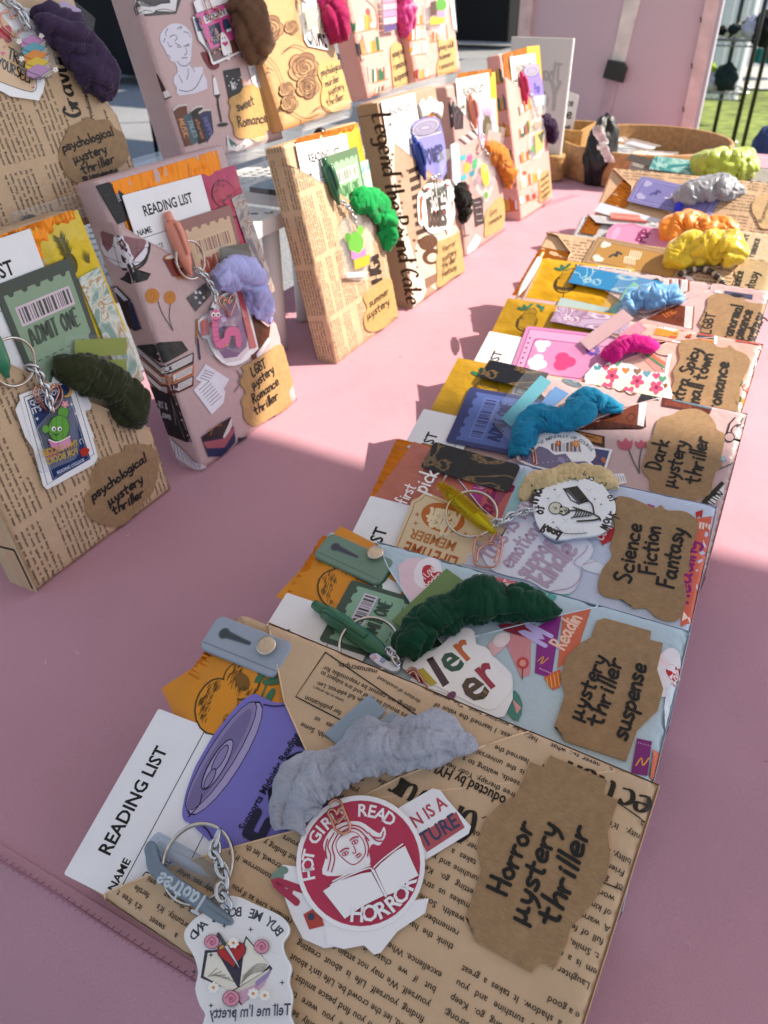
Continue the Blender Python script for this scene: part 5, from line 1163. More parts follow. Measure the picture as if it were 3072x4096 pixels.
# ------------------------------------------------------------------ the far half of the lying row
def shelf_art(a, crop_pts, seed, s=1.0):
    """printed bookshelf: rows of book spines on a shelf board; crop_pts = list of (x0,y0,x1,y1,height) shelf lines in the art's crop"""
    rr = random.Random(seed); cols = ['c9622e', 'd9a23c', '2f6a4a', 'f1ece8', '3a3f48', 'a8452e', 'e08a4a', 'd9c9b4']
    for x0, y0, x1, y1, h in crop_pts:
        L = math.hypot(x1-x0, y1-y0); ex, ey = (x1-x0)/L, (y1-y0)/L; ux, uy = h
        H = math.hypot(ux, uy); f = .04
        while f < .85:
            w = rr.uniform(.07, .13); hh = rr.uniform(.6, .95); b = (x0+(x1-x0)*f, y0+(y1-y0)*f); c = (x0+(x1-x0)*(f+w), y0+(y1-y0)*(f+w))
            sl = rr.choice((0, 0, 0, .25))*w*L
            a.fill([b, c, (c[0]+ux*hh+ex*sl, c[1]+uy*hh+ey*sl), (b[0]+ux*hh+ex*sl, b[1]+uy*hh+ey*sl)], rr.choice(cols)); f += w+rr.choice((.01, .01, .12))
        a.line('%f,%f %f,%f' % (x0, y0, x1, y1), 1.0*s, 'c47a3e', 0)
def plant(a, x, y, s, pot='c4552e', ang=0):
    a.fill([(x-s*.45, y), (x+s*.45, y), (x+s*.35, y+s*.8), (x-s*.35, y+s*.8)], pot)
    for i in range(5): t = -math.pi/2+(i-2)*.42+ang; a.leaf(x, y, x+s*1.1*math.cos(t), y+s*1.1*math.sin(t), .2, '3f8a4e')
# ---- fifth: pink bookshelf print, extra spicy small town romance
k = 'E'; packet(k, 'pink bookshelf print packet, kraft label reading extra Spicy small town romance', 'wrap', PINK)
def eart(pr, base):
    a = Art(k, 'e3', base.d+.0003, pr, base.p)
    a.fill('300,1260 335,1245 560,1420 480,1440', 'd9867c'); a.fill('335,1240 400,1215 575,1330 560,1370', 'c9562e'); a.fill('330,1250 350,1225 570,1375 545,1385', '2f7a4e'); a.fill('590,1235 632,1235 590,1467 550,1467', 'dfe0ef'); a.line('430,1205 500,1245 590,1258', 1.2, '44302c'); a.line('320,1270 345,1280/520,1390 540,1410', .8, '2a2422', 0)
    a.fill('440,1030 470,960 720,960 690,1070 560,1050', 'c98a36'); a.fill('500,935 700,975 690,1000 490,955', 'eae8f2'); a.fill('620,1040 690,1045 680,1072 600,1060', 'd0563c'); a.line('515,935 520,955/540,940 545,960/655,1015 690,1025', .7, '26222a', 0)
    a.fill('900,1030 1090,1050 1085,1068 900,1050', '34525a'); a.fill('915,1000 1095,1015 1090,1040 910,1028', 'b5504a'); a.fill('900,1068 1085,1085 1080,1120 895,1100', 'b0752e'); a.fill('1090,1015 1125,1015 1115,1130 1085,1120', 'e6e6f2'); a.fill('1320,1065 1590,1100 1580,1125 1315,1090', 'b5504a'); a.fill('1590,1090 1615,1090 1605,1170 1575,1165', 'e6e6f2'); a.fill('770,1050 850,1015 840,1070', 'c0502c'); a.line('800,1030 790,1060/825,1025 815,1065', .7, '2a2220', 0)
    a.line('390,1040 430,1075 580,1100', .9, '6a4a44'); a.fill('1545,1270 1570,1265 1530,1467 1505,1467', 'e6e6f2'); a.line('1550,1260 1575,1295', .9, '2a2220', 0); a.line('640,1095 740,1110', 1.6, 'e6e6f2', 0)
    a.crop = 'g2'; a.fill('1150,70 1210,35 1205,110 1160,105', 'd9776a', 1); a.ell(1135, 50, 16, 38, '3a6a44', 20); a.fill('1145,165 1195,175 1170,215 1135,200', 'd9862e'); a.ell(1115, 180, 34, 26, '35633c', 10)
pf = FR[k].q('e2', '905,905 1250,1080 1600,1250', -.0006); pf += [(FR[k].w+.02, -.02), (FR[k].w+.02, pf[0][1])]
b1 = flap(k, pf, -.0006); pr = MB(); eart(pr, b1); decal(b1, pr)
b2 = flap(k, D(k, 'e3', '60,1330 430,1185 590,1112 880,1003', .84), 0); pr = MB(); eart(pr, b2); decal(b2, pr)
label_tag(k, b2, 'd2', '1250,70 1300,62 1370,72 1420,95 1460,100 1480,88 1505,110 1555,130 1577,165 1560,220 1525,280 1530,300 1505,330 1500,420 1190,370 1195,320 1215,260 1210,215 1240,160 1235,110',
  [('extra Spicy', (1240, 395), (1345, 105), 1), ('small town', (1315, 415), (1400, 130), 1), ('romance', (1425, 408), (1480, 170), 1)], pen=.17)
finish(k, [('side_fold', b1), ('front_pocket', b2)])
tea_sachet(k, 'e2', (262, 1150), (430, 802), .10, -.0042, 'yellow tea sachet with mango print in the pink bookshelf packet', 'b3890e', 'pear', lab=(.5, .6, .9, .96))
bookmark(k, 'e2', (905, 884), (1600, 1010), .0195, .0002, 'lilac marbled bookmark in the pink bookshelf packet', ('b59fbc', '93708f', 'd8c9dc'), .001)
P = pq(k, 'd2', (418, 268), (516, 4), .11, -.002); mb = quad(MB(), P, -.002, .0006, 'c983b4', .003); u = P.w/P.h; z = -.0019
mb.poly(P.rect(.05, .05*u, .95, .96), z, '8a4a86'); mb.poly(P.rect(.06, .06*u, .94, .955), z+.00005, 'd79cc4'); mb.poly(rounded(P.rect(.2, .16*u, .8, .9), .004), z+.0001, '8a4a86'); mb.poly(rounded(P.rect(.215, .175*u, .785, .89), .004), z+.00015, 'd288b6')
for cx, cy, r in ((.3, .3, .07), (.38, .26, .08), (.46, .3, .07), (.36, .36, .08), (.62, .3, .06), (.7, .26, .07), (.72, .34, .06)): mb.poly(circ(P(cx, cy*u), r*P.w, 16), z+.0002+cx*2e-5, 'ead6ea')
for i in range(7): mb.poly(circ(P(.13, (.25+.15*i)*u), .02*P.w, 10), z+.0002, '4a2a50'); mb.poly(circ(P(.25+.09*i, .1*u), .014*P.w, 10), z+.0002, '4a2a50')
for x, y, r in ((.4, .62, .1), (.52, .6, .09), (.46, .7, .09)): mb.poly(circ(P(x, y*u), r*P.w, 14), z+.0003+x*2e-5, 'd2447c')
for i in range(8): a_ = i*math.pi/4; mb.poly(circ(P(.7+.06*math.cos(a_), (.95+.06*math.sin(a_))*u), .032*P.w, 8), z+.0003, '6a4aa8')
single('tarot_card', mb, 'card', FR[k], 'pink tarot style card with clouds and a heart in the bookshelf packet', 'card', 'tarot style cards')
card_tr(k, 'e2', (258, 1125), .04, -.0034, 'white reading list card with BT showing at the left of the bookshelf packet')
tabs(k, 'e2', ['1110,1216 1520,916 1622,1002 1200,1308', '1480,1160 1660,1030 1750,1100 1560,1230'], .0009, 'dusty pink page flags in a clear sleeve in the bookshelf packet', ['c29aa0', 'cd8399'], '1080,1240 1540,880 2000,1500 1700,1560')
scrunchie(k, 'e3', '-60,1300 20,1220 130,1150 250,1130 360,1150 430,1160 490,1150', (.001, .004, .006, .006, .005, .003, .001), .0125, 'c2127c', 'magenta velvet scrunchie in the pink bookshelf packet', seed=7, ends=(.7, .15), ruf=.6, n=80)
def hearts(a):
    cs = ['4f93a8', 'c8507a', '5a9a7c', 'd9824a', '8a5a3a']
    for i, (x, y) in enumerate(((850, 205), (890, 200), (945, 180), (985, 215), (1040, 220), (1085, 230), (1130, 240), (1160, 255), (930, 215), (1165, 290))): a.heart(x, y, 20, cs[i % 5])
def flowers(a):
    a.fill('835,250 860,225 1120,275 1165,320 1160,400 860,330', 'e9ead2')
    for x, y in ((920, 240), (1040, 265), (1130, 295), (900, 300), (1000, 320)): a.flower(x, y, 32, 'd5527c', '8a2a4a')
stickers(k, 'white stickers edged with little hearts and pink flowers', [('d2', '790,260 812,215 850,178 880,195 930,158 970,180 1010,185 1060,215 1100,225 1150,225 1187,252 1185,400 900,330', 2, 'f0eef2', hearts), ('d2', '790,275 815,235 850,212 1110,260 1160,282 1182,330 1180,420 860,360', 0, 'f2f0f2', flowers)], .0012)

# ---- sixth: mauve, LGBT paranormal romance fantasy
k = 'F'; packet(k, 'mauve book print packet in the sun, kraft label reading paranormal romance fantasy', 'wrap', MAUVE)
def fart(pr, base):
    a = Art(k, 'e3', base.d+.0003, pr, base.p); a.fill('440,430 480,420 530,470 470,540 420,550', '39463f', 1)
    for i, x in enumerate((540, 640, 740)):
        a.fill('%d,430 %d,440 %d,570 %d,640 %d,590 %d,540' % (x, x+75, x+70, x, x-60+20*i, x-10), 'e6e2e4'); a.line('%d,440 %d,560 %d,610' % (x+75, x+70, x-10), 2.0, ('8a4a2a', '6a2420', '8a4a2a')[i], 0)
        for j in range(5): a.line('%d,435 %d,560 %d,600' % (x+12*j, x+10*j, x-50+14*j), .35, '6a6064', 0)
    a.fill('360,865 700,715 785,735 770,950 640,925', '6a3320'); a.fill('780,735 865,740 850,970 765,955', 'e9e2e4'); a.line('868,738 850,972', 1.2, '7a3a24', 0)
    for j in range(5): a.line('%d,745 %d,950' % (792+14*j, 780+14*j), .35, '6a6064', 0)
    a.hand('THE', (560, 860), (690, 790), 'a85a2c', 1.2, .2); a.line('690,880 720,850 745,870 720,900 695,885/640,870 660,840', .8, '3a1a10'); a.fill('1200,560 1500,600 1495,650 1195,600', '4a4a66'); a.fill('1090,555 1170,560 1165,590 1085,580', 'cfcad6'); a.ell(1330, 610, 70, 18, '2a2a30', 8)
pf = FR[k].q('e2', '1085,500 1300,700 1700,950', -.0006); pf += [(FR[k].w+.02, -.02), (FR[k].w+.02, pf[0][1])]
b1 = flap(k, pf, -.0006); pr = MB(); fart(pr, b1); decal(b1, pr)
b2 = flap(k, D(k, 'e3', '0,1010 350,865 760,668 1040,555', .82), 0); pr = MB(); fart(pr, b2); decal(b2, pr)
label_tag(k, b2, 'e3', '1020,640 1080,600 1160,590 1230,600 1330,640 1390,630 1430,670 1520,690 1600,690 1670,705 1760,770 1740,900 1650,1000 1590,1090 1500,1120 1100,1060 950,1010 960,960 920,900 990,860 990,780 1010,720',
  [('LGBT', (1040, 1030), (1100, 800), .8), ('paranormal', (1220, 1200), (1400, 720), 1), ('romance', (1360, 1130), (1510, 770), 1), ('fantasy', (1500, 1130), (1640, 800), 1)], pen=.16)
finish(k, [('side_fold', b1), ('front_pocket', b2)])
tea_sachet(k, 'e2', (598, 798), (762, 425), .095, -.0042, 'bright yellow tea sachet with mango print, sunlit, in the sixth packet', 'cf9d08', 'pear', lab=(.5, .62, .95, .97))
bookmark(k, 'e2', (1090, 503), (1900, 655), .025, .0002, 'blue and gold marbled bookmark in the sunlit mauve packet', ('2f7fb4', '7ec0d8', 'd0b090'), .001)
mb = quad(MB(), pq(k, 'e2', (935, 806), (1500, 930), .016, -.003), -.003, .0006, 'a3b9ba'); single('plain_card', mb, 'card', FR[k], 'pale grey green card edge below the blue marbled bookmark', 'card')
tabs(k, 'e3', ['135,560 230,468 322,540 0,812', '-40,760 60,680 140,760 20,860'], .0009, 'mint page flags in a clear sleeve beside the light blue scrunchie', ['6fb0a2', '7db8ae'], '-120,740 160,285 610,590 360,870')
scrunchie(k, 'e3', '180,800 225,670 330,630 450,640 580,620 690,650 765,664', (.001, .004, .006, .006, .005, .004, .001), .0118, '5f9fd6', 'light blue satin scrunchie in the sunlit mauve packet', 'satin', seed=8, ends=(.8, .3), n=90)
pen(k, 'e2', (765, 378), (520, 800), -.002, -.002, .0035, 'e9862a', 'white pen with an orange button beside the bright yellow sachet', barrel='eceaea', clip_=False)

# ---- seventh: newspaper, romance fantasy with yellow scrunchie
k = 'G'; packet(k, 'sunlit newspaper packet with tan tarot card and shiny yellow scrunchie', 'news', NEWS)
pf = FR[k].q('e2', '790,150 905,210 1030,378 990,450', -.0006); pf = [(FR[k].w+.02, FR[k].l+.0)]+[(min(x, FR[k].w), min(y, FR[k].l)) for x, y in pf]+[(.03, .02), (FR[k].w+.02, -.02)]
s1 = sheet_news(k, 'side_fold', pf, -.0006, 11)
s2 = sheet_news(k, 'front_pocket', D(k, 'e3', '560,570 1000,330 1390,243', .8), 0, 12)
label_tag(k, s2[1], 'e3', '1440,240 1560,235 1659,250 1760,300 1800,420 1780,560 1659,640 1450,640 1300,560 1290,480 1330,420 1310,360 1380,300', [('romance', (1330, 600), (1410, 350), .9), ('fantasy', (1480, 640), (1570, 360), .9)], pen=.13, col='b39a74')
finish(k, [s1, s2])
amber_wrapper(k, 'e2', (468, 782), (738, 325), .04, -.0052, 'amber foil wrapper at the left of the sunlit newspaper packet')
def tarot(k, crop, p0, p1, h, d, c0, c1, c2, label, moon=None):
    P = pq(k, crop, p0, p1, h, d); mb = quad(MB(), P, d, .0007, c0, .003, '2a2a2e'); u = P.w/P.h; z = d+.00006
    mb.poly(P.rect(.05, .05*u, .95, .97), z, c1); mb.poly(P.rect(.065, .065*u, .935, .965), z+.00005, c0); mb.poly(rounded(P.rect(.14, .14*u, .86, .92), .004), z+.0001, c1); mb.poly(rounded(P.rect(.155, .155*u, .845, .91), .004), z+.00015, c2)
    for cx, cy, r in ((.22, .3, .07), (.3, .26, .09), (.25, .38, .08), (.72, .28, .08), (.78, .36, .07), (.8, .26, .07)): mb.poly(circ(P(cx, cy*u), r*P.w, 16), z+.0002+cx*2e-5, 'dccfcb' if not moon else 'a8a6cf')
    mb.stroke(smooth([P(.4, .55*u), P(.5, .62*u), P(.46, .7*u), P(.6, .66*u), P(.56, .78*u)], 4), .0028, z+.0003, c1 if moon else '4a4440')
    if moon: mb.poly(circ(P(.5, 1.05*u), .12*P.w, 20), z+.0003, 'd9d6ea'); mb.poly(circ(P(.54, 1.0*u), .11*P.w, 20), z+.00035, c2)
    else:
        for i in range(6): mb.stroke(smooth([P(.3, (.95+.05*i)*u), P(.5, (.9+.05*i)*u), P(.52, (.98+.05*i)*u), P(.75, (.95+.05*i)*u)], 4), .0012, z+.0003+i*1e-5, 'e6d6bc')
    return single('tarot_card', mb, 'card', FR[k], label, 'card', 'tarot style cards')
tarot(k, 'e1', (55, 1190), (195, 955), .105, .0008, 'a88a6a', '6a5540', 'ad8448', 'tan tarot style card with an open book in the sunlit newspaper packet')
scrunchie(k, 'e1', '870,1240 940,1120 1060,1080 1170,1060 1290,1060 1400,1100 1450,1130', (.002, .005, .008, .009, .009, .007, .004), .0205, 'dcbc10', 'shiny yellow satin scrunchie on the sunlit newspaper packet', 'satin', seed=9, ends=(.6, .6), n=100)
def beads(k, crop, path, d, r, cols, label, n):
    pts = [(*p, d) for p in FR[k].q(crop, path, d)]; P = smooth(pts, 12); mb = MB(); L = [0]
    for a, b in zip(P, P[1:]): L.append(L[-1]+(Vector(a)-Vector(b)).length)
    for i in range(n):
        t = L[-1]*i/(n-1); j = min(len(P)-2, max(x for x in range(len(L)) if L[x] <= t+1e-9)); mb.ball(P[j], r, cols[i % len(cols)], 6)
    return single('bead_bracelet', mb, 'plastic', FR[k], label, 'bracelet')
beads(k, 'e3', '730,385 820,350 920,335 1010,345 1090,390 1150,450 1185,510', .003, .0032, ['2a2522', 'b8a890', '3a3430'], 'black and cream beaded bracelet below the yellow scrunchie', 16)
stickers(k, 'white sticker with red marks under the yellow scrunchie', [('e3', '540,420 600,375 680,390 760,400 850,430 900,520 820,560 640,540', 3, 'f0eeee', lambda a: (a.heart(745, 440, 40, 'c8404a', 20), a.fill('560,420 620,400 600,440', 'b03a30')))], .0006)

# ---- eighth: grey marble paper with orange scrunchie
k = 'H'; packet(k, 'grey marble paper packet with orange scrunchie and a pink can card', 'wrap', 'b9b9be')
def hart(pr, base):
    a = Art(k, 'e1', base.d+.0003, pr, base.p); rr = random.Random(3)
    for i in range(60):
        x, y = rr.uniform(180, 1659), rr.uniform(740, 1060); a.line('%f,%f %f,%f %f,%f' % (x, y, x+rr.uniform(10, 50), y+rr.uniform(-20, 30), x+rr.uniform(40, 90), y+rr.uniform(-10, 50)), rr.uniform(.4, 1.6), rr.choice(('7c7c84', 'd9d9dc', '8f8a86')))
pf = FR[k].q('e1', '100,740 185,830 640,880 800,1000', -.0006); pf += [(FR[k].w+.02, -.02), (FR[k].w+.02, pf[0][1])]
b1 = flap(k, pf, -.0006); pr = MB(); hart(pr, b1); decal(b1, pr)
b2 = flap(k, D(k, 'e1', '760,1010 1060,972 1405,888', .82), 0); pr = MB(); hart(pr, b2); decal(b2, pr)
label_tag(k, b2, 'e1', '1390,920 1450,890 1560,900 1659,910 1760,940 1770,1100 1650,1170 1500,1180 1400,1100 1380,1000', [('spicy dark', (1420, 1150), (1500, 930), .9), ('romance', (1540, 1130), (1600, 970), .9)], pen=.12, col='c2b092', ink='4a443c')
finish(k, [('side_fold', b1), ('front_pocket', b2)])
amber_wrapper(k, 'e1', (38, 925), (115, 782), .02, -.004, 'crinkled amber foil at the left end of the grey marble packet')
a = Art(k, 'e1', .0006); a.base('300,745 560,768 565,800 640,830 300,800', .0035, 'e58378', None, .0008, 0, .004); a.line('340,768 520,785', 1.0, 'c05a50', 0); single('phone_strap', a.mb, 'silicone', FR[k], 'coral pink silicone strap above the pink can card', 'strap', 'silicone straps with a stud')
a = Art(k, 'e1', .0009); a.base('262,960 285,900 330,855 380,842 440,852 500,842 560,868 740,890 820,1000 780,1060 500,1040 300,1020', .0005, 'd38ab0', None, 0, 0, .004)
for rx, c in ((62, 'a86a94'), (58, 'e0b4d0'), (44, 'a86a94'), (40, 'd9a0c4')): a.ell(352, 930, rx, rx*.45, c, -58)
a.line('410,870 500,855 570,882 740,905', .8, 'a86a94'); a.hand('POP', (600, 1015), (662, 905), '7a2a5c', .8, .2); a.hand('Supports', (535, 985), (562, 915), '7a2a5c', .9, .14)
single('can_bookmark', a.mb, 'card', FR[k], 'pink card cut like a drink can with POP on it', 'bookmark', 'drink can shaped bookmarks')
tabs(k, 'e1', ['738,920 905,768 1010,812 835,962'], .0012, 'pale mint page flag left of the orange scrunchie', ['a8d0c4'], '700,960 890,750 1060,800 860,1000')
scrunchie(k, 'e1', '810,1000 860,900 960,850 1060,850 1160,890 1280,860 1400,895', (.001, .004, .007, .007, .006, .006, .001), .0165, 'ee8a12', 'bright orange satin scrunchie on the grey marble packet', 'satin', seed=10, ends=(.7, .3), n=90)
stickers(k, 'white sticker with SAW and CAT in block letters', [('e1', '790,1030 860,940 980,950 1070,985 1050,1040 900,1065', 0, 'efeff2', lambda a: (a.txt('SAW', (868, 1005), (930, 955), '3a3a44', 1.2, bold=.03), a.txt('CAT', (945, 1025), (1020, 970), '3a3a44', 1.2, bold=.03)))], .0012)

# ---- ninth: newspaper, Romance, with purple tarot card
k = 'I'; packet(k, 'sunlit newspaper packet with purple moon tarot card and grey scrunchie', 'news', NEWS)
pf = FR[k].q('e1', '325,335 490,525 480,600', -.0006); pf = [(min(x, FR[k].w), y) for x, y in pf]+[(.03, .02), (FR[k].w+.02, -.02), (FR[k].w+.02, FR[k].l)]
s1 = sheet_news(k, 'side_fold', pf, -.0006, 13)
s2 = sheet_news(k, 'front_pocket', D(k, 'e1', '860,745 1170,628 1480,545 1625,522', .8), 0, 14)
label_tag(k, s2[1], 'e1', '1530,660 1600,600 1690,590 1780,640 1800,800 1700,880 1600,880 1560,800 1525,740', [('Romance', (1610, 840), (1700, 600), .5)], pen=.12, col='c6a77c', ink='4a3c30')
finish(k, [s1, s2])
amber_wrapper(k, 'e1', (255, 662), (425, 460), .03, -.005, 'amber foil wrapper by the purple tarot card')
mb = quad(MB(), pq(k, 'e1', (165, 740), (215, 665), .09, -.003), -.003, .0005, 'd3dbe6'); single('plain_card', mb, 'card', FR[k], 'pale blue card corner below the amber foil at the far newspaper packet', 'card')
tarot(k, 'e1', (445, 652), (572, 438), .11, .0008, '8a86bd', '4f4c86', '7d7ab2', 'purple moon tarot style card in the far newspaper packet', True)
scrunchie(k, 'e1', '940,690 960,610 1050,560 1170,545 1300,545 1400,540 1470,544', (.001, .005, .008, .008, .007, .005, .002), .0185, '8f9199', 'silver grey satin scrunchie beside the purple tarot card', 'satin', seed=11, ends=(.7, .3), n=80)
beads(k, 'e1', '880,720 905,660 925,600 950,550', .004, .0045, ['1420c8', '1a28e0'], 'bright blue beads between the purple card and grey scrunchie', 9)

# ---- tenth: far grey packet with olive scrunchie
k = 'J'; packet(k, 'farthest lying packet, grey print paper with teal bookmark and olive scrunchie', 'wrap', 'a9a49e')
b2 = flap(k, [(-.01, -.01), (FR[k].w+.01, -.01), (FR[k].w+.01, .12), (-.01, .2)], 0); pr = MB(); a = Art(k, 'e1', .0003, pr, b2.p)
for i in range(10): x = 1330+40*i; a.fill('%d,%d %d,%d %d,%d %d,%d' % (x, 440+6*i, x+26, 444+6*i, x+18, 470+6*i, x-8, 466+6*i), ('4a4f58', 'c9c4be')[i % 2])
decal(b2, pr); finish(k, [('front_pocket', b2)])
bookmark(k, 'e1', (690, 262), (1068, 312), .026, .0015, 'teal marbled bookmark on the farthest lying packet', ('3f8a8c', '7fb8b4', 'b8d8d0'), .001)
mb = quad(MB(), pq(k, 'e1', (440, 300), (480, 245), .06, .0008), .0008, .0006, '55504c'); single('plain_card', mb, 'card', FR[k], 'dark card corner at the left of the teal marbled bookmark', 'card')
scrunchie(k, 'e1', '1060,430 1120,370 1220,350 1320,350 1420,335 1500,360 1550,395', (.004, .008, .011, .012, .011, .008, .004), .0265, 'a3b436', 'olive green velvet scrunchie on the farthest lying packet', 'satin', seed=12, ends=(.6, .4), n=80)
# ------------------------------------------------------------------ the standing row
def stand_pen(*a, **k): return pen(*a, **k)
k = 'S1'; packet(k, 'newspaper packet standing at the left front, label reading Psychological mystery thriller', 'news', NEWS)
s1 = sheet_news(k, 'front_pocket', D(k, 'c5', '-200,-60 20,62 250,170 490,285 770,398 835,440'), 0, 21, size=.0021, pitch=.0042, art=lambda pr, b: (lambda a: a.hand('H', (790, 560), (770, 510), INK, 1.2, .2, (.2, .3), .05))(Art('S1', 'c5', .0003, pr, b.p)))
label_tag(k, s1[1], 'c5', '640,577 690,560 702,530 760,520 830,528 870,560 885,620 880,680 868,730 850,790 805,840 770,890 735,915 718,960 640,978 560,960 505,930 478,880 482,800 512,760 502,720 525,660 560,610 600,590',
  [('psychological', (515, 835), (818, 612), .85), ('µystery', (610, 865), (800, 725), .9), ('thriller', (635, 915), (805, 805), .85)], pen=.19)
def s1e(m):
    m.poly([(-.0, .0005), (FR['S1'].l, .0005), (FR['S1'].l, .027), (0, .027)], -.0001, 'cdb591'); m.stroke([(.034, .004), (.034, .0265)], .0016, .0002, INK); m.stroke([(.034, .004), (.003, .004)], .0016, .0002, INK)
side_print(k, 'left', s1e)
def s1t(m): newsprint(m, [(0, .0015), (FR['S1'].w, .0015), (FR['S1'].w, .027), (0, .027)], .0001, (.002, .026), (1, 0), .0018, .0036, .04, seed=9, cols=4, rows=8)
side_print(k, 'top', s1t)
finish(k, [s1])
amber_wrapper(k, 'c4', (-10, 335), (400, 192), .02, -.0050, 'amber foil band along the top of the left newspaper packet')
tea_sachet(k, 'c4', (178, 312), (435, 190), .085, -.0042, 'yellow tea sachet with a pineapple top', 'd9b90c', 'pineapple', '4a4408', lab=False)
card_tr(k, 'c4', (166, 296), .08, -.0030, 'white reading list card ending ST at the far left')
ticket(k, 'c4', (-40, 617), (386, 455), .085, -.0018, 'sage green Admit One ticket in the left newspaper packet', '4b524c', '8ea58b', 'd9c5cf', '4b564c', 'd3a0a0')
bookmark(k, 'c4', (432, 572), (548, 508), .085, -.0025, 'green and copper marbled bookmark in the left newspaper packet', ('7f9d95', 'd9dcd4', 'b08a5a'), .001)
tabs(k, 'c4', ['413,913 700,898 702,992 413,1012', '450,1032 700,1018 702,1090 470,1085'], .0006, 'olive yellow page flags in a clear sleeve above the dark scrunchie', ['8a9516', '8a9516'], '360,888 730,884 722,1110 365,1060')
scrunchie(k, 'c5', '300,80 380,100 470,130 570,165 650,220 710,290 750,350 795,408', (.003, .006, .008, .008, .008, .007, .005, .001), .0148, '2f331b', 'dark olive velvet scrunchie in the left newspaper packet', seed=13, fuzz=7000, ends=(.5, .25))
def stamp(a):
    ol = '2a2a30'; a.line('132,262 395,160 520,575 262,745 132,262', .5, ol, 0)
    a.fill('150,277 370,180 500,603 290,722', '1c3566'); a.line('158,285 365,192 490,598 295,710 158,285', .25, 'c8d0e0', 0)
    a.txt('QUIET NOW', (172, 310), (345, 230), 'eef0f6', 1.1, bold=.03); a.txt("IT'S", (182, 355), (232, 332), 'eef0f6', 1.1, bold=.03); a.txt("READING O'CLOCK", (318, 688), (468, 612), 'd6ddf0', 1.1, bold=.03)
    a.ell(372, 228, 28, 36, 'e2b64a', 20); a.ell(358, 222, 26, 32, '1c3566', 20)
    for x, y in ((205, 380), (420, 350), (240, 440), (395, 300)): a.star(x, y, 12, 'e9edf6', .35, 5)
    a.fill('440,555 480,530 485,580 455,592', 'b8301c'); a.ell(486, 555, 8, 12, 'b8301c'); a.fill('240,575 300,545 330,570 270,610', 'c0506a'); a.line('448,520 440,500 455,490/465,515 458,498', .4, 'eef0f6')
stickers(k, 'postage stamp style sticker with a night sky, mostly blue, on the left packet', [('c5', '290,160 340,105 430,110 470,230 500,330 300,330', 3, 'efedf0', lambda a: a.ell(345, 145, 34, 20, 'c86a30', -20)), ('c5', '85,330 120,260 400,170 520,480 300,720 140,480', 0, 'efedf0', None), ('c5', '105,250 400,135 418,150 542,590 520,632 262,772 240,752', 0, 'f2f0f2', stamp)], .0012)
def charm_cactus(t):
    a = Art('S1', 'c5', .006); a.base('300,330 330,280 400,270 440,330 430,420 440,520 420,600 330,640 235,680 220,600 240,500 215,440 260,380', .0024, 'ffffff', None, .0003, 3); t.part('charm', a.mb, 'acrylic')
    a = Art('S1', 'c5', .00615)
    a.ell(350, 345, 32, 36, '2f4a24', 15); a.ell(350, 345, 29, 33, '5d9a3c', 15); a.ell(326, 432, 60, 74, '2f4a24', 8); a.ell(326, 432, 56, 70, '62a23f', 8); a.ell(252, 437, 18, 22, '62a23f'); a.line('310,370 312,500/345,370 348,495/285,385 290,480', .4, '3f7a2c'); a.flower(360, 300, 20, 'e08aae')
    for x in (297, 330): a.ell(x, 436, 12, 13, 'f2f2ee'); a.ell(x+2, 438, 6, 7, '1c1c1c')
    a.line('298,462 310,472 326,462', .5, '1c1c1c'); a.fill('268,500 318,515 390,480 398,530 335,560 280,540', '7a3f6a'); a.fill('272,503 320,518 335,556 284,538', 'cf7fae'); a.fill('322,518 386,484 394,528 338,556', 'd890ba'); a.line('270,496 318,510 386,478', .8, 'f0ece0')
    a.txt("I'M A SUCCER", (430, 530), (236, 592), 'c9a432', 1.35, flip=True, bold=.05); a.txt('FOR BOOKS', (432, 572), (262, 636), 'c9a432', 1.35, flip=True, bold=.05); t.part('printed_picture', a.mb, 'card')
keychain(k, 'cactus reading a pink book keychain charm on the blue stamp sticker', charm_cactus, ('c4', (70, 1035), 14.5, .003, .1), ('c4', '160,1060 205,1080 235,1150 260,1200 275,1260 290,1300', (.004, .006, .006, .0065, .007, .0075)), 8, .0052)
pen(k, 'c4', (-75, 830), (42, 1122), .006, .0085, .0052, '2c7a58', 'green pen tip at the left picture edge', clip_=False)
heart_clip(k, 'c5', '262,340 190,255 190,215 215,195 240,210 262,235 300,190 335,205 345,250 330,300 300,330/250,330 205,240 230,205 260,250 290,200 318,215 315,250 270,340', .0042, 'rose gold heart clip on the blue stamp sticker')

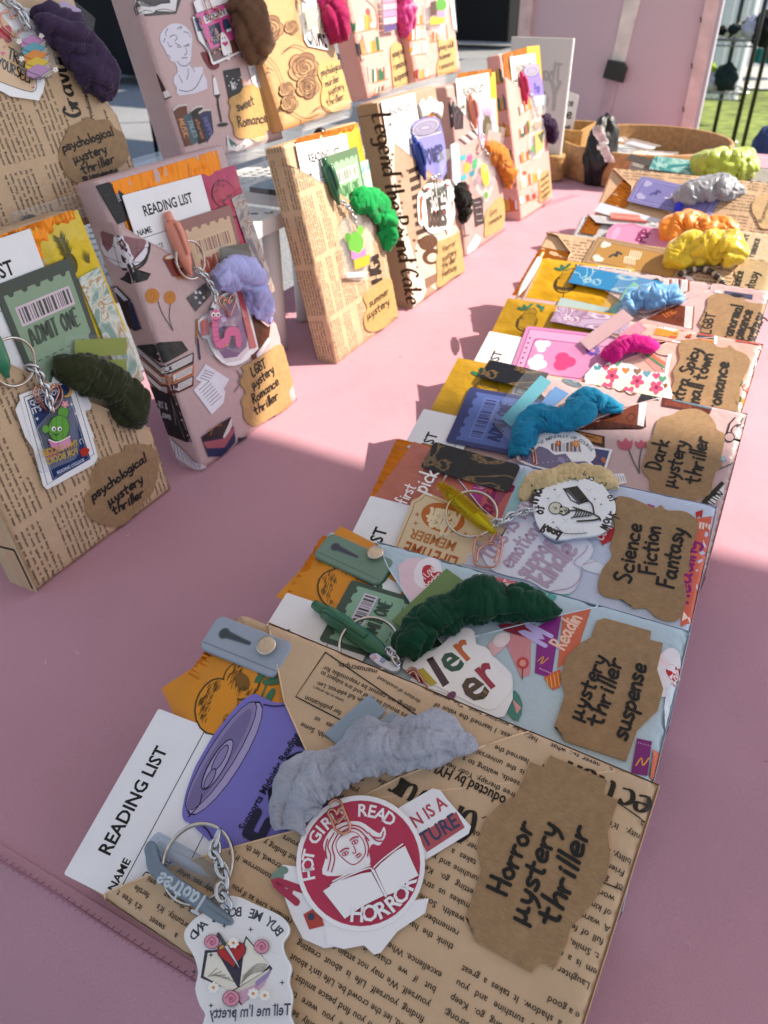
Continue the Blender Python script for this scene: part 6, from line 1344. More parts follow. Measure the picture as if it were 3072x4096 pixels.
k = 'S2'; packet(k, 'mauve book print packet standing second, label reading LGBT mystery romance thriller', 'wrap', MAUVE, ext=.013)
def s2art(pr, base):
    a = Art(k, 'c4', base.d+.0003, pr, base.pl); Kk = '262226'
    a.ell(715, 392, 124, 126, Kk); a.ell(702, 388, 124, 126, 'ded8e2'); a.fill('620,275 690,265 725,300 690,330 660,345 650,400 620,440 590,400 580,330', '8a5c62', 1); a.fill('700,300 760,310 815,370 800,410 760,420 740,480 710,440 690,380', '8a5c62', 1); a.line('590,380 700,405 825,400/640,275 660,390 690,510/740,280 765,390 745,490/600,470 700,485 790,480', .45, '6a4a55')
    a.fill('735,520 760,520 770,555 840,545 820,580 750,600 690,590 720,560', Kk, 1); a.line('826,400 815,470 770,515 710,522', 1.5, Kk)
    a.ell(848, 668, 38, 42, 'c07a2e'); a.ell(943, 677, 32, 36, 'c07a2e'); a.line('835,668 848,650 862,668 848,690/930,678 944,664 955,680', .5, '9a5a1e')
    for s in ('880,700 900,760 960,860', '945,715 940,790 960,860'): a.line(s, .8, '55545a')
    for x0, y0, x1, y1 in ((910, 775, 840, 735), (945, 770, 990, 728), (935, 800, 885, 815), (948, 830, 972, 798), (915, 770, 920, 740)): a.leaf(x0, y0, x1, y1, .28, '55545a'); a.leaf(x0, y0, x1, y1, .14, MAUVE)
    a.fill('640,660 670,640 755,700 740,730 815,860 790,885 770,895 740,880 700,890', '2a2a38'); a.fill('645,668 668,650 740,705 715,720', 'd9d6de'); a.line('650,672 715,715/660,660 735,708', .4, '77727c', 0); a.fill('690,730 725,725 775,885 745,890', '3a1e1e'); a.fill('740,705 765,720 812,860 785,870', '232c52'); a.line('690,780 720,860', 1.0, '6a6a4a', 0)
    for i, (dy, c) in enumerate(((190, '5a2420'), (105, 'b8672e'), (20, '2a2a2c'))):
        y = 955+dy*.75; a.fill('790,%d 920,%d 1075,%d 1075,%d 930,%d 800,%d' % (y+15, y+85, y+10, y+70, y+140, y+70), c); a.fill('792,%d 922,%d 1068,%d 1065,%d 930,%d 800,%d' % (y+26, y+95, y+20, y+60, y+130, y+62), 'ddd6d6')
        for j in range(4): a.line('800,%d 926,%d 1065,%d' % (y+33+8*j, y+102+8*j, y+28+8*j), .35, '6a6268', 0)
    a.fill('788,985 890,925 1010,918 1045,970 925,1040', '2c2c2e'); a.ell(900, 960, 42, 14, '4a4a4c', -15); a.ell(900, 960, 38, 11, '2c2c2e', -15)
    a.fill('1085,1130 1140,1045 1270,1130 1230,1200', 'e4e0ea'); a.fill('1075,1190 1150,1105 1205,1120 1250,1200 1240,1260 1175,1325', 'e9e6ee')
    for i in range(7): a.line('%d,%d %d,%d' % (1105+11*i, 1190+14*i, 1160+11*i, 1140+14*i), .5, '44404a', 0)
    for i in range(4): a.line('%d,%d %d,%d' % (1110+8*i, 1120-14*i, 1160+9*i, 1140-14*i), .5, '44404a', 0)
    a.fill('835,1220 985,1215 1078,1480 935,1510', Kk); a.line('860,1240 975,1235 1055,1465 945,1490 860,1240', .4, '8a8690', 0); a.hand('ART &', (905, 1340), (965, 1325), 'b8b2bc', 1.3, .14); a.hand('Love', (925, 1400), (985, 1380), 'b8b2bc', 1.3, .14); a.line('880,1300 900,1360 950,1440/985,1260 1000,1340 1010,1400', .4, 'a8a2ac')
    a.line('1090,800 1090,930', 1.6, 'b07030', 0); a.line('1095,905 1108,1015', 2.2, '2c355a', 0); a.fill('1035,680 1145,590 1190,640 1085,755', '4a464c'); [a.star(1085+22*(i % 3), 650+28*(i//2), 12, 'e0dce2', .35, 5) for i in range(5)]
    a.fill('905,460 1000,430 1050,540 1020,570 960,560', '7a2620', 1); a.ell(955, 448, 48, 16, 'b5703a', -15); a.ell(955, 450, 38, 10, 'd9cfc8', -15); a.flower(1005, 490, 22, 'd9a4a0', '7a2620', 8); a.line('965,475 985,510 1000,545', .5, 'e2c0b8'); a.line('990,570 1045,560', 2.0, 'b5703a', 0)
    a.fill('1400,760 1500,830 1490,900 1425,1035 1395,1015', '5a2e1e'); a.fill('1425,1030 1420,990 1485,900 1500,905', 'd9d2d6'); a.line('1310,1080 1340,1130 1300,1200/1330,1100 1320,1150', .9, '6a6068'); a.leaf(1325, 1120, 1365, 1085, .3, '6a6068'); a.leaf(1310, 1150, 1285, 1120, .3, '6a6068')
    a.fill('420,80 500,130 540,210 520,240 470,230 440,160', 'ddd8e4'); [a.line('%d,%d %d,%d' % (440+6*i, 100+18*i, 495+5*i, 140+14*i), .4, '3a363c', 0) for i in range(6)]
    a.crop = 'c5'; a.fill('1120,480 1280,370 1310,480 1310,510 1240,590 1160,590', '232c52'); a.fill('1125,480 1230,400 1285,370 1240,480 1130,505', '241c20'); a.fill('1240,480 1285,372 1290,420 1250,500', 'd9d2d0'); a.fill('1130,510 1245,490 1300,420 1305,450 1250,540 1150,545', 'a85a66'); a.line('1150,450 1180,430 1170,470/1200,420 1230,415', .6, 'b8742e')
    a.fill('968,548 1060,590 1155,650 1110,672 1000,665', 'ded9e2'); [a.line('%d,%d %d,%d' % (985+17*i, 560+9*i, 990+22*i, 650), .6, '4a464e', 0) for i in range(7)]; a.fill('1325,485 1400,480 1360,520 1330,520', '3a363a'); a.ell(1550, 340, 35, 12, 'e0b8b8', -35)
b1 = flap(k, D(k, 'c4', '430,120 530,200 810,360 920,420 1120,570 1300,700 1480,840'), 0); pr = MB(); s2art(pr, b1); decal(b1, pr)
label_tag(k, b1, 'c4', '1400,1040 1450,1015 1500,965 1545,938 1585,960 1600,1020 1622,1080 1630,1150 1605,1200 1620,1260 1590,1300 1540,1322 1500,1345 1440,1382 1400,1386 1360,1350 1352,1290 1340,1250 1362,1200 1332,1150 1352,1090 1340,1060',
  [('LGBT', (1400, 1115), (1478, 1058), 1), ('µystery', (1405, 1185), (1522, 1085), 1), ('Romance', (1405, 1265), (1550, 1155), 1), ('thriller', (1420, 1330), (1548, 1235), 1)], pen=.16, col='b08d5e')
finish(k, [('front_pocket', b1)])
a = Art(k, 'c4', -.0045); a.base('530,60 605,38 690,110 705,250 655,272', .0006, '201e22', None, 0, 0, .001); a.txt('2007', (672, 145), (650, 90), 'c8c2c8', 1.1)
for x, y in ((590, 120), (600, 180), (640, 215), (670, 180), (625, 240)): a.leaf(x, y, x-22, y-18, .25, '8a8a90'); a.leaf(x, y, x+20, y-16, .25, '8a8a90')
single('book_card', a.mb, 'card', FR[k], 'black card with white leaf sprigs behind the reading list card', 'card')
amber_wrapper(k, 'c4', (612, 40), (1195, -138), .035, -.005, 'wide amber foil wrapper along the top of the mauve standing packet')
tea_sachet(k, 'c4', (1100, 2), (1305, -58), .07, -.0042, 'crimson tea sachet with a pomegranate drawing', 'b3154d', 'pomegranate', '5c0a2a', lab=False)
reading_list(k, 'c4', (675, 113), (1112, -2), .085, -.003, 'white reading list card behind the peach pen')
ticket(k, 'c4', (985, 255), (1272, 165), .085, -.0018, 'brown and cream Admit One ticket behind the peach pen', '9a6f6a', 'd3b395', 'd8bb9c', 'a8503f')
bookmark(k, 'c4', (1280, 130), (1345, 96), .085, -.0026, 'grey and bronze marbled bookmark at the right of the brown ticket', ('6d6670', 'b5a9a9', '8c6a52'), .001)
tabs(k, 'c4', ['1225,400 1370,375 1400,470 1220,500'], .0006, 'grey page flags in a clear sleeve above the lavender scrunchie', ['6a655c'], '1200,390 1440,440 1430,540 1180,560')
scrunchie(k, 'c4', '1195,600 1255,560 1330,555 1390,600 1430,680 1460,740 1490,810', (.003, .006, .008, .008, .007, .005, .002), .0142, 'b9b7ea', 'lavender plush scrunchie on the mauve standing packet', seed=14, fuzz=5000, ends=(.6, .3))
def jar(a):
    ol = '6a2a3c'; a.fill('1200,690 1290,640 1310,680 1390,850 1385,960 1330,1025 1250,1040 1200,990 1165,900', 'd9cfd6', 1); a.fill('1215,720 1300,690 1370,850 1365,950 1310,1005 1240,1015 1200,960', '6f4a80', 1)
    a.fill('1200,690 1280,645 1300,690 1225,730', '8a8a90'); a.line('1210,715 1290,675/1208,700 1285,660', .5, '55555c', 0)
    for i in range(16): a.fill([(1215+(i*47 % 140)+dx, 780+(i*71 % 210)+dy) for dx, dy in ((0, 0), (26, -14), (34, 12), (10, 22))], ('a87ab8', '8a5a98', '5a3a68', 'c8a0d0')[i % 4])
    a.fill('1310,640 1340,650 1420,950 1385,965', 'c0505a'); a.heart(1180, 830, 26, 'b8302c'); a.fill('1110,810 1150,790 1160,880 1120,890', 'c0404a')
stickers(k, 'jar shaped sticker full of purple pieces on the mauve standing packet', [('c4', '1095,810 1150,770 1200,800 1190,900 1120,900', 2, 'efedf0', None), ('c4', '1290,640 1320,618 1350,640 1400,830 1430,960 1400,990 1340,1000', 0, 'efedf0', lambda a: a.fill('1305,650 1330,640 1415,955 1385,975', 'b5525c')), ('c4', '1160,780 1180,700 1270,640 1310,650 1400,850 1400,980 1340,1040 1262,1055 1195,1005 1145,900', 2, 'f2f0f2', jar)], .0012)
def charm_worm(t):
    a = Art('S2', 'c4', .006); a.base('1150,760 1200,715 1240,760 1230,850 1300,830 1345,880 1330,980 1250,960 1180,1000 1140,930 1140,840', .0024, 'ffffff', None, .0003, 3); t.part('charm', a.mb, 'acrylic'); a = Art('S2', 'c4', .00615)
    a.line('1195,770 1190,850 1205,930 1250,920 1265,870 1310,870 1320,930', 8.2, '8a3a60'); a.line('1195,770 1190,850 1205,930 1250,920 1265,870 1310,870 1320,930', 7.2, 'd9709c'); a.ell(1192, 775, 30, 32, 'd9709c')
    for i in range(5): a.line('%d,%d %d,%d' % (1172, 820+26*i, 1216, 814+26*i), .35, 'a84a74', 0)
    for x in (1180, 1205): a.ell(x, 772, 12, 13, 'f4f2ee'); a.ell(x+1, 774, 6, 7, '1c1418')
    a.line('1182,800 1195,808 1208,798', .5, '1c1418'); a.ell(1168, 742, 16, 9, '2c2c30'); a.star(1255, 940, 12, 'd9b040', .35, 5); t.part('printed_picture', a.mb, 'card')
keychain(k, 'pink bookworm keychain charm over the purple jar sticker', charm_worm, ('c4', (1050, 470), 14, .003, .1), ('c4', '1085,520 1130,555 1160,600 1185,650 1190,700', (.004, .006, .006, .0065, .007)), 8, .005)
pen(k, 'c4', (922, 203), (1055, 552), .001, .005, .0055, 'e8937b', 'peach pink pen in front of the reading list card')
heart_clip(k, 'c4', '1270,785 1220,720 1212,690 1225,672 1245,680 1262,700 1275,668 1298,672 1300,705 1272,785/1262,770 1232,715 1240,690 1262,712 1280,685', .0042, 'rose gold heart clip on the jar sticker')

k = 'S3'; packet(k, 'newspaper packet standing third in sunlight, label reading Summer mystery', 'news', NEWS)
s1 = sheet_news(k, 'front_pocket', D(k, 'c6', '200,330 270,380 470,500 640,620 850,790'), 0, 31, size=.0019, pitch=.0036, art=lambda pr, b: (lambda a: (a.hand('HGI', (735, 1000), (712, 850), INK, 1.2, .2, (.2, .3), .05)))(Art('S3', 'c6', .0003, pr, b.p)))
label_tag(k, s1[1], 'c6', '765,985 800,1005 830,1060 835,1130 822,1190 790,1210 760,1250 700,1280 650,1270 635,1210 652,1150 630,1090 660,1050 705,1015', [('summer', (665, 1145), (775, 1065), .9), ('µystery', (655, 1215), (780, 1125), 1)], pen=.16, col='b8955f', ink='3a3028')
def s3s(m): newsprint(m, [(0, .001), (FR['S3'].l, .001), (FR['S3'].l, .027), (0, .027)], .0002, (.002, .026), (1, 0), .0018, .0034, .045, seed=19, cols=5, rows=9)
side_print(k, 'left', s3s); finish(k, [s1])
amber_wrapper(k, 'c6', (250, 215), (590, 128), .02, -.005, 'orange foil band along the top of the third standing packet')
tea_sachet(k, 'c6', (435, 190), (602, 128), .07, -.0042, 'yellow tea sachet at the right of the third standing packet', 'e0a812', 'plain', lab=False)
reading_list(k, 'c6', (252, 242), (532, 184), .08, -.003, 'white reading list card above the dark green pen')
ticket(k, 'c6', (425, 312), (592, 255), .085, -.0018, 'light green Admit One ticket behind the dark green pen', '5f7a5a', '98c496', 'd9cfd6', '4f7a4e')
bookmark(k, 'c6', (608, 342), (652, 328), .07, -.0026, 'aqua marbled bookmark at the right edge of the third standing packet', ('6fb5b8', 'c9dcd8', 'c0985e'), .001)
tabs(k, 'c6', ['600,500 700,490 715,560 610,580'], .0006, 'clear sleeve of pale flags above the green scrunchie', ['c9d0cc'], '565,495 745,515 730,600 560,590')
scrunchie(k, 'c6', '575,590 625,560 680,570 730,620 760,690 765,760 755,830', (.003, .006, .009, .009, .008, .006, .003), .0155, '149a4c', 'bright green velvet scrunchie on the third standing packet', seed=15, fuzz=3000, ends=(.6, .3))
def charm_c3(t):
    a = Art('S3', 'c6', .005); a.base('505,690 550,640 640,640 682,700 682,850 650,950 662,985 620,1000 530,985 518,960 522,880 500,800', .0024, 'ffffff', None, .0003, 2); t.part('charm', a.mb, 'acrylic'); a = Art('S3', 'c6', .0051)
    a.ell(585, 790, 42, 62, '5da23a'); a.ell(540, 760, 16, 26, '4f8a34'); a.ell(610, 720, 20, 26, '6fae44'); a.fill('560,830 600,850 640,815 640,870 600,895 562,875', 'd87aa8'); a.fill('575,885 665,850 660,910 580,940', 'c9a432', 0); a.fill('530,955 650,950 640,975 540,980', 'e6e2e6'); t.part('printed_picture', a.mb, 'card')
keychain(k, 'clear cactus keychain charm on the third standing packet in the sun', charm_c3, None, ('c6', '505,565 535,585 560,620 580,660 590,700', (.004, .006, .006, .0062, .0068)), 8, .005)
pen(k, 'c6', (405, 318), (492, 582), .001, .005, .0052, '1f5a3c', 'dark green pen clipped in the third standing packet')

k = 'S4'; packet(k, 'brown print packet standing fourth, lettering Legend the Pound along its side', 'wrap', 'b0937d')
def s4art(pr, base):
    a = Art(k, 'e4', base.d+.0003, pr, base.p); rr = random.Random(8)
    a.fill('300,540 420,640 420,900 520,1400 640,1800 720,2000 600,2170 480,1600 380,900', 'd9cdbd', 2); a.fill('640,1500 1000,1400 1060,1700 800,2000 640,1800', 'cdbfae', 2)
    for i in range(26): a.star(430+rr.uniform(-60, 90)+i*6, 740+i*50, rr.uniform(14, 24), '5a3a2c', .4, 5)
    for i in range(9): x, y = 550+10*i, 880+82*i; a.fill('%f,%f %f,%f %f,%f %f,%f' % (x, y, x+90, y-40, x+95, y+5, x+5, y+40), '3c281e')
    a.ell(730, 1560, 90, 70, '5a3c28', -20); a.ell(760, 1690, 85, 75, '5a3c28', -20); a.ell(770, 1700, 50, 40, 'cdbfae', -20); a.fill('700,1900 860,1820 880,1880 720,1990', '8a6a58')
b1 = flap(k, D(k, 'e4', '240,500 290,540 480,680 640,825 820,960 1010,1150'), 0); pr = MB(); s4art(pr, b1); decal(b1, pr)
label_tag(k, b1, 'e4', '880,1530 1000,1475 1035,1440 1048,1500 1060,1560 1065,1700 1080,1820 1000,1870 950,1900 860,1970 815,1960 820,1850 808,1750 820,1650 818,1560', [('Horror', (872, 1650), (995, 1575), 1), ('µystery', (868, 1735), (1000, 1660), 1), ('thriller', (868, 1810), (1000, 1730), 1), ('fantasy', (865, 1885), (1005, 1805), 1)], pen=.15, col='bb9a66', ink='3a3028')
def s4s(m):
    L = FR['S4'].l; m.poly([(.002, .001), (L-.002, .001), (L-.002, .0272), (.002, .0272)], .0001, '9a846c'); m.hand('Legend the Pound Cake', (L-.012, .009), (.004, .009), .0004, '3a2a1c', 1.15, .15, (.3, .35), 0, .05); m.stroke([(L-.012, .003), (L-.012, .026)], .0008, .0003, '5a4a3c')
side_print(k, 'left', s4s); finish(k, [('front_pocket', b1)])
reading_list(k, 'e4', (288, 242), (602, 166), .1, -.003, 'bright white reading list card on the fourth standing packet')
a = Art(k, 'e4', -.001); a.base('570,500 590,440 680,400 780,388 835,415 850,470 872,560 895,700 905,900 840,1000 700,930 620,640', .0005, '8480c6', None, 0, 0, .004); a.ell(708, 485, 138, 78, '5a5870', -18); a.ell(708, 480, 130, 70, 'a39db4', -18); a.ell(705, 488, 112, 52, '5a5870', -18); a.ell(705, 488, 106, 48, '938ca6', -18); a.ell(700, 490, 55, 22, '5a5870', -10); a.ell(700, 490, 48, 17, 'a39db4', -10); a.fill('570,520 620,600 850,540 848,500 850,520 640,580', 'b3adc4'); a.txt('Supports Midnight', (680, 740), (845, 695), '3a3a66', 1); a.hand('POWER', (700, 840), (880, 780), '3a3a66', .9, .2)
single('can_bookmark', a.mb, 'card', FR[k], 'purple drink can card standing behind the dark blue pen', 'bookmark', 'drink can shaped bookmarks')
mb = MB(); P = [(*FR[k].q('e4', [p], -.004)[0], -.004) for p in ((650, 340), (720, 300), (800, 300), (850, 330))]; mb.tube(smooth(P, 6), .009, 'e9e7e4', 12, flat=.35); mb.warp(lambda x, y, z: (x+.003*noise.noise((x*90, y*90, 1)), y+.004*noise.noise((x*90, y*90, 5)), z)); single('tissue', mb, 'card', FR[k], 'crumpled white tissue above the purple drink can card', 'tissue')
amber_wrapper(k, 'e4', (640, 250), (752, 225), .02, -.0046, 'orange red foil beside the bright white reading card')
pen(k, 'e4', (587, 565), (700, 978), .001, .005, .0055, '1a348a', 'dark blue pen clipped in the fourth standing packet')
def thr(a):
    K = '2c2c2c'; a.heart(722, 1062, 24, 'c8202c'); a.heart(915, 1030, 18, 'c8202c'); a.hand('I love', (790, 1130), (910, 1090), K, 1.1, .2); a.txt('THRILLER', (700, 1245), (925, 1200), K, 2.0, bold=.05); a.heart(812, 1290, 32, 'c8202c'); a.hand('Books', (735, 1400), (905, 1385), K, 1.5, .22); a.line('690,1150 690,1300 740,1430', .6, '8a4a3a'); a.heart(880, 1280, 10, 'c8202c'); a.heart(715, 1285, 10, 'c8202c')
stickers(k, 'white sticker saying I love thriller books with red hearts', [('e4', '630,1130 680,1080 720,1200 690,1400 640,1370', 2, 'ece8e6', lambda a: a.fill('645,1150 670,1110 690,1200 665,1370 650,1350', 'b8503c')), ('e4', '850,980 960,1150 980,1300 930,1450 900,1450', 2, 'ece8e6', lambda a: a.fill('920,1180 960,1170 950,1350 910,1430', 'c8705a')), ('e4', '690,1040 760,1002 850,1010 900,975 965,1000 972,1150 940,1180 945,1400 880,1440 780,1480 700,1420 668,1250 685,1130', 2, 'f4f3f2', thr)], .0012)
def ch4(t):
    a = Art('S4', 'e4', .005); a.base('830,760 870,700 940,690 950,760 905,800 880,900 850,940 840,860', .0022, 'd4dcd0', None, .0003, 2); t.part('charm', a.mb, 'acrylic'); a = Art('S4', 'e4', .0055); a.base('945,650 985,630 1015,650 1030,1000 990,1030 960,980', .0022, 'dfe3df', None, .0003, 1); [a.line('%d,%d %d,%d' % (965, 690+28*i, 1015, 680+28*i), .6, '8a908a', 0) for i in range(10)]; t.part('tag_charm', a.mb, 'gloss')
keychain(k, 'pale keychain charms at the right of the dark blue pen', ch4, None, ('e4', '750,970 780,955 810,940 840,940', (.004, .005, .005, .006)), 5, .005)
scrunchie(k, 'e4', '975,1050 1030,1110 1055,1200 1065,1290 1060,1370', (.002, .005, .006, .005, .002), .0125, '14120f', 'black velvet scrunchie behind the thriller books sticker', seed=16, ends=(.6, .4), n=70)

k = 'S5'; packet(k, 'mauve print packet standing fifth, label reading Gay romance', 'wrap', 'c09c96')
def s5art(pr, base):
    a = Art(k, 'e4', base.d+.0003, pr, base.p); a.fill('870,262 1000,240 1060,330 1058,500 905,520', '2e2630', 0); a.hand('POTION', (900, 300), (1000, 290), 'b8a8a4', 1, .16); a.line('930,480 940,380 960,340/980,480 985,370 1010,330/1010,480 1030,380', .7, 'a8582e'); a.fill('790,40 930,20 975,80 900,110', '3a343c')
    for i in range(5): a.fill('%d,%d %d,%d %d,%d %d,%d' % (1010+32*i, 600-20*i, 1030+32*i, 590-20*i, 1090+30*i, 640-20*i, 1072+30*i, 650-20*i), 'e9e4e6' if i % 2 else '46404a')
    for i in range(9): x, y = 1030+(i*53 % 130), 760+(i*37 % 220); a.fill([(x, y), (x+45, y-30), (x+55, y+20), (x+12, y+45)], ('46a8b4', 'd9588a', '4aa874', 'e0a840', '3a8a9a')[i % 5])
    a.fill('1025,1040 1115,1020 1110,1130 1060,1150', '7a2630', 1); a.fill('1140,1160 1235,1130 1250,1380 1170,1420', '3a3434'); a.line('1160,1190 1220,1180/1170,1240 1230,1225/1180,1300 1235,1290/1185,1360 1240,1350', .8, 'b8aeb0', 3)
    a.ell(1062, 1330, 36, 60, '1a1818'); a.line('1070,1390 1085,1500/1050,1508 1115,1490', 1.3, '1a1818', 0); a.fill('1100,1620 1180,1480 1225,1520 1190,1620 1110,1680', 'e6e0e2', 1)
b1 = flap(k, D(k, 'e4', '720,0 800,60 960,220 1090,400 1190,560 1300,800'), 0); pr = MB(); s5art(pr, b1); decal(b1, pr)
label_tag(k, b1, 'e5', '380,1790 440,1760 470,1830 480,1950 470,2050 440,2110 330,2180 255,2200 252,2090 250,2000 280,1900 330,1850', [('Gay', (305, 1990), (390, 1910), .8), ('romance', (290, 2080), (445, 1990), .8)], pen=.16, col='bb9a66', ink='4a3c30')
finish(k, [('front_pocket', b1)])
amber_wrapper(k, 'e5', (-60, 395), (320, 345), .02, -.0046, 'orange foil line along the top of the fifth standing packet')
tea_sachet(k, 'e5', (285, 392), (370, 378), .1, -.0042, 'yellow sachet strip right of the reading card, fifth standing packet', 'e0b40c', 'plain', lab=False)
reading_list(k, 'e5', (-75, 456), (293, 385), .1, -.003, 'cream white reading list card with its title and name line, fifth standing packet', col='e4e0da')
P = pq(k, 'e5', (163, 706), (367, 672), .09, -.0016); mb = quad(MB(), P, -.0016, .0005, 'c6aad2'); z = -.0015
for i in range(26): x = .45+.3*math.sin(i*1.7)*(1-i/40); mb.stroke([P(.45, .42), P(x, .12+.2*(i % 5)/5)], .0006, z+i*1e-5, '55503a')
mb.poly(circ(P(.45, .4), P.w*.26, 16), z+.0003, '5a5230'); mb.poly(P.m([(.2, .48), (.72, .48), (.66, .7), (.28, .7)]), z+.0004, 'd9582e'); mb.poly(P.m([(.2, .7), (.8, .7), (.8, .85), (.2, .85)]), z+.0004, '4a4ea8')
single('plant_bookmark', mb, 'card', FR[k], 'lilac bookmark with a potted plant beside a peach pen', 'bookmark')
pen(k, 'e5', (82, 628), (148, 1010), .001, .004, .0055, 'd3836f', 'peach pen clipped in the fifth standing packet')
tabs(k, 'e5', ['290,1020 430,1060 415,1180 270,1140'], .0008, 'dusty brown page flags in a clear sleeve above the caramel scrunchie', ['b0857c'], '270,945 480,1000 440,1230 240,1150')
scrunchie(k, 'e5', '265,1250 350,1240 420,1300 475,1380 520,1480 530,1570 500,1670', (.003, .006, .009, .009, .008, .006, .003), .0175, 'c2772c', 'caramel brown scrunchie on the fifth standing packet', seed=17, ends=(.5, .5), n=80)
def ch5(t):
    a = Art('S5', 'e5', .005); a.base('180,1300 240,1260 300,1270 370,1400 355,1620 290,1790 240,1810 140,1640 120,1560 160,1450', .0024, 'ffffff', None, .0003, 2); t.part('charm', a.mb, 'acrylic'); a = Art('S5', 'e5', .0051); a.ell(250, 1520, 42, 130, 'e8c03c', -8); a.ell(255, 1450, 26, 40, 'f6dc70'); a.ell(255, 1570, 30, 46, 'f0b030'); a.ell(262, 1745, 22, 40, '4f9a3c'); a.ell(185, 1560, 22, 50, 'e08a9a'); a.ell(330, 1600, 16, 40, 'd8a0b0'); t.part('printed_picture', a.mb, 'gloss')
keychain(k, 'clear keychain charm with yellow shapes beside the caramel scrunchie', ch5, None, ('e5', '215,1080 235,1130 210,1180 220,1230 270,1280 290,1330', (.004, .006, .006, .006, .006, .0068)), 9, .005)

k = 'S6'; packet(k, 'pink bookshelf print packet standing at the far end, magenta pen in its pocket', 'wrap', PINK)
def s6art(pr, base):
    a = Art(k, 'e5', base.d+.0003, pr, base.p)
    for y, h in ((870, 180), (1120, 210), (1400, 170), (1680, 180), (1850, 120)): shelf_art(a, [(640-(1680-y)*.02, y, 860+(y-1400)*.12, y-120, (-18, -h*.7))], y)
    plant(a, 665, 1060, 55, '2a5a4a'); plant(a, 690, 1480, 45); a.line('600,1210 640,1400 660,1720/830,1130 850,1300', 1.6, 'e9e6ec', 0)
def s6side(m):
    L = FR['S6'].l; rr = random.Random(4)
    for i in range(6):
        y = .018+i*.036; m.poly([(y, .003), (y, .026), (y-.002, .026), (y-.002, .003)], .0002, 'c47a3e'); z = .005
        while z < .024: w = rr.uniform(.003, .005); m.poly([(y, z), (y, z+w), (y+rr.uniform(.012, .022), z+w), (y+.015, z)], .0003, rr.choice(('c9622e', '2f6a4a', 'd9a23c', 'ece8e8', 'b0402c', '46708a'))); z += w+.0006
b1 = flap(k, D(k, 'e5', '330,310 430,400 520,460 640,560 780,700 920,900'), 0); pr = MB(); s6art(pr, b1); decal(b1, pr)
label_tag(k, b1, 'e5', '880,1510 950,1460 970,1540 988,1650 990,1720 960,1765 880,1820 850,1800 860,1700 848,1600', [('young adult', (872, 1590), (962, 1520), .8), ('mystery', (872, 1660), (965, 1590), .8), ('summer', (880, 1720), (972, 1650), .8), ('romance', (885, 1785), (975, 1710), .8)], pen=.15, col='bb9a66', ink='4a3c30')
side_print(k, 'left', s6side); finish(k, [('front_pocket', b1)])
amber_wrapper(k, 'e5', (440, 182), (705, 105), .035, -.0046, 'red orange foil at the top of the far pink packet')
tea_sachet(k, 'e5', (718, 100), (858, 86), .08, -.0042, 'yellow sachet at the top right of the far pink packet', 'e6b50c', 'plain', lab=False)
reading_list(k, 'e5', (522, 215), (803, 170), .1, -.003, 'cream reading list card on the far pink packet', col='e2ddd4')
a = Art(k, 'e5', -.001); a.base('675,380 700,312 780,285 845,298 852,380 880,480 905,660 800,720 700,560', .0005, '8674c4', None, 0, 0, .004); a.ell(765, 365, 92, 72, '5f5a74', -15); a.ell(765, 360, 86, 66, 'a49cb4', -15); a.ell(765, 368, 62, 42, '6f6880', -12); a.ell(765, 368, 54, 36, '9890aa', -12); a.hand('Pop', (800, 620), (860, 590), '4a3a86', .9, .2); single('can_bookmark', a.mb, 'card', FR[k], 'purple drink can card beside the magenta pen', 'bookmark', 'drink can shaped bookmarks')
tabs(k, 'e5', ['785,655 908,642 900,742 782,762'], .0008, 'light blue page flags on the far pink packet', ['8cc0d4'], '775,640 930,625 920,860 770,860')
pen(k, 'e5', (645, 372), (710, 742), .001, .004, .0055, 'c0104f', 'magenta pen clipped in the far pink packet')
scrunchie(k, 'e5', '885,900 950,950 985,1030 990,1110 975,1170', (.002, .006, .007, .006, .003), .0145, '2a0e34', 'dark purple scrunchie on the far pink packet', seed=18, ends=(.6, .5), n=70)
def ch6(t):
    a = Art('S6', 'e5', .005); a.base('780,900 850,872 910,920 920,1100 880,1280 800,1350 745,1250 750,1050', .0024, 'ffffff', None, .0003, 2); t.part('charm', a.mb, 'acrylic'); a = Art('S6', 'e5', .0051); a.fill('800,1060 900,1020 890,1220 810,1290', 'c0a85a', 1); a.fill('830,1080 900,1030 880,1180', '3a4434', 1); a.ell(775, 1230, 18, 34, '4f9a3c'); a.fill('790,930 880,930 870,1000 800,1010', '9a8a7c', 1); t.part('printed_picture', a.mb, 'gloss')
keychain(k, 'clear keychain charm beside the dark purple scrunchie', ch6, None, ('e5', '740,570 760,620 800,760 840,880', (.004, .005, .005, .0065)), 9, .0045)
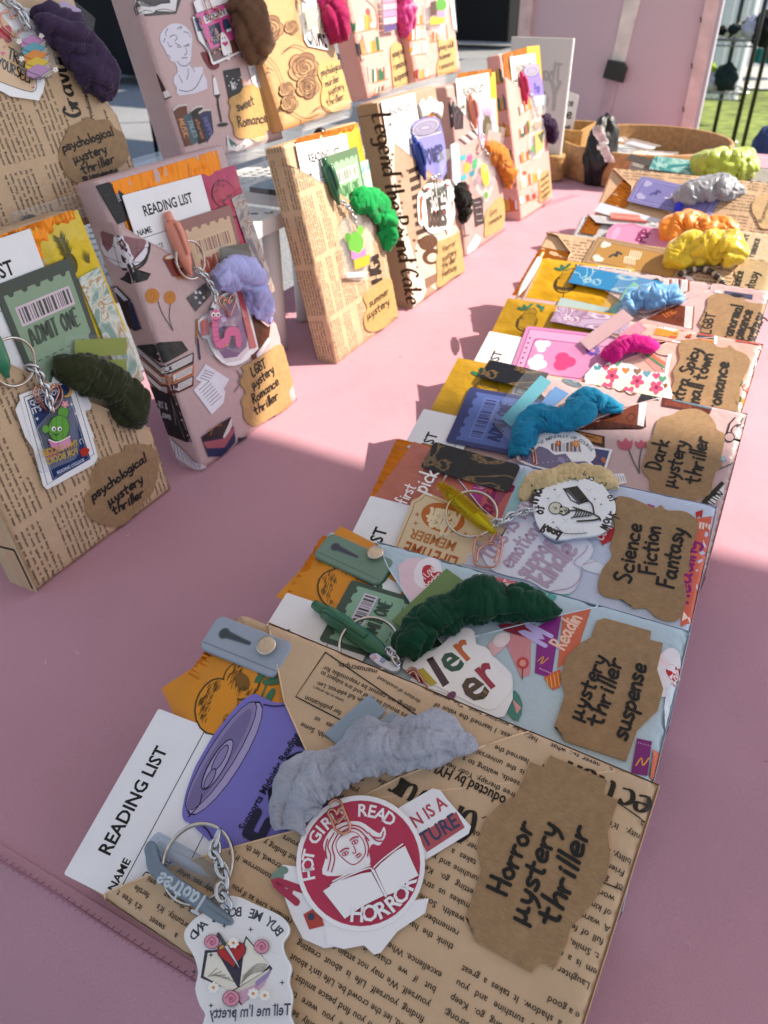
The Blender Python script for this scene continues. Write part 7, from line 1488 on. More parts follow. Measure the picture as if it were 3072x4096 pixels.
# ------------------------------------------------------------------ risers and the upper row
def riser(a0, a1, b0, b1, z, label, holes=True):
    t = Thing('display_riser', label, 'display riser', TABLE, ((a0+a1)/2, (b0+b1)/2, 0), 'white risers under the upper row'); W_ = 'e2e0da'
    mb = MB(); na, nb = int((a1-a0-.03)/.0125), int((b1-b0-.03)/.0125); da, db = (a1-a0-.03)/na, (b1-b0-.03)/nb
    for zz in (z, z-.003):
        for i in range(na):
            for j in range(nb):
                x, y = a0+.015+i*da, b0+.015+j*db; c = (x+da/2, y+db/2); i0 = len(mb.v); sq = [(x, y), (x+da/2, y), (x+da, y), (x+da, y+db/2), (x+da, y+db), (x+da/2, y+db), (x, y+db), (x, y+db/2)]
                ho = [(c[0]+.0034*math.cos(math.pi*(1.25+m/4))*(1+.35*(m % 2)), c[1]+.0034*math.sin(math.pi*(1.25+m/4))*(1+.35*(m % 2))) for m in range(8)]
                mb.v += [(p[0], p[1], zz) for p in sq+ho]
                for m in range(8): n_ = (m+1) % 8; mb.face((i0+m, i0+n_, i0+8+n_, i0+8+m), W_)
    for p in ([(a0, b0), (a1, b0), (a1, b0+.015), (a0, b0+.015)], [(a0, b1-.015), (a1, b1-.015), (a1, b1), (a0, b1)], [(a0, b0+.015), (a0+.015, b0+.015), (a0+.015, b1-.015), (a0, b1-.015)], [(a1-.015, b0+.015), (a1, b0+.015), (a1, b1-.015), (a1-.015, b1-.015)]): mb.prism(p, z-.014, z, W_)
    t.part('perforated_top', mb, 'silicone')
    for x in (a0+.012, a1-.012):
        for y in (b0+.012, b1-.012):
            t.part('leg', MB().tube([(x, y, 0), (x, y, .05), (x, y, z-.012)], [.0075, .008, .009], W_, 14), 'silicone')
            t.part('screw', MB().lathe([(.0045, z), (.0045, z+.0012), (.0035, z+.0018)], 'c4c2bc', 14, (x, y)), 'metal')
    return t
riser(.33, .645, .448, .60, .140, 'white perforated riser behind the mauve packet, its front leg in view')
riser(.70, 1.06, .470, .60, .140, 'white perforated riser mostly hidden behind the sunlit standing packets')
def stand(a0, a1, z0, z1, label, b=.462):
    """clear acrylic ledge with a lip"""
    t = Thing('acrylic_stand', label, 'display stand', TABLE, ((a0+a1)/2, b+.05, z0), 'clear stands holding the upper row')
    t.part('ledge', MB().box((a0, b, z1-.004), (a1, b+.085, z1), 'ffffff'), 'acrylic'); t.part('lip', MB().box((a0, b-.0035, z1-.004), (a1, b-.0005, z1+.012), 'ffffff'), 'acrylic')
    for x in (a0, a1-.004): t.part('side', MB().box((x, b+.0005, z0), (x+.004, b+.085, z1-.0045), 'ffffff'), 'acrylic')
    return t
stand(.35, .48, .141, .193, 'clear acrylic stand under the purple scrunchie packet'); stand(.515, .64, .141, .195, 'clear acrylic stand under the Sweet Romance packet')
stand(.705, .80, .141, .205, 'clear acrylic stand under the rose print packet'); stand(.865, 1.05, .141, .205, 'clear acrylic stand under the two pink bookshelf packets')
def easel(crop, x, y, b, label):
    t = Thing('easel_foot', label, 'easel', TABLE, (0, 0, 0)); p = on_b(*q(crop, [(x, y)])[0], b); a_ = p.x*CA+p.y*SA; t.o.matrix_world = TABLE.mtx((a_, b, .141)); t.c = (a_, b, .141)
    P = [(a_, b+.010, p.z-.018), (a_, b+.005, p.z-.009), (a_, b+.001, p.z-.007), (a_, b-.002, p.z-.010), (a_, b-.002, p.z-.016)]
    t.part('hook', MB().tube(smooth(P, 6), .0045, '17171a', 10, flat=.5), 'plastic'); t.part('base_bar', MB().box((a_-.02, b+.02, .1415), (a_+.02, b+.08, .147), '17171a'), 'plastic'); return t
easel('c1', 170, 1250, .462, 'black easel hook under the left upper newspaper packet'); easel('c2', 430, 735, .44, 'black easel hook under the rose print packet')

k = 'T1'; packet(k, 'newspaper packet on the riser at the top left, label reading Psychological mystery thriller suspense', 'news', NEWS)
s1 = sheet_news(k, 'front_pocket', diag_poly(k, FR[k].q('c1', '-300,-260 0,-100 330,260 560,520 720,700')), 0, 41, size=.0021, pitch=.0042, art=lambda pr, b: (lambda a: (a.hand('.Gravure', (505, 730), (345, 230), INK, 1.1, .16, (.2, .3), .09), a.txt('Producted by HYUN', (575, 722), (470, 370), INK, 1.2, bold=.02)))(Art('T1', 'c1', .0003, pr, b.p)), blocks=[FR[k].q('c1', '420,720 640,720 520,280 300,300')])
label_tag(k, s1[1], 'c1', '432,760 500,730 532,705 580,722 660,720 700,770 750,800 772,850 782,920 770,970 720,1010 680,1050 610,1060 560,1082 500,1112 440,1085 400,1040 366,960 370,880 392,840 412,790',
  [('psychological', (385, 915), (695, 812), .95), ('µystery', (455, 985), (655, 915), 1), ('thriller', (505, 1050), (705, 975), 1), ('suspense', (505, 1098), (725, 1045), .95)], pen=.18)
finish(k, [s1])
tabs(k, 'c1', ['380,0 490,60 480,100 300,80'], .0006, 'lilac page flags in a clear sleeve above the dark purple scrunchie', ['b8a0c8'], '200,-40 420,-20 575,110 560,230 300,80')
scrunchie(k, 'c1', '250,60 320,140 400,220 470,290 530,360 590,430 630,500 655,590', (.003, .007, .01, .01, .01, .009, .006, .003), .0175, '42324f', 'dark purple velvet scrunchie on the top left newspaper packet', seed=21, fuzz=4000, ends=(.8, .4))
def treat(a):
    a.fill('-60,120 0,80 210,340 225,480 195,560 -80,470', 'd9b48a'); a.line('-60,470 190,555 222,480', .5, '2c2624'); a.hand('TREAT', (45, 345), (205, 440), '2a2524', 1.1, .15); a.hand('YOURSELF', (-15, 395), (200, 515), '2a2524', 1.1, .15)
    a.fill('-30,190 50,150 70,190 40,260 20,230 -30,240', 'b8282c', 2); a.fill('30,240 60,220 75,250 50,260', '8a1c22'); a.heart(20, 322, 14, 'd9609a'); a.heart(28, 282, 9, 'd9808a'); a.heart(202, 528, 9, 'c8404a')
stickers(k, 'white edged kraft sticker saying Treat Yourself at the top left', [('c1', '60,60 150,45 240,75 265,140 240,260 120,240', 3, 'efedf0', None), ('c1', '-80,30 20,30 100,110 235,330 270,505 240,590 205,602 -80,500', 2, 'f2f0f2', treat)], .0012)
def books(t):
    a = Art('T1', 'c1', .006); a.base('90,195 140,160 220,150 280,200 285,250 310,290 355,370 345,430 300,470 240,495 150,440 120,350 100,300', .0024, 'ffffff', None, .0003, 3); t.part('charm', a.mb, 'acrylic'); a = Art('T1', 'c1', .00615)
    for i, c in enumerate(('b884b4', '5fa0b0', 'd98a3c', 'd9b83c', 'b48ab8')):
        x, y = 122+9*i, 235+44*i; a.fill('%d,%d %d,%d %d,%d %d,%d' % (x, y+15, x+70, y-25, x+152, y+5, x+90, y+48), c); a.fill('%d,%d %d,%d %d,%d %d,%d' % (x+2, y+18, x+88, y+50, x+90, y+76, x+5, y+46), c); a.fill('%d,%d %d,%d %d,%d %d,%d' % (x+90, y+50, x+152, y+8, x+150, y+34, x+92, y+74), 'e9e2d8')
        for j in range(3): a.line('%d,%d %d,%d' % (x+92, y+57+6*j, x+150, y+15+6*j), .3, '8a8078', 0)
        a.line('%d,%d %d,%d %d,%d' % (x, y+15, x+90, y+49, x+152, y+5), .35, '3a2a34', 0)
    for x, y in ((115, 250), (130, 355), (250, 215), (335, 420)): a.flower(x, y, 17, 'f2f0f2')
    a.txt('Nothing stacks up', (248, 185), (105, 195), '3a3438', 1.2, flip=True); a.txt('to a good book', (318, 470), (190, 488), '3a3438', 1.2, flip=True); t.part('printed_picture', a.mb, 'card')
keychain(k, 'clear keychain charm showing a stack of five coloured books', books, None, ('c1', '40,0 85,30 115,60 145,110 170,150', (.004, .006, .006, .006, .007)), 6, .0055)
heart_clip(k, 'c1', '90,225 20,160 0,110 20,75 55,70 75,110 105,85 140,100 150,150 90,225', .0042, 'rose gold heart clip at the top left picture edge')

k = 'T2'; packet(k, 'mauve book print packet on the riser, label reading Sweet Romance', 'wrap', MAUVE)
def t2art(pr, base):
    a = Art(k, 'e6', base.d+.0003, pr, base.p); Kk = '2c2628'
    a.fill('120,-40 540,-20 490,130 140,155', '55504e'); a.fill('115,-20 260,60 290,60 500,-30 480,110 300,100 265,120 140,135', 'e2dee2'); a.line('140,130 200,95 265,105/290,100 380,85 485,110', .5, '55403a'); [a.line('%d,%d %d,%d' % (150+4*i, 8+13*i, 250, 30+10*i), .6, '4a464a', 0) for i in range(4)]; [a.line('%d,%d %d,%d' % (300, 35-4*i, 430, 25-6*i), .6, '4a464a', 0) for i in range(4)]
    W_ = 'd9d6e6'; G = '77727e'     # a plain classical bust drawing
    a.fill('345,400 340,340 370,280 430,230 500,220 570,245 620,300 640,360 635,440 630,540 620,610 640,640 735,632 740,680 785,840 520,905 500,830 470,780 475,720 505,680 480,590 440,575 400,500 370,440', W_, 2)
    for s in ('410,270 390,310 400,340', '430,350 470,330 500,355 480,385', '500,270 540,250 530,275', '560,300 600,310 625,350', '370,400 385,360', '410,400 430,440 450,430', '420,520 440,545', '480,405 530,435', '560,440 615,415', '580,450 590,500 570,520', '545,548 595,545', '500,580 540,620 590,620 620,590', '600,650 605,700 590,750', '515,710 550,780', '520,850 600,865 680,820 740,700', '645,640 665,680'): a.line(s, .7, G)
    a.ell(518, 440, 16, 9, W_); a.line('500,440 518,430 536,440 518,449 500,440', .5, G); a.line('588,438 602,430 615,438', .5, G)
    a.fill('245,460 300,620 400,850 385,865 330,760', '4a2c26'); a.fill('385,865 415,850 445,910 405,930', 'dcd6d8'); a.line('400,935 450,912', .9, '5a3428', 0)
    for p, c in (('470,1040 590,990 640,1370 580,1390', '6a3a28'), ('560,1095 630,1065 710,1340 640,1380', '4a5a64'), ('630,1050 740,1005 780,1340 710,1365', '2c2024'), ('710,1070 820,1040 850,1250 790,1350', '33305a')): a.fill(p, c)
    for s in ('470,1040 510,1000 590,990', '630,1050 680,1010 740,1005', '710,1070 750,1040 815,1040'): a.line(s, 1.6, 'cfc4c0', 0)
    a.hand('MUSIC', (520, 1130), (575, 1310), 'c08a5a', 1.0, .16); a.hand('TALES', (605, 1140), (665, 1310), '8aa0a8', 1, .16); a.hand('stories', (672, 1130), (740, 1320), 'b06a4a', 1, .16); a.hand('NOPPV', (745, 1120), (810, 1290), '6a68a0', 1, .16)
    a.fill('835,735 862,735 900,890 852,900', 'e6e2ea'); a.line('838,712 842,735', 1, 'b0602a', 0); a.fill('850,900 912,888 890,940 900,1010 930,1150 915,1160 880,990 878,930', Kk); a.ell(936, 1180, 52, 18, Kk, -8)
    a.fill('725,500 780,495 800,540 900,610 870,655 820,655 780,610', '7a2a2e', 2); a.fill('935,670 1090,640 1125,830 1070,990 1000,985', Kk); [a.heart(970+(i*37 % 130), 720+(i*53 % 120), 8, 'd9d4d8') for i in range(9)]; a.hand('ART', (1020, 850), (1065, 835), 'd9d4d8', 1.2, .16); a.ell(1120, 770, 10, 18, 'c8702e')
    a.fill('1030,540 1110,420 1170,460 1080,550', '8a5a6a'); [a.line('%d,%d %d,%d' % (1045+8*i, 535-8*i, 1085+9*i, 545-9*i), .4, 'e2c8cc', 0) for i in range(8)]
    a.fill('1165,620 1250,560 1320,640 1325,840 1290,850 1215,790', 'e2dfe6'); [a.line('%d,%d %d,%d' % (1190+6*i, 660+16*i, 1260+4*i, 610+17*i), .6, '7a7680', 0) for i in range(9)]; a.fill('1165,590 1235,510 1280,560 1190,605', 'c08ab0')
    a.fill('975,1280 1090,1380 1170,1290 1215,1350 1150,1430 990,1420', 'e2e0e0', 1); a.fill('985,1295 1080,1370 1050,1410 1010,1370', '4a6a64'); [a.line('1140,1400 %d,%d' % (1100+18*i, 1310+4*i), .4, '8a8688', 0) for i in range(6)]
b1 = flap(k, rect_of(k, .01), 0); pr = MB(); t2art(pr, b1); decal(b1, pr)
label_tag(k, b1, 'e6', '1010,920 1090,880 1130,820 1200,800 1280,832 1310,842 1390,900 1400,990 1430,1050 1420,1110 1400,1210 1350,1242 1340,1310 1270,1342 1200,1312 1100,1310 1050,1270 1040,1200 1000,1100 1010,1010 990,970', [('sweet', (1075, 1055), (1240, 985), .7), ('Romance', (1085, 1200), (1365, 1150), .75)], pen=.15, col='c49a62', ink='4a3f38')
finish(k, [('front_pocket', b1)])
def shop(a):
    a.fill('660,130 1000,10 1115,470 840,590', '6b3f36'); a.fill('668,135 985,22 1010,150 1080,350 815,470', 'd9589a'); a.fill('740,160 960,75 975,135 765,228', 'ece6e8'); a.txt('BookStore', (772, 205), (955, 130), '2a2428', 1.3, bold=.03)
    a.fill('790,250 895,208 940,385 840,430', '3a3a48'); rr = random.Random(2); [a.ell(800+rr.uniform(8, 95), 255+rr.uniform(0, 140), 8, 8, rr.choice(('c8608a', '5aa0a8', 'd9a050', 'e8a0b8', '8a4a5a'))) for _ in range(30)]; a.fill('930,185 975,175 1000,240 1010,290 965,310 935,250', '2f3f5a'); a.fill('960,280 1005,265 1010,290 965,308', 'e2dfe2')
    a.fill('905,330 920,305 945,320 985,380 1015,490 1000,520 935,525 910,420', 'ece9ec', 2); a.ell(922, 365, 5, 8, '1c1a1c'); a.ell(944, 357, 5, 8, '1c1a1c'); a.heart(950, 415, 30, 'c83a7c', -10); a.ell(968, 522, 9, 7, '2a2428'); a.ell(1000, 510, 9, 7, '2a2428')
    for x, y in ((710, 170), (715, 195), (740, 275), (975, 65), (985, 95), (1020, 195)): a.ell(x, y, 14, 10, '3f7a4a', 40)
    for x, y in ((740, 215), (795, 380), (900, 465), (1050, 290), (1075, 385), (850, 500)): a.ell(x, y, 11, 10, 'd98a3a')
stickers(k, 'pink bookstore shop front sticker with a small ghost', [('e6', '640,160 700,150 800,520 760,440 700,380', 0, 'e9e7ea', lambda a: a.fill('652,175 690,165 725,290 690,300', '4a6488')), ('e6', '990,0 1060,20 1110,180 1060,240', 0, 'e9e7ea', lambda a: a.fill('1000,10 1045,25 1095,175 1060,200', '6a8aa8')), ('e6', '650,20 690,-10 960,-20 1010,120 1120,430 1125,480 1000,545 990,570 960,560 840,615 822,600 760,360', 0, 'eeecee', shop)], .0012)
heart_clip(k, 'e6', '830,190 790,120 750,0 770,-20 800,10 830,70 880,80 900,120 885,165 830,190', .0036, 'copper heart clip on the bookstore sticker')
scrunchie(k, 'e6', '1050,50 1120,110 1170,190 1200,280 1230,370 1265,450 1285,540', (.003, .008, .011, .011, .009, .006, .003), .021, '6b4e3a', 'brown velvet scrunchie on the Sweet Romance packet', seed=22, ends=(.8, .3), n=90)
tea_sachet(k, 'e6', (1080, -60), (1245, 30), .05, .0005, 'bright pink sachet behind the brown scrunchie', 'd9548c', 'plain', lab=False)

k = 'T3'; packet(k, 'brown paper packet with inked roses, label reading psychological murder mystery thriller', 'wrap', ROSE)
def rose(a, x, y, r, lc='4a3626', fc=None, s=1):
    for qi, (ring_, n, pr_) in enumerate(((.70, 5, .56), (.46, 5, .44), (.24, 4, .32), (.08, 2, .2))):
        for i in range(n):
            t = 2*math.pi*i/n+qi*.7; cx, cy = x+r*ring_*math.cos(t), y+r*ring_*math.sin(t); w_ = r*pr_; f1 = ('a07a54', '8a6444', 'b08a60')[(i+qi) % 3]
            a.ell(cx, cy, w_, w_*.72, lc, math.degrees(t)+78, 14); a.ell(cx-w_*.05*math.cos(t), cy-w_*.05*math.sin(t), w_*.93, w_*.64, f1, math.degrees(t)+78, 14); a.ell(cx-w_*.2*math.cos(t), cy-w_*.2*math.sin(t), w_*.7, w_*.4, ('7a5638', '6e4c32')[i % 2], math.degrees(t)+78, 12)
def t3art(pr, base):
    a = Art(k, 'e7', base.d+.0003, pr, base.p); L_ = '5a4330'
    rose(a, 150, 210, 95, '4a3422'); rose(a, 400, 500, 110, L_); rose(a, 310, 200, 50, L_); rose(a, 430, 640, 80, L_); rose(a, 280, 660, 55, '4a3422'); rose(a, 300, 760, 60, '4a3422')
    for x0, y0, x1, y1 in ((160, 570, 210, 520), (170, 450, 200, 400), (230, 880, 300, 780), (490, 440, 520, 410), (590, 300, 620, 250), (540, 430, 560, 370), (600, 390, 630, 340), (250, 300, 330, 280), (60, 30, 110, -20)): a.leaf(x0, y0, x1, y1, .3, L_); a.leaf(x0, y0, x1, y1, .18, 'a57c56')
    for i in range(40): x = 400+(i*37 % 110); y = 600+(i*53 % 110); a.line('%d,%d %d,%d' % (x, y, x+10, y-12), .4, L_, 0)
    a.line('120,400 200,480 260,620/250,380 330,330 420,360/120,480 180,520/470,820 540,780 620,830/320,820 420,870 520,840', .8, L_)
b1 = flap(k, rect_of(k, .01), 0); pr = MB(); t3art(pr, b1); decal(b1, pr)
label_tag(k, b1, 'e7', '512,480 600,450 690,440 712,500 742,600 762,680 772,740 742,760 700,802 620,820 570,812 540,770 530,700 540,620 512,560', [('psychological', (530, 560), (690, 500), .9), ('murder', (565, 640), (670, 590), .9), ('µystery', (590, 700), (705, 645), .9), ('thriller', (580, 780), (705, 725), .9)], pen=.15, col='c79f66', ink='4a4038')
finish(k, [('front_pocket', b1)])
def crime(a): a.fill('400,230 560,290 570,350 420,320', 'e2dfe0'); a.txt('CRIME', (425, 325), (572, 350), '2a2828', 2.2, bold=.05); a.fill('420,30 520,10 560,80 565,260 420,220', 'e6dcc4', 1); a.line('430,60 470,120 490,200/500,40 480,140', 1.4, '7a3034'); [a.ell(520+(i*13 % 40), 80+30*i, 6, 6, 'b8503c') for i in range(6)]
stickers(k, 'white sticker with lettering ending rime below a clear charm', [('e7', '380,-40 520,-40 575,90 582,370 560,368 430,340 400,290', 0, 'eceaea', crime)], .0012)
def ch_t3(t): a = Art('T3', 'e7', .006); a.base('365,20 430,-20 500,20 520,150 500,260 420,260 370,200', .0024, 'ffffff', None, .0003, 2); t.part('charm', a.mb, 'acrylic'); b = Art('T3', 'e7', .00615); b.fill('400,60 480,30 495,190 430,220', 'd6c8a4'); b.line('430,60 450,120 440,200', 1.2, '6a8a94'); t.part('printed_picture', b.mb, 'card')
keychain(k, 'clear keychain charm above the lettering on the rose print packet', ch_t3, None, ('e7', '370,-40 385,-10 400,10', (.004, .006, .007)), 4, .005)
scrunchie(k, 'e7', '560,-10 600,60 625,140 645,220 665,290', (.004, .008, .009, .007, .003), .017, 'a01a54', 'crimson velvet scrunchie on the rose print packet', seed=23, ends=(.8, .3), n=70)

for k, lab, sh in (('T4', 'pink bookshelf print packet on the riser with a pale pink block charm', [(735, 250, 945, 205, (-12, -130)), (770, 415, 985, 370, (-15, -125)), (905, 610, 1025, 580, (-10, -110)), (925, 690, 1020, 660, (0, -60))]), ('T5', 'pink bookshelf print packet at the end of the riser with a plant charm', [(1175, 190, 1285, 175, (-5, -100)), (1180, 300, 1305, 280, (0, -100)), (1190, 405, 1310, 390, (0, -90)), (1225, 590, 1340, 560, (0, -90)), (1330, 310, 1390, 300, (0, -90))])):
    packet(k, lab, 'wrap', PINK); b1 = flap(k, rect_of(k, .01), 0); pr = MB(); a = Art(k, 'e7', .0003, pr, b1.p); shelf_art(a, sh, ord(k[1]))
    if k == 'T4':
        a.line('840,270 810,330 805,410 830,450 850,430/830,255 850,330 860,385', 1.0, '8a6a60'); a.line('860,0 920,60 940,150 935,220', 1.2, '8a6a60'); a.leaf(790, 630, 790, 520, .3, '5a9a74'); a.leaf(820, 600, 765, 560, .3, '4a8a64'); a.line('870,490 885,600/705,110 740,250 770,410', 1.0, '6a4a40'); a.ell(872, 85, 14, 26, 'c8504a', -10); a.line('885,110 905,170', 1.0, '4a7a4a'); a.ell(905, 185, 18, 22, 'dcd6da'); a.leaf(1030, 370, 1020, 290, .3, '3f9a5c'); a.leaf(1060, 330, 1070, 280, .3, '3f9a5c')
    else: a.leaf(1355, 480, 1355, 415, .3, '4a9a74'); a.line('1190,40 1280,30 1310,400', 1.4, 'e6e2e6', 0); a.line('1450,180 1460,280', 2.0, 'c8703a', 0)
    decal(b1, pr)
    if k == 'T4': label_tag(k, b1, 'e7', '1045,342 1090,310 1130,332 1150,300 1165,380 1182,480 1202,580 1190,620 1130,642 1080,650 1060,600 1050,500 1040,420', [('young adult', (1055, 425), (1165, 380), .8), ('romance', (1065, 515), (1168, 470), .8), ('suspense', (1072, 600), (1178, 550), .8)], pen=.15, col='c9a06a', ink='4a4038')
    else: label_tag(k, b1, 'e7', '1390,290 1440,302 1510,280 1522,350 1527,450 1530,520 1480,545 1400,556 1385,500 1400,400', [('young adult', (1395, 370), (1512, 340), .8), ('summer', (1402, 440), (1490, 410), .8), ('romance', (1402, 512), (1512, 475), .8)], pen=.15, col='c9a06a', ink='4a4038')
    finish(k, [('front_pocket', b1)])
    def ch(t):
        a = Art(k, 'e7', .006)
        if k == 'T4': a.base('950,-40 1080,-60 1092,100 1070,230 990,245 980,190', .0024, 'ffffff', None, .0003); t.part('charm', a.mb, 'acrylic'); b = Art(k, 'e7', .00615); [b.fill('%d,%d %d,%d %d,%d %d,%d' % (975+3*i, -20+52*i, 1078, -35+52*i, 1082, 10+52*i, 980+3*i, 25+52*i), c) for i, c in enumerate(('d98aa4', 'e0a4b8', 'd98ab0', 'e4b0c4', '5a4a7c'))]
        else: a.base('1320,-40 1420,-60 1490,-20 1450,120 1440,250 1380,245 1310,190 1300,120', .0024, 'ffffff', None, .0003, 2); t.part('charm', a.mb, 'acrylic'); b = Art(k, 'e7', .00615); b.ell(1410, 35, 40, 46, '5a9a3c'); b.fill('1330,130 1440,110 1435,170 1330,185', 'd9b43c'); b.fill('1380,80 1440,75 1438,125 1378,130', 'd08aa8'); b.fill('1330,20 1370,0 1375,100 1335,120', '5a3f34')
        t.part('printed_picture', b.mb, 'card')
    keychain(k, 'pale pink block keychain charm on the first bookshelf packet of the riser' if k == 'T4' else 'green plant keychain charm on the last packet of the riser', ch, None, ('e7', '1000,-80 1010,-60 1015,-40', (.004, .006, .007)) if k == 'T4' else ('e7', '1370,-80 1370,-60 1375,-50', (.004, .006, .007)), 4, .005)
    if k == 'T4': scrunchie(k, 'e7', '1100,-60 1130,20 1145,90 1160,170 1165,250', (.004, .008, .009, .007, .003), .018, 'c8247c', 'pink satin scrunchie between the two bookshelf packets on the riser', 'satin', seed=24, ends=(.8, .3), n=60)
    else: tabs(k, 'e7', ['1470,-40 1500,-30 1525,220 1500,210'], .001, 'clear sleeve of pale flags at the right of the plant charm', ['d9e6e4'], '1460,-60 1510,-40 1530,240 1490,230')
# ------------------------------------------------------------------ things on the far end of the table
t = Thing('wooden_tray', 'round wooden tray of packaged keychains at the far end of the table', 'tray', TABLE, (1.65, .305, 0)); c = (1.65, .305)
t.part('rim', MB().lathe([(.158, .0), (.160, .003), (.160, .056), (.1585, .058), (.1535, .058), (.152, .056), (.152, .006), (.02, .006)], 'b58a5c', 64, c), 'wood'); t.part('tray_floor', MB().lathe([(.149, .0062), (.0, .0063)], '9a744c', 48, c), 'wood')
rr = random.Random(12)
for i in range(16):
    an, r = rr.uniform(0, 6.28), rr.uniform(.02, .085); x, y = c[0]+r*math.cos(an)-.02, c[1]+r*math.sin(an); w_, h_ = rr.uniform(.03, .05), rr.uniform(.05, .08); ro = rr.uniform(0, 3.1); z = .009+.0028*i
    pl = [(x+dx*w_*math.cos(ro)-dy*h_*math.sin(ro), y+dx*w_*math.sin(ro)+dy*h_*math.cos(ro)) for dx, dy in ((-.5, -.5), (.5, -.5), (.5, .5), (-.5, .5))]; tt = rr.uniform(-.16, .16)
    mb = MB().prism(inset(pl, .008), z, z+.0025, rr.choice(('d9d9e2', 'c8b8d0', 'b8ccd0', 'd8c8b0', 'e2e2e6', 'a87a8a')), 'f2f2f4', .0004); mb.poly(pl, z+.0042, 'ffffff'); mb.warp(lambda px, py, pz: (px, py, pz+tt*(px-x)))
    p1 = MB(); p1.poly(pl, z+.0045, 'ffffff'); p1.warp(lambda px, py, pz: (px, py, pz+tt*(px-x)+.002*noise.noise((px*60, py*60, i))))
    mb.f.pop(); mb.c.pop(); mb.sm.pop(); kt = Thing('packaged_charm', 'flat charm in a clear bag lying in the round wooden tray', 'charm', TABLE, (x, y, z), 'charms in the wooden tray'); kt.part('charm', mb, 'gloss'); kt.part('clear_bag', p1, 'clear')
# black pouch
mb = MB(); P = on_z(*q('g3', [(1230, 640)])[0]); a0, b0 = P.x*CA+P.y*SA, -P.x*SA+P.y*CA; mb.ball((a0+.012, b0-.002, .052), .062, '121114', 22, (.5, .46, .92), .3, 3); mb.warp(lambda x, y, z: (x+.012*(z/.1), y, max(z, .0005))); single('pouch', mb, 'leather', TABLE, 'soft black pouch standing left of the wooden tray', 'pouch')
mb = MB(); pz = [on_b(*p, b0-.035) for p in q('e1', [(190, 30), (215, 100), (250, 150), (230, 190), (265, 240), (310, 310)])]; mb.tube(smooth([(p.x*CA+p.y*SA, -p.x*SA+p.y*CA, p.z) for p in pz], 5), .008, 'ffffff', 8, flat=.5); mb.warp(lambda x, y, z: (x+.006*noise.noise((x*70, y*70, z*70)), y, z+.006*noise.noise((x*60, y*60, z*80+4)))); single('clear_bag', mb, 'cleartint', TABLE, 'crinkled clear plastic bag beside the black pouch', 'plastic bag')
# acrylic sign in a wooden block
P = on_z(*q('g3', [(760, 560)])[0]); sa, sb = P.x*CA+P.y*SA, -P.x*SA+P.y*CA+.012
t = Thing('sign_holder', 'frosted acrylic sign in a round wooden block, lettering seen from behind', 'sign', TABLE, (sa, sb, 0)); mb = MB(); mb.lathe([(.021, 0), (.0225, .002)]+[(.0225-.0012*(i % 2), .004+.0035*i) for i in range(11)]+[(.021, .044)], 'b5905c', 28, (sa, sb)); t.part('wooden_block', mb, 'wood')
tp = on_a(*q('f', [(1236, 83)])[0], sa); zt = tp.z; lb = on_a(*q('f', [(1142, 72)])[0], sa); bl = -lb.x*SA+lb.y*CA; br = -tp.x*SA+tp.y*CA
m2 = MB(); m2.box((sa-.002, br, .030), (sa+.002, bl+.03, zt), 'd6d6cc'); t.part('panel', m2, 'silicone'); m3 = MB().box((sa-.0026, br-.004, .034), (sa+.0026, br-.0005, zt), 'f4f6f2'); t.part('painted_lit_edge', m3, 'silicone')  # paler strip paints the lit edge of the acrylic
m4 = MB()
for i, (s_, z0, z1) in enumerate((('Thank', .72, .9), ('You', .52, .68))):
    H_ = zt; m4.hand(s_, (br+.012, H_*z0), (br+(bl-br)*.85, H_*z0), .0001, 'b4b6ae', 1.3, .16)
m4.warp(lambda x, y, z: (sa-.0021-z, x, y)); t.part('lettering', m4, 'card')
# wooden crate with paper slips
P = on_z(*q('g3', [(1020, 485)])[0]); ka, kb = P.x*CA+P.y*SA, -P.x*SA+P.y*CA
t = Thing('wooden_crate', 'small open wooden box behind the sign holder', 'box', TABLE, (ka+.06, kb+.06, 0)); h = .075
for nm, A, B in (('front_panel', (ka, kb, 0), (ka+.006, kb+.13, h)), ('back_panel', (ka+.11, kb, 0), (ka+.116, kb+.13, h)), ('side_panel', (ka+.0065, kb, 0), (ka+.1095, kb+.006, h)), ('side_panel', (ka+.0065, kb+.124, 0), (ka+.1095, kb+.13, h)), ('floor_panel', (ka+.007, kb+.0065, 0), (ka+.109, kb+.1235, .005))): t.part(nm, MB().box(A, B, 'b98f58'), 'wood')
t = Thing('note_card', 'white handwritten note card clipped upright in the wooden box', 'note', TABLE, (ka+.03, kb+.02, .005)); mb = MB(); mb.prism(rounded([(0, .04), (.046, .04), (.052, .13), (.01, .14)], .004), 0, .0012, 'd8d6dc'); 
for i, s_ in enumerate(('take', 'one', 'free', 'gift')): mb.hand(s_, (.012, .113-.021*i), (.044, .111-.021*i), .0014, '3a3640', .9, .16)
mb.warp(lambda x, y, z: (ka+.03-z+.02*(y-.05), kb+.075-x, y)); t.part('card', mb, 'card')
for dx in (.02, .045): t.part('clip_stick', MB().box((ka+.032, kb+.075-dx-.004, .006), (ka+.036, kb+.075-dx+.004, .065), 'c9a266'), 'wood')
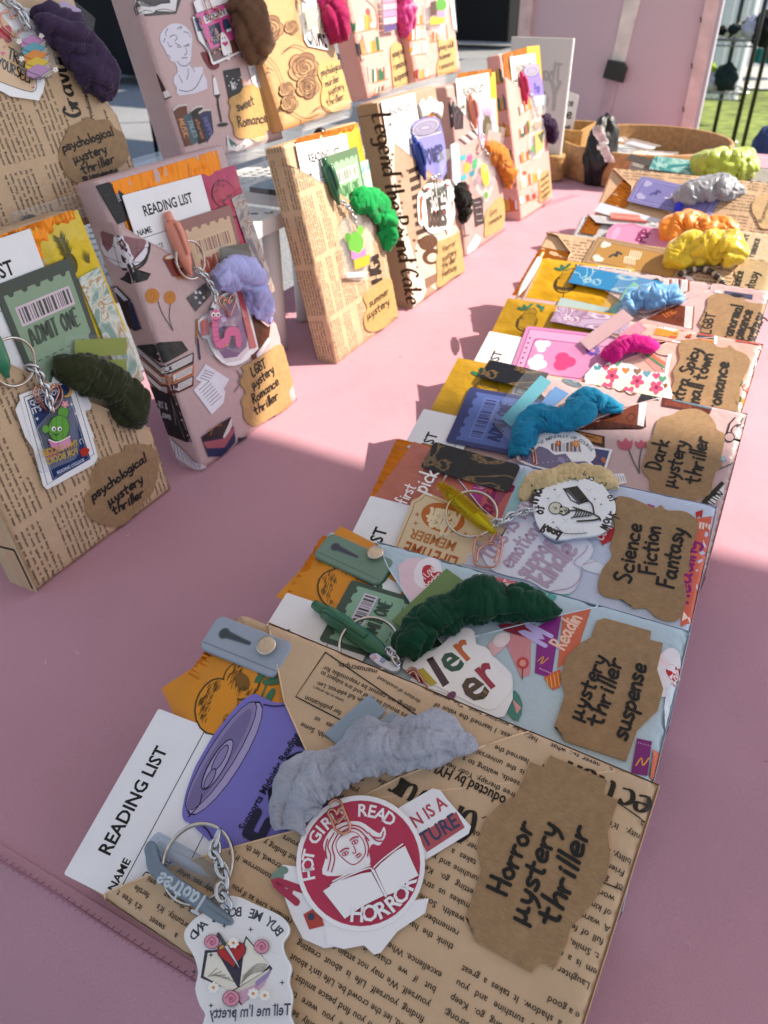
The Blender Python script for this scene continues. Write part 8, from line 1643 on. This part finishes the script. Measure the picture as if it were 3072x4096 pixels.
# the pink board with its frame, strap and buckle
ba = 2.03; L0 = on_a(*q('c3', [(165, 200)])[0], ba); R0 = on_a(*q('c3', [(1215, 740)])[0], ba); bbl, bbr = -L0.x*SA+L0.y*CA, -R0.x*SA+R0.y*CA
t = Thing('pink_board', 'large pink fabric board seen from behind, pale strap and black buckle', 'board', TABLE, ((ba), (bbl+bbr)/2, GZ)); ZT = .62
t.part('panel', MB().box((ba, bbr+.001, -.28), (ba+.006, bbl-.001, ZT), 'ccb2b8'), 'silicone')
fw_ = .026
for nm, y0, y1, z0, z1 in (('frame_bar', bbr-.002, bbr+fw_, -.285, ZT+.002), ('frame_bar', bbl-fw_, bbl+.002, -.285, ZT+.002)): t.part(nm, MB().box((ba-.012, y0, z0), (ba-.0005, y1, z1), 'dcc2bc'), 'fabric')
t.part('edge_trim', MB().box((ba-.006, bbr-.009, -.285), (ba+.02, bbr-.0025, ZT+.003), 'b8b6c0'), 'plastic')
for i in range(9): t.part('staple', MB().tube([(ba-.0125, bbr+fw_+.0005, -.2+.085*i), (ba-.0125, bbr+fw_+.003, -.19+.085*i)], .0016, '6a5650', 6), 'metal')
def bp(crop, x, y, d=.004): p = on_a(*q(crop, [(x, y)])[0], ba-d); return (-p.x*SA+p.y*CA, p.z)
def bpan(nm, crop, pts, d0, d1, col, m): mb = MB().prism([bp(crop, *p) for p in pts], d0, d1, col); mb.warp(lambda x, y, z: (ba-z, x, y)); t.part(nm, mb, m)
bpan('strap', 'c3', [(805, -60), (905, -60), (795, 375), (715, 360)], .0006, .003, 'e6dcd2', 'fabric'); bpan('strap', 'c3', [(680, 470), (760, 480), (690, 760), (625, 760)], .0006, .002, 'c4aab0', 'fabric'); bpan('buckle', 'c3', [(700, 358), (795, 378), (815, 410), (790, 498), (668, 465)], .0035, .016, '17161a', 'plastic')  # lower strap piece coloured duller, painting in its weaker light
# ------------------------------------------------------------------ beyond the table
def pole(nm, mb, m, t): t.part(nm, mb, m)
def gp(crop, x, y, z): p = on_z(*q(crop, [(x, y)])[0], z); return (p.x*CA+p.y*SA, -p.x*SA+p.y*CA)
# wire shelving rack with plush goods
ra = 5.0
def rp(crop, x, y, a=ra): p = on_a(*q(crop, [(x, y)])[0], a); return (-p.x*SA+p.y*CA, p.z)
t = Thing('wire_rack', 'black wire shelving rack holding plush goods beyond the table', 'shelf', TABLE, (ra+.2, rp('e8', 1100, 540)[0], GZ))
y1, z1 = rp('e8', 1440, 560); y0 = rp('e8', 760, 520)[0]; z2 = rp('e8', 1330, 1330)[1]; yl = rp('e8', 1130, 600)[0]
yr = y1-.02; y0 = y0+.12
for (a_, y_) in ((ra, yr), (ra+.33, yr-.03), (ra+.36, (yl*.9+y0*.1))): t.part('post', MB().tube([(a_, y_, GZ), (a_, y_, .75)], .012, '1b1a1c', 10), 'plastic')
for z in (z1, z2, -.55, .45):
    mb = MB()
    for i in range(2):
        for zz in (z, z-.03): mb.tube([(ra+.33*i, yr, zz), (ra+.33*i, y0, zz)], .004, '8a8a90', 6)
        n = 26; mb.tube([(ra+.33*i, yr+(y0-yr)*j/n, z-(.03 if j % 2 else 0)) for j in range(n+1)], .0025, '8a8a90', 5)
    for j in range(24): y_ = yr+(y0-yr)*j/23; mb.tube([(ra, y_, z), (ra+.33, y_, z)], .0022, '8a8a90', 5)
    t.part('wire_shelf', mb, 'metal')
def plush(nm, lab, cat, blobs, m='fabric'):
    mb = MB()
    for i, (x, y, r, c_, sq) in enumerate(blobs):
        yy, zz = rp('e8', x, y, ra+.12); mb.ball((ra+.12+.02*(i % 3), yy, zz), r*.46, c_, 14, sq, .35, i)
    single(nm, mb, m, TABLE, lab, cat)
plush('plush_toy', 'black and white plush animal lying on the upper wire shelf', 'plush toy', [(1010, 430, .05, '16181a', (1, 1, 1)), (1070, 470, .04, 'dcdcd6', (1, 1, 1)), (1110, 470, .045, '16181a', (1, 1, 1)), (1190, 400, .06, '1e2a2c', (1, 1.2, .8)), (1250, 440, .07, 'c9c6b4', (1, 1, 1)), (1320, 470, .05, 'b8b29c', (1, 1.3, .8))])
plush('plush_toy', 'pale plush with a red spot leaning on the rack post', 'plush toy', [(1420, 390, .1, 'c6c6d6', (.8, .8, 1.2)), (1380, 275, .03, 'b04040', (1, 1, 1)), (1340, 330, .04, '8a8470', (1, 1.3, .7))])
plush('fur_hat', 'shaggy black fur hat hanging over the rack post', 'hat', [(1590, 330, .09, '121113', (1, 1, 1.3)), (1560, 470, .11, '0e0d0f', (1, 1, 1.3)), (1630, 450, .1, '121113', (1, 1, 1.4)), (1500, 520, .06, '121113', (1, 1, 1))])
plush('ball_hat', 'round green black and white beanie on the lower wire shelf', 'hat', [(1060, 1090, .135, '20302e', (1, 1, 1.05)), (1130, 1040, .06, 'c9c6d0', (.6, 1.3, .8)), (1090, 1170, .07, 'cfcfd8', (.6, 1.2, .8)), (970, 1140, .05, 'b9bcc4', (.6, 1, .8)), (1060, 1240, .07, '0f1012', (1, 1.6, .6))])
plush('knit_hat', 'pale knitted hat on the lower wire shelf', 'hat', [(830, 1150, .11, 'c4c4cc', (1, 1.1, 1)), (880, 1190, .08, 'b0b0b8', (1, 1, 1))])
plush('plush_ball', 'lime green plush peeking over the knitted hat', 'plush toy', [(810, 960, .08, 'a8c832', (1, 1.2, .9))])
# white sheet hung behind the rack and other stalls
def wall(nm, lab, cat, a_, crop, x0, x1, ztop, zbot, col, m='canvas', gr=None):
    yA = rp(crop, x0, 300, a_)[0]; yB = rp(crop, x1, 300, a_)[0]; n = 40; mb = MB()
    for i in range(n+1):
        y = yA+(yB-yA)*i/n
        for z in (ztop, zbot): mb.v.append((a_+.05*math.sin(i*.8)*(1 if z == zbot else .5), y, z))
    for i in range(n): mb.face((2*i, 2*i+1, 2*i+3, 2*i+2), col, True)
    single(nm, mb, m, TABLE, lab, cat, gr)
wall('tent_wall', 'white cloth tent wall behind the wire rack', 'tent wall', 7.2, 'e8', 500, 1480, 1.3, rp('e8', 1000, 1400, 7.2)[1], 'dfe3ea')
wall('tent_wall', 'white cloth tent wall at the far right edge', 'tent wall', 10.5, 'e8', 1560, 2600, 1.6, rp('e8', 1600, 600, 10.5)[1], 'dfe3ea')
wall('tarp', 'teal tarpaulin at the far right edge', 'tarp', 9.5, 'e8', 1590, 2300, rp('e8', 1640, 680, 9.5)[1], rp('e8', 1640, 900, 9.5)[1], '2f7f7c', 'fabric')
mb = MB(); x_, y_ = gp('e8', 1800, 2050, -.3); mb.ball((2.35, rp('e8', 1690, 2060, 2.35)[0], -.06), .055, '2c3f66', 14, (1, .8, 1), .3); single('blue_bag', mb, 'fabric', TABLE, 'dark blue bag at the right picture edge beyond the table corner', 'bag')
# folding tables and black cloths of the next stalls
def btable(lab, crop, x, y, w_, dp, h_, col='131317', gr='black covered tables of other stalls'):
    a_, b_ = gp(crop, x, y, GZ); t = Thing('stall_table', lab, 'table', TABLE, (a_, b_, GZ), gr); n = 48; mb = MB(); R_ = [(a_-dp/2, b_-w_/2), (a_+dp/2, b_-w_/2), (a_+dp/2, b_+w_/2), (a_-dp/2, b_+w_/2)]
    mb.poly(R_, GZ+h_, col); t.part('cloth_top', mb, 'fabric'); m2 = MB()
    for k_, z in ((0, GZ+h_-.001), (.02, GZ+.1)):
        for i in range(4):
            A, B = Vector(R_[i]), Vector(R_[(i+1) % 4])
            for j in range(12): p = A.lerp(B, j/12); d_ = (p-Vector((a_, b_))).normalized(); p = p+d_*(k_*(1+.9*math.sin(j*2.1))); m2.v.append((p.x, p.y, z))
    for i in range(48): j = (i+1) % 48; m2.face((i, j, 48+j, 48+i), col, True)
    t.part('cloth_skirt', m2, 'fabric'); return t
btable('black covered table standing far behind the mauve upper packet', 'f', 330, 175, 1.3, .8, .8)
btable('black covered table beyond the pink bookshelf packets', 'f', 1010, 100, 1.5, .7, .82)
btable('black covered table farther off beside the pink board', 'f', 1090, 60, 1.2, .7, .9)
a_, b_ = gp('f', 470, 150, GZ)
t = Thing('stall_chair', 'black folding chair between the upper newspaper and mauve packets', 'chair', TABLE, (3.6, 2.4, GZ)); cx, cy = 4.3, 3.62
t.part('seat', MB().box((cx-.22, cy-.22, GZ+.43), (cx+.22, cy+.22, GZ+.47), '121214'), 'fabric'); t.part('backrest', MB().box((cx+.2, cy-.22, GZ+.5), (cx+.23, cy+.22, GZ+.95), '121214'), 'fabric')
for dx in (-.2, .2):
    for dy in (-.2, .2): t.part('leg', MB().tube([(cx+dx, cy+dy, GZ), (cx+dx, cy+dy, GZ+.44)], .013, '16161a', 8), 'metal')
wall('tent_wall', 'white cloth tent wall far behind the black covered tables', 'tent wall', 15, 'f', 880, 1400, 2.0, GZ+.6, 'e6e8ea')
for i, (x, y, r, c_) in enumerate(((355, 128, .16, '8fe6e0'), (300, 150, .12, 'a8ece4'), (330, 122, .1, 'd0f4f0'), (400, 132, .1, '9ad8d0'))):
    a_, b_ = gp('f', x, y, GZ); mb = MB().ball((a_, b_, GZ+r), r, c_, 10, (1.6, 2.2, .5), .3, i); single('teal_light_blob', mb, 'gloss', TABLE, 'shiny teal blob standing for blurred lights under the far black table', 'bundle', 'teal blobs standing for lights under the far stall')  # pale teal blobs stand in for blurred lights

for i, (a_, b_, wa, wb) in enumerate(((8.3, 3.0, 1.7, 3.4), (5.6, 2.6, 1.3, 3.0), (11.6, 4.6, 2.0, 4.0))):  # unseen canopies, added and spaced so their shadows band the asphalt
    tt = Thing('market_tent', ('unseen white canopy tent added to shade the asphalt, over the far black covered table', 'unseen white canopy tent added to shade the asphalt, just beyond the pink table on the left', 'unseen white canopy tent added to shade the asphalt, farthest away on the left')[i], 'tent', TABLE, (a_, b_, GZ)); zc = GZ+2.35; mb = MB(); mb.poly([(a_-wa/2, b_-wb/2), (a_+wa/2, b_-wb/2), (a_+wa/2, b_+wb/2), (a_-wa/2, b_+wb/2)], zc, 'efece6'); tt.part('canopy', mb, 'canvas')
    for x in (a_-wa/2+.05, a_+wa/2-.05):
        for y in (b_-wb/2+.05, b_+wb/2-.05): tt.part('pole', MB().tube([(x, y, GZ), (x, y, zc)], .02, 'c9c9c9', 8), 'metal')
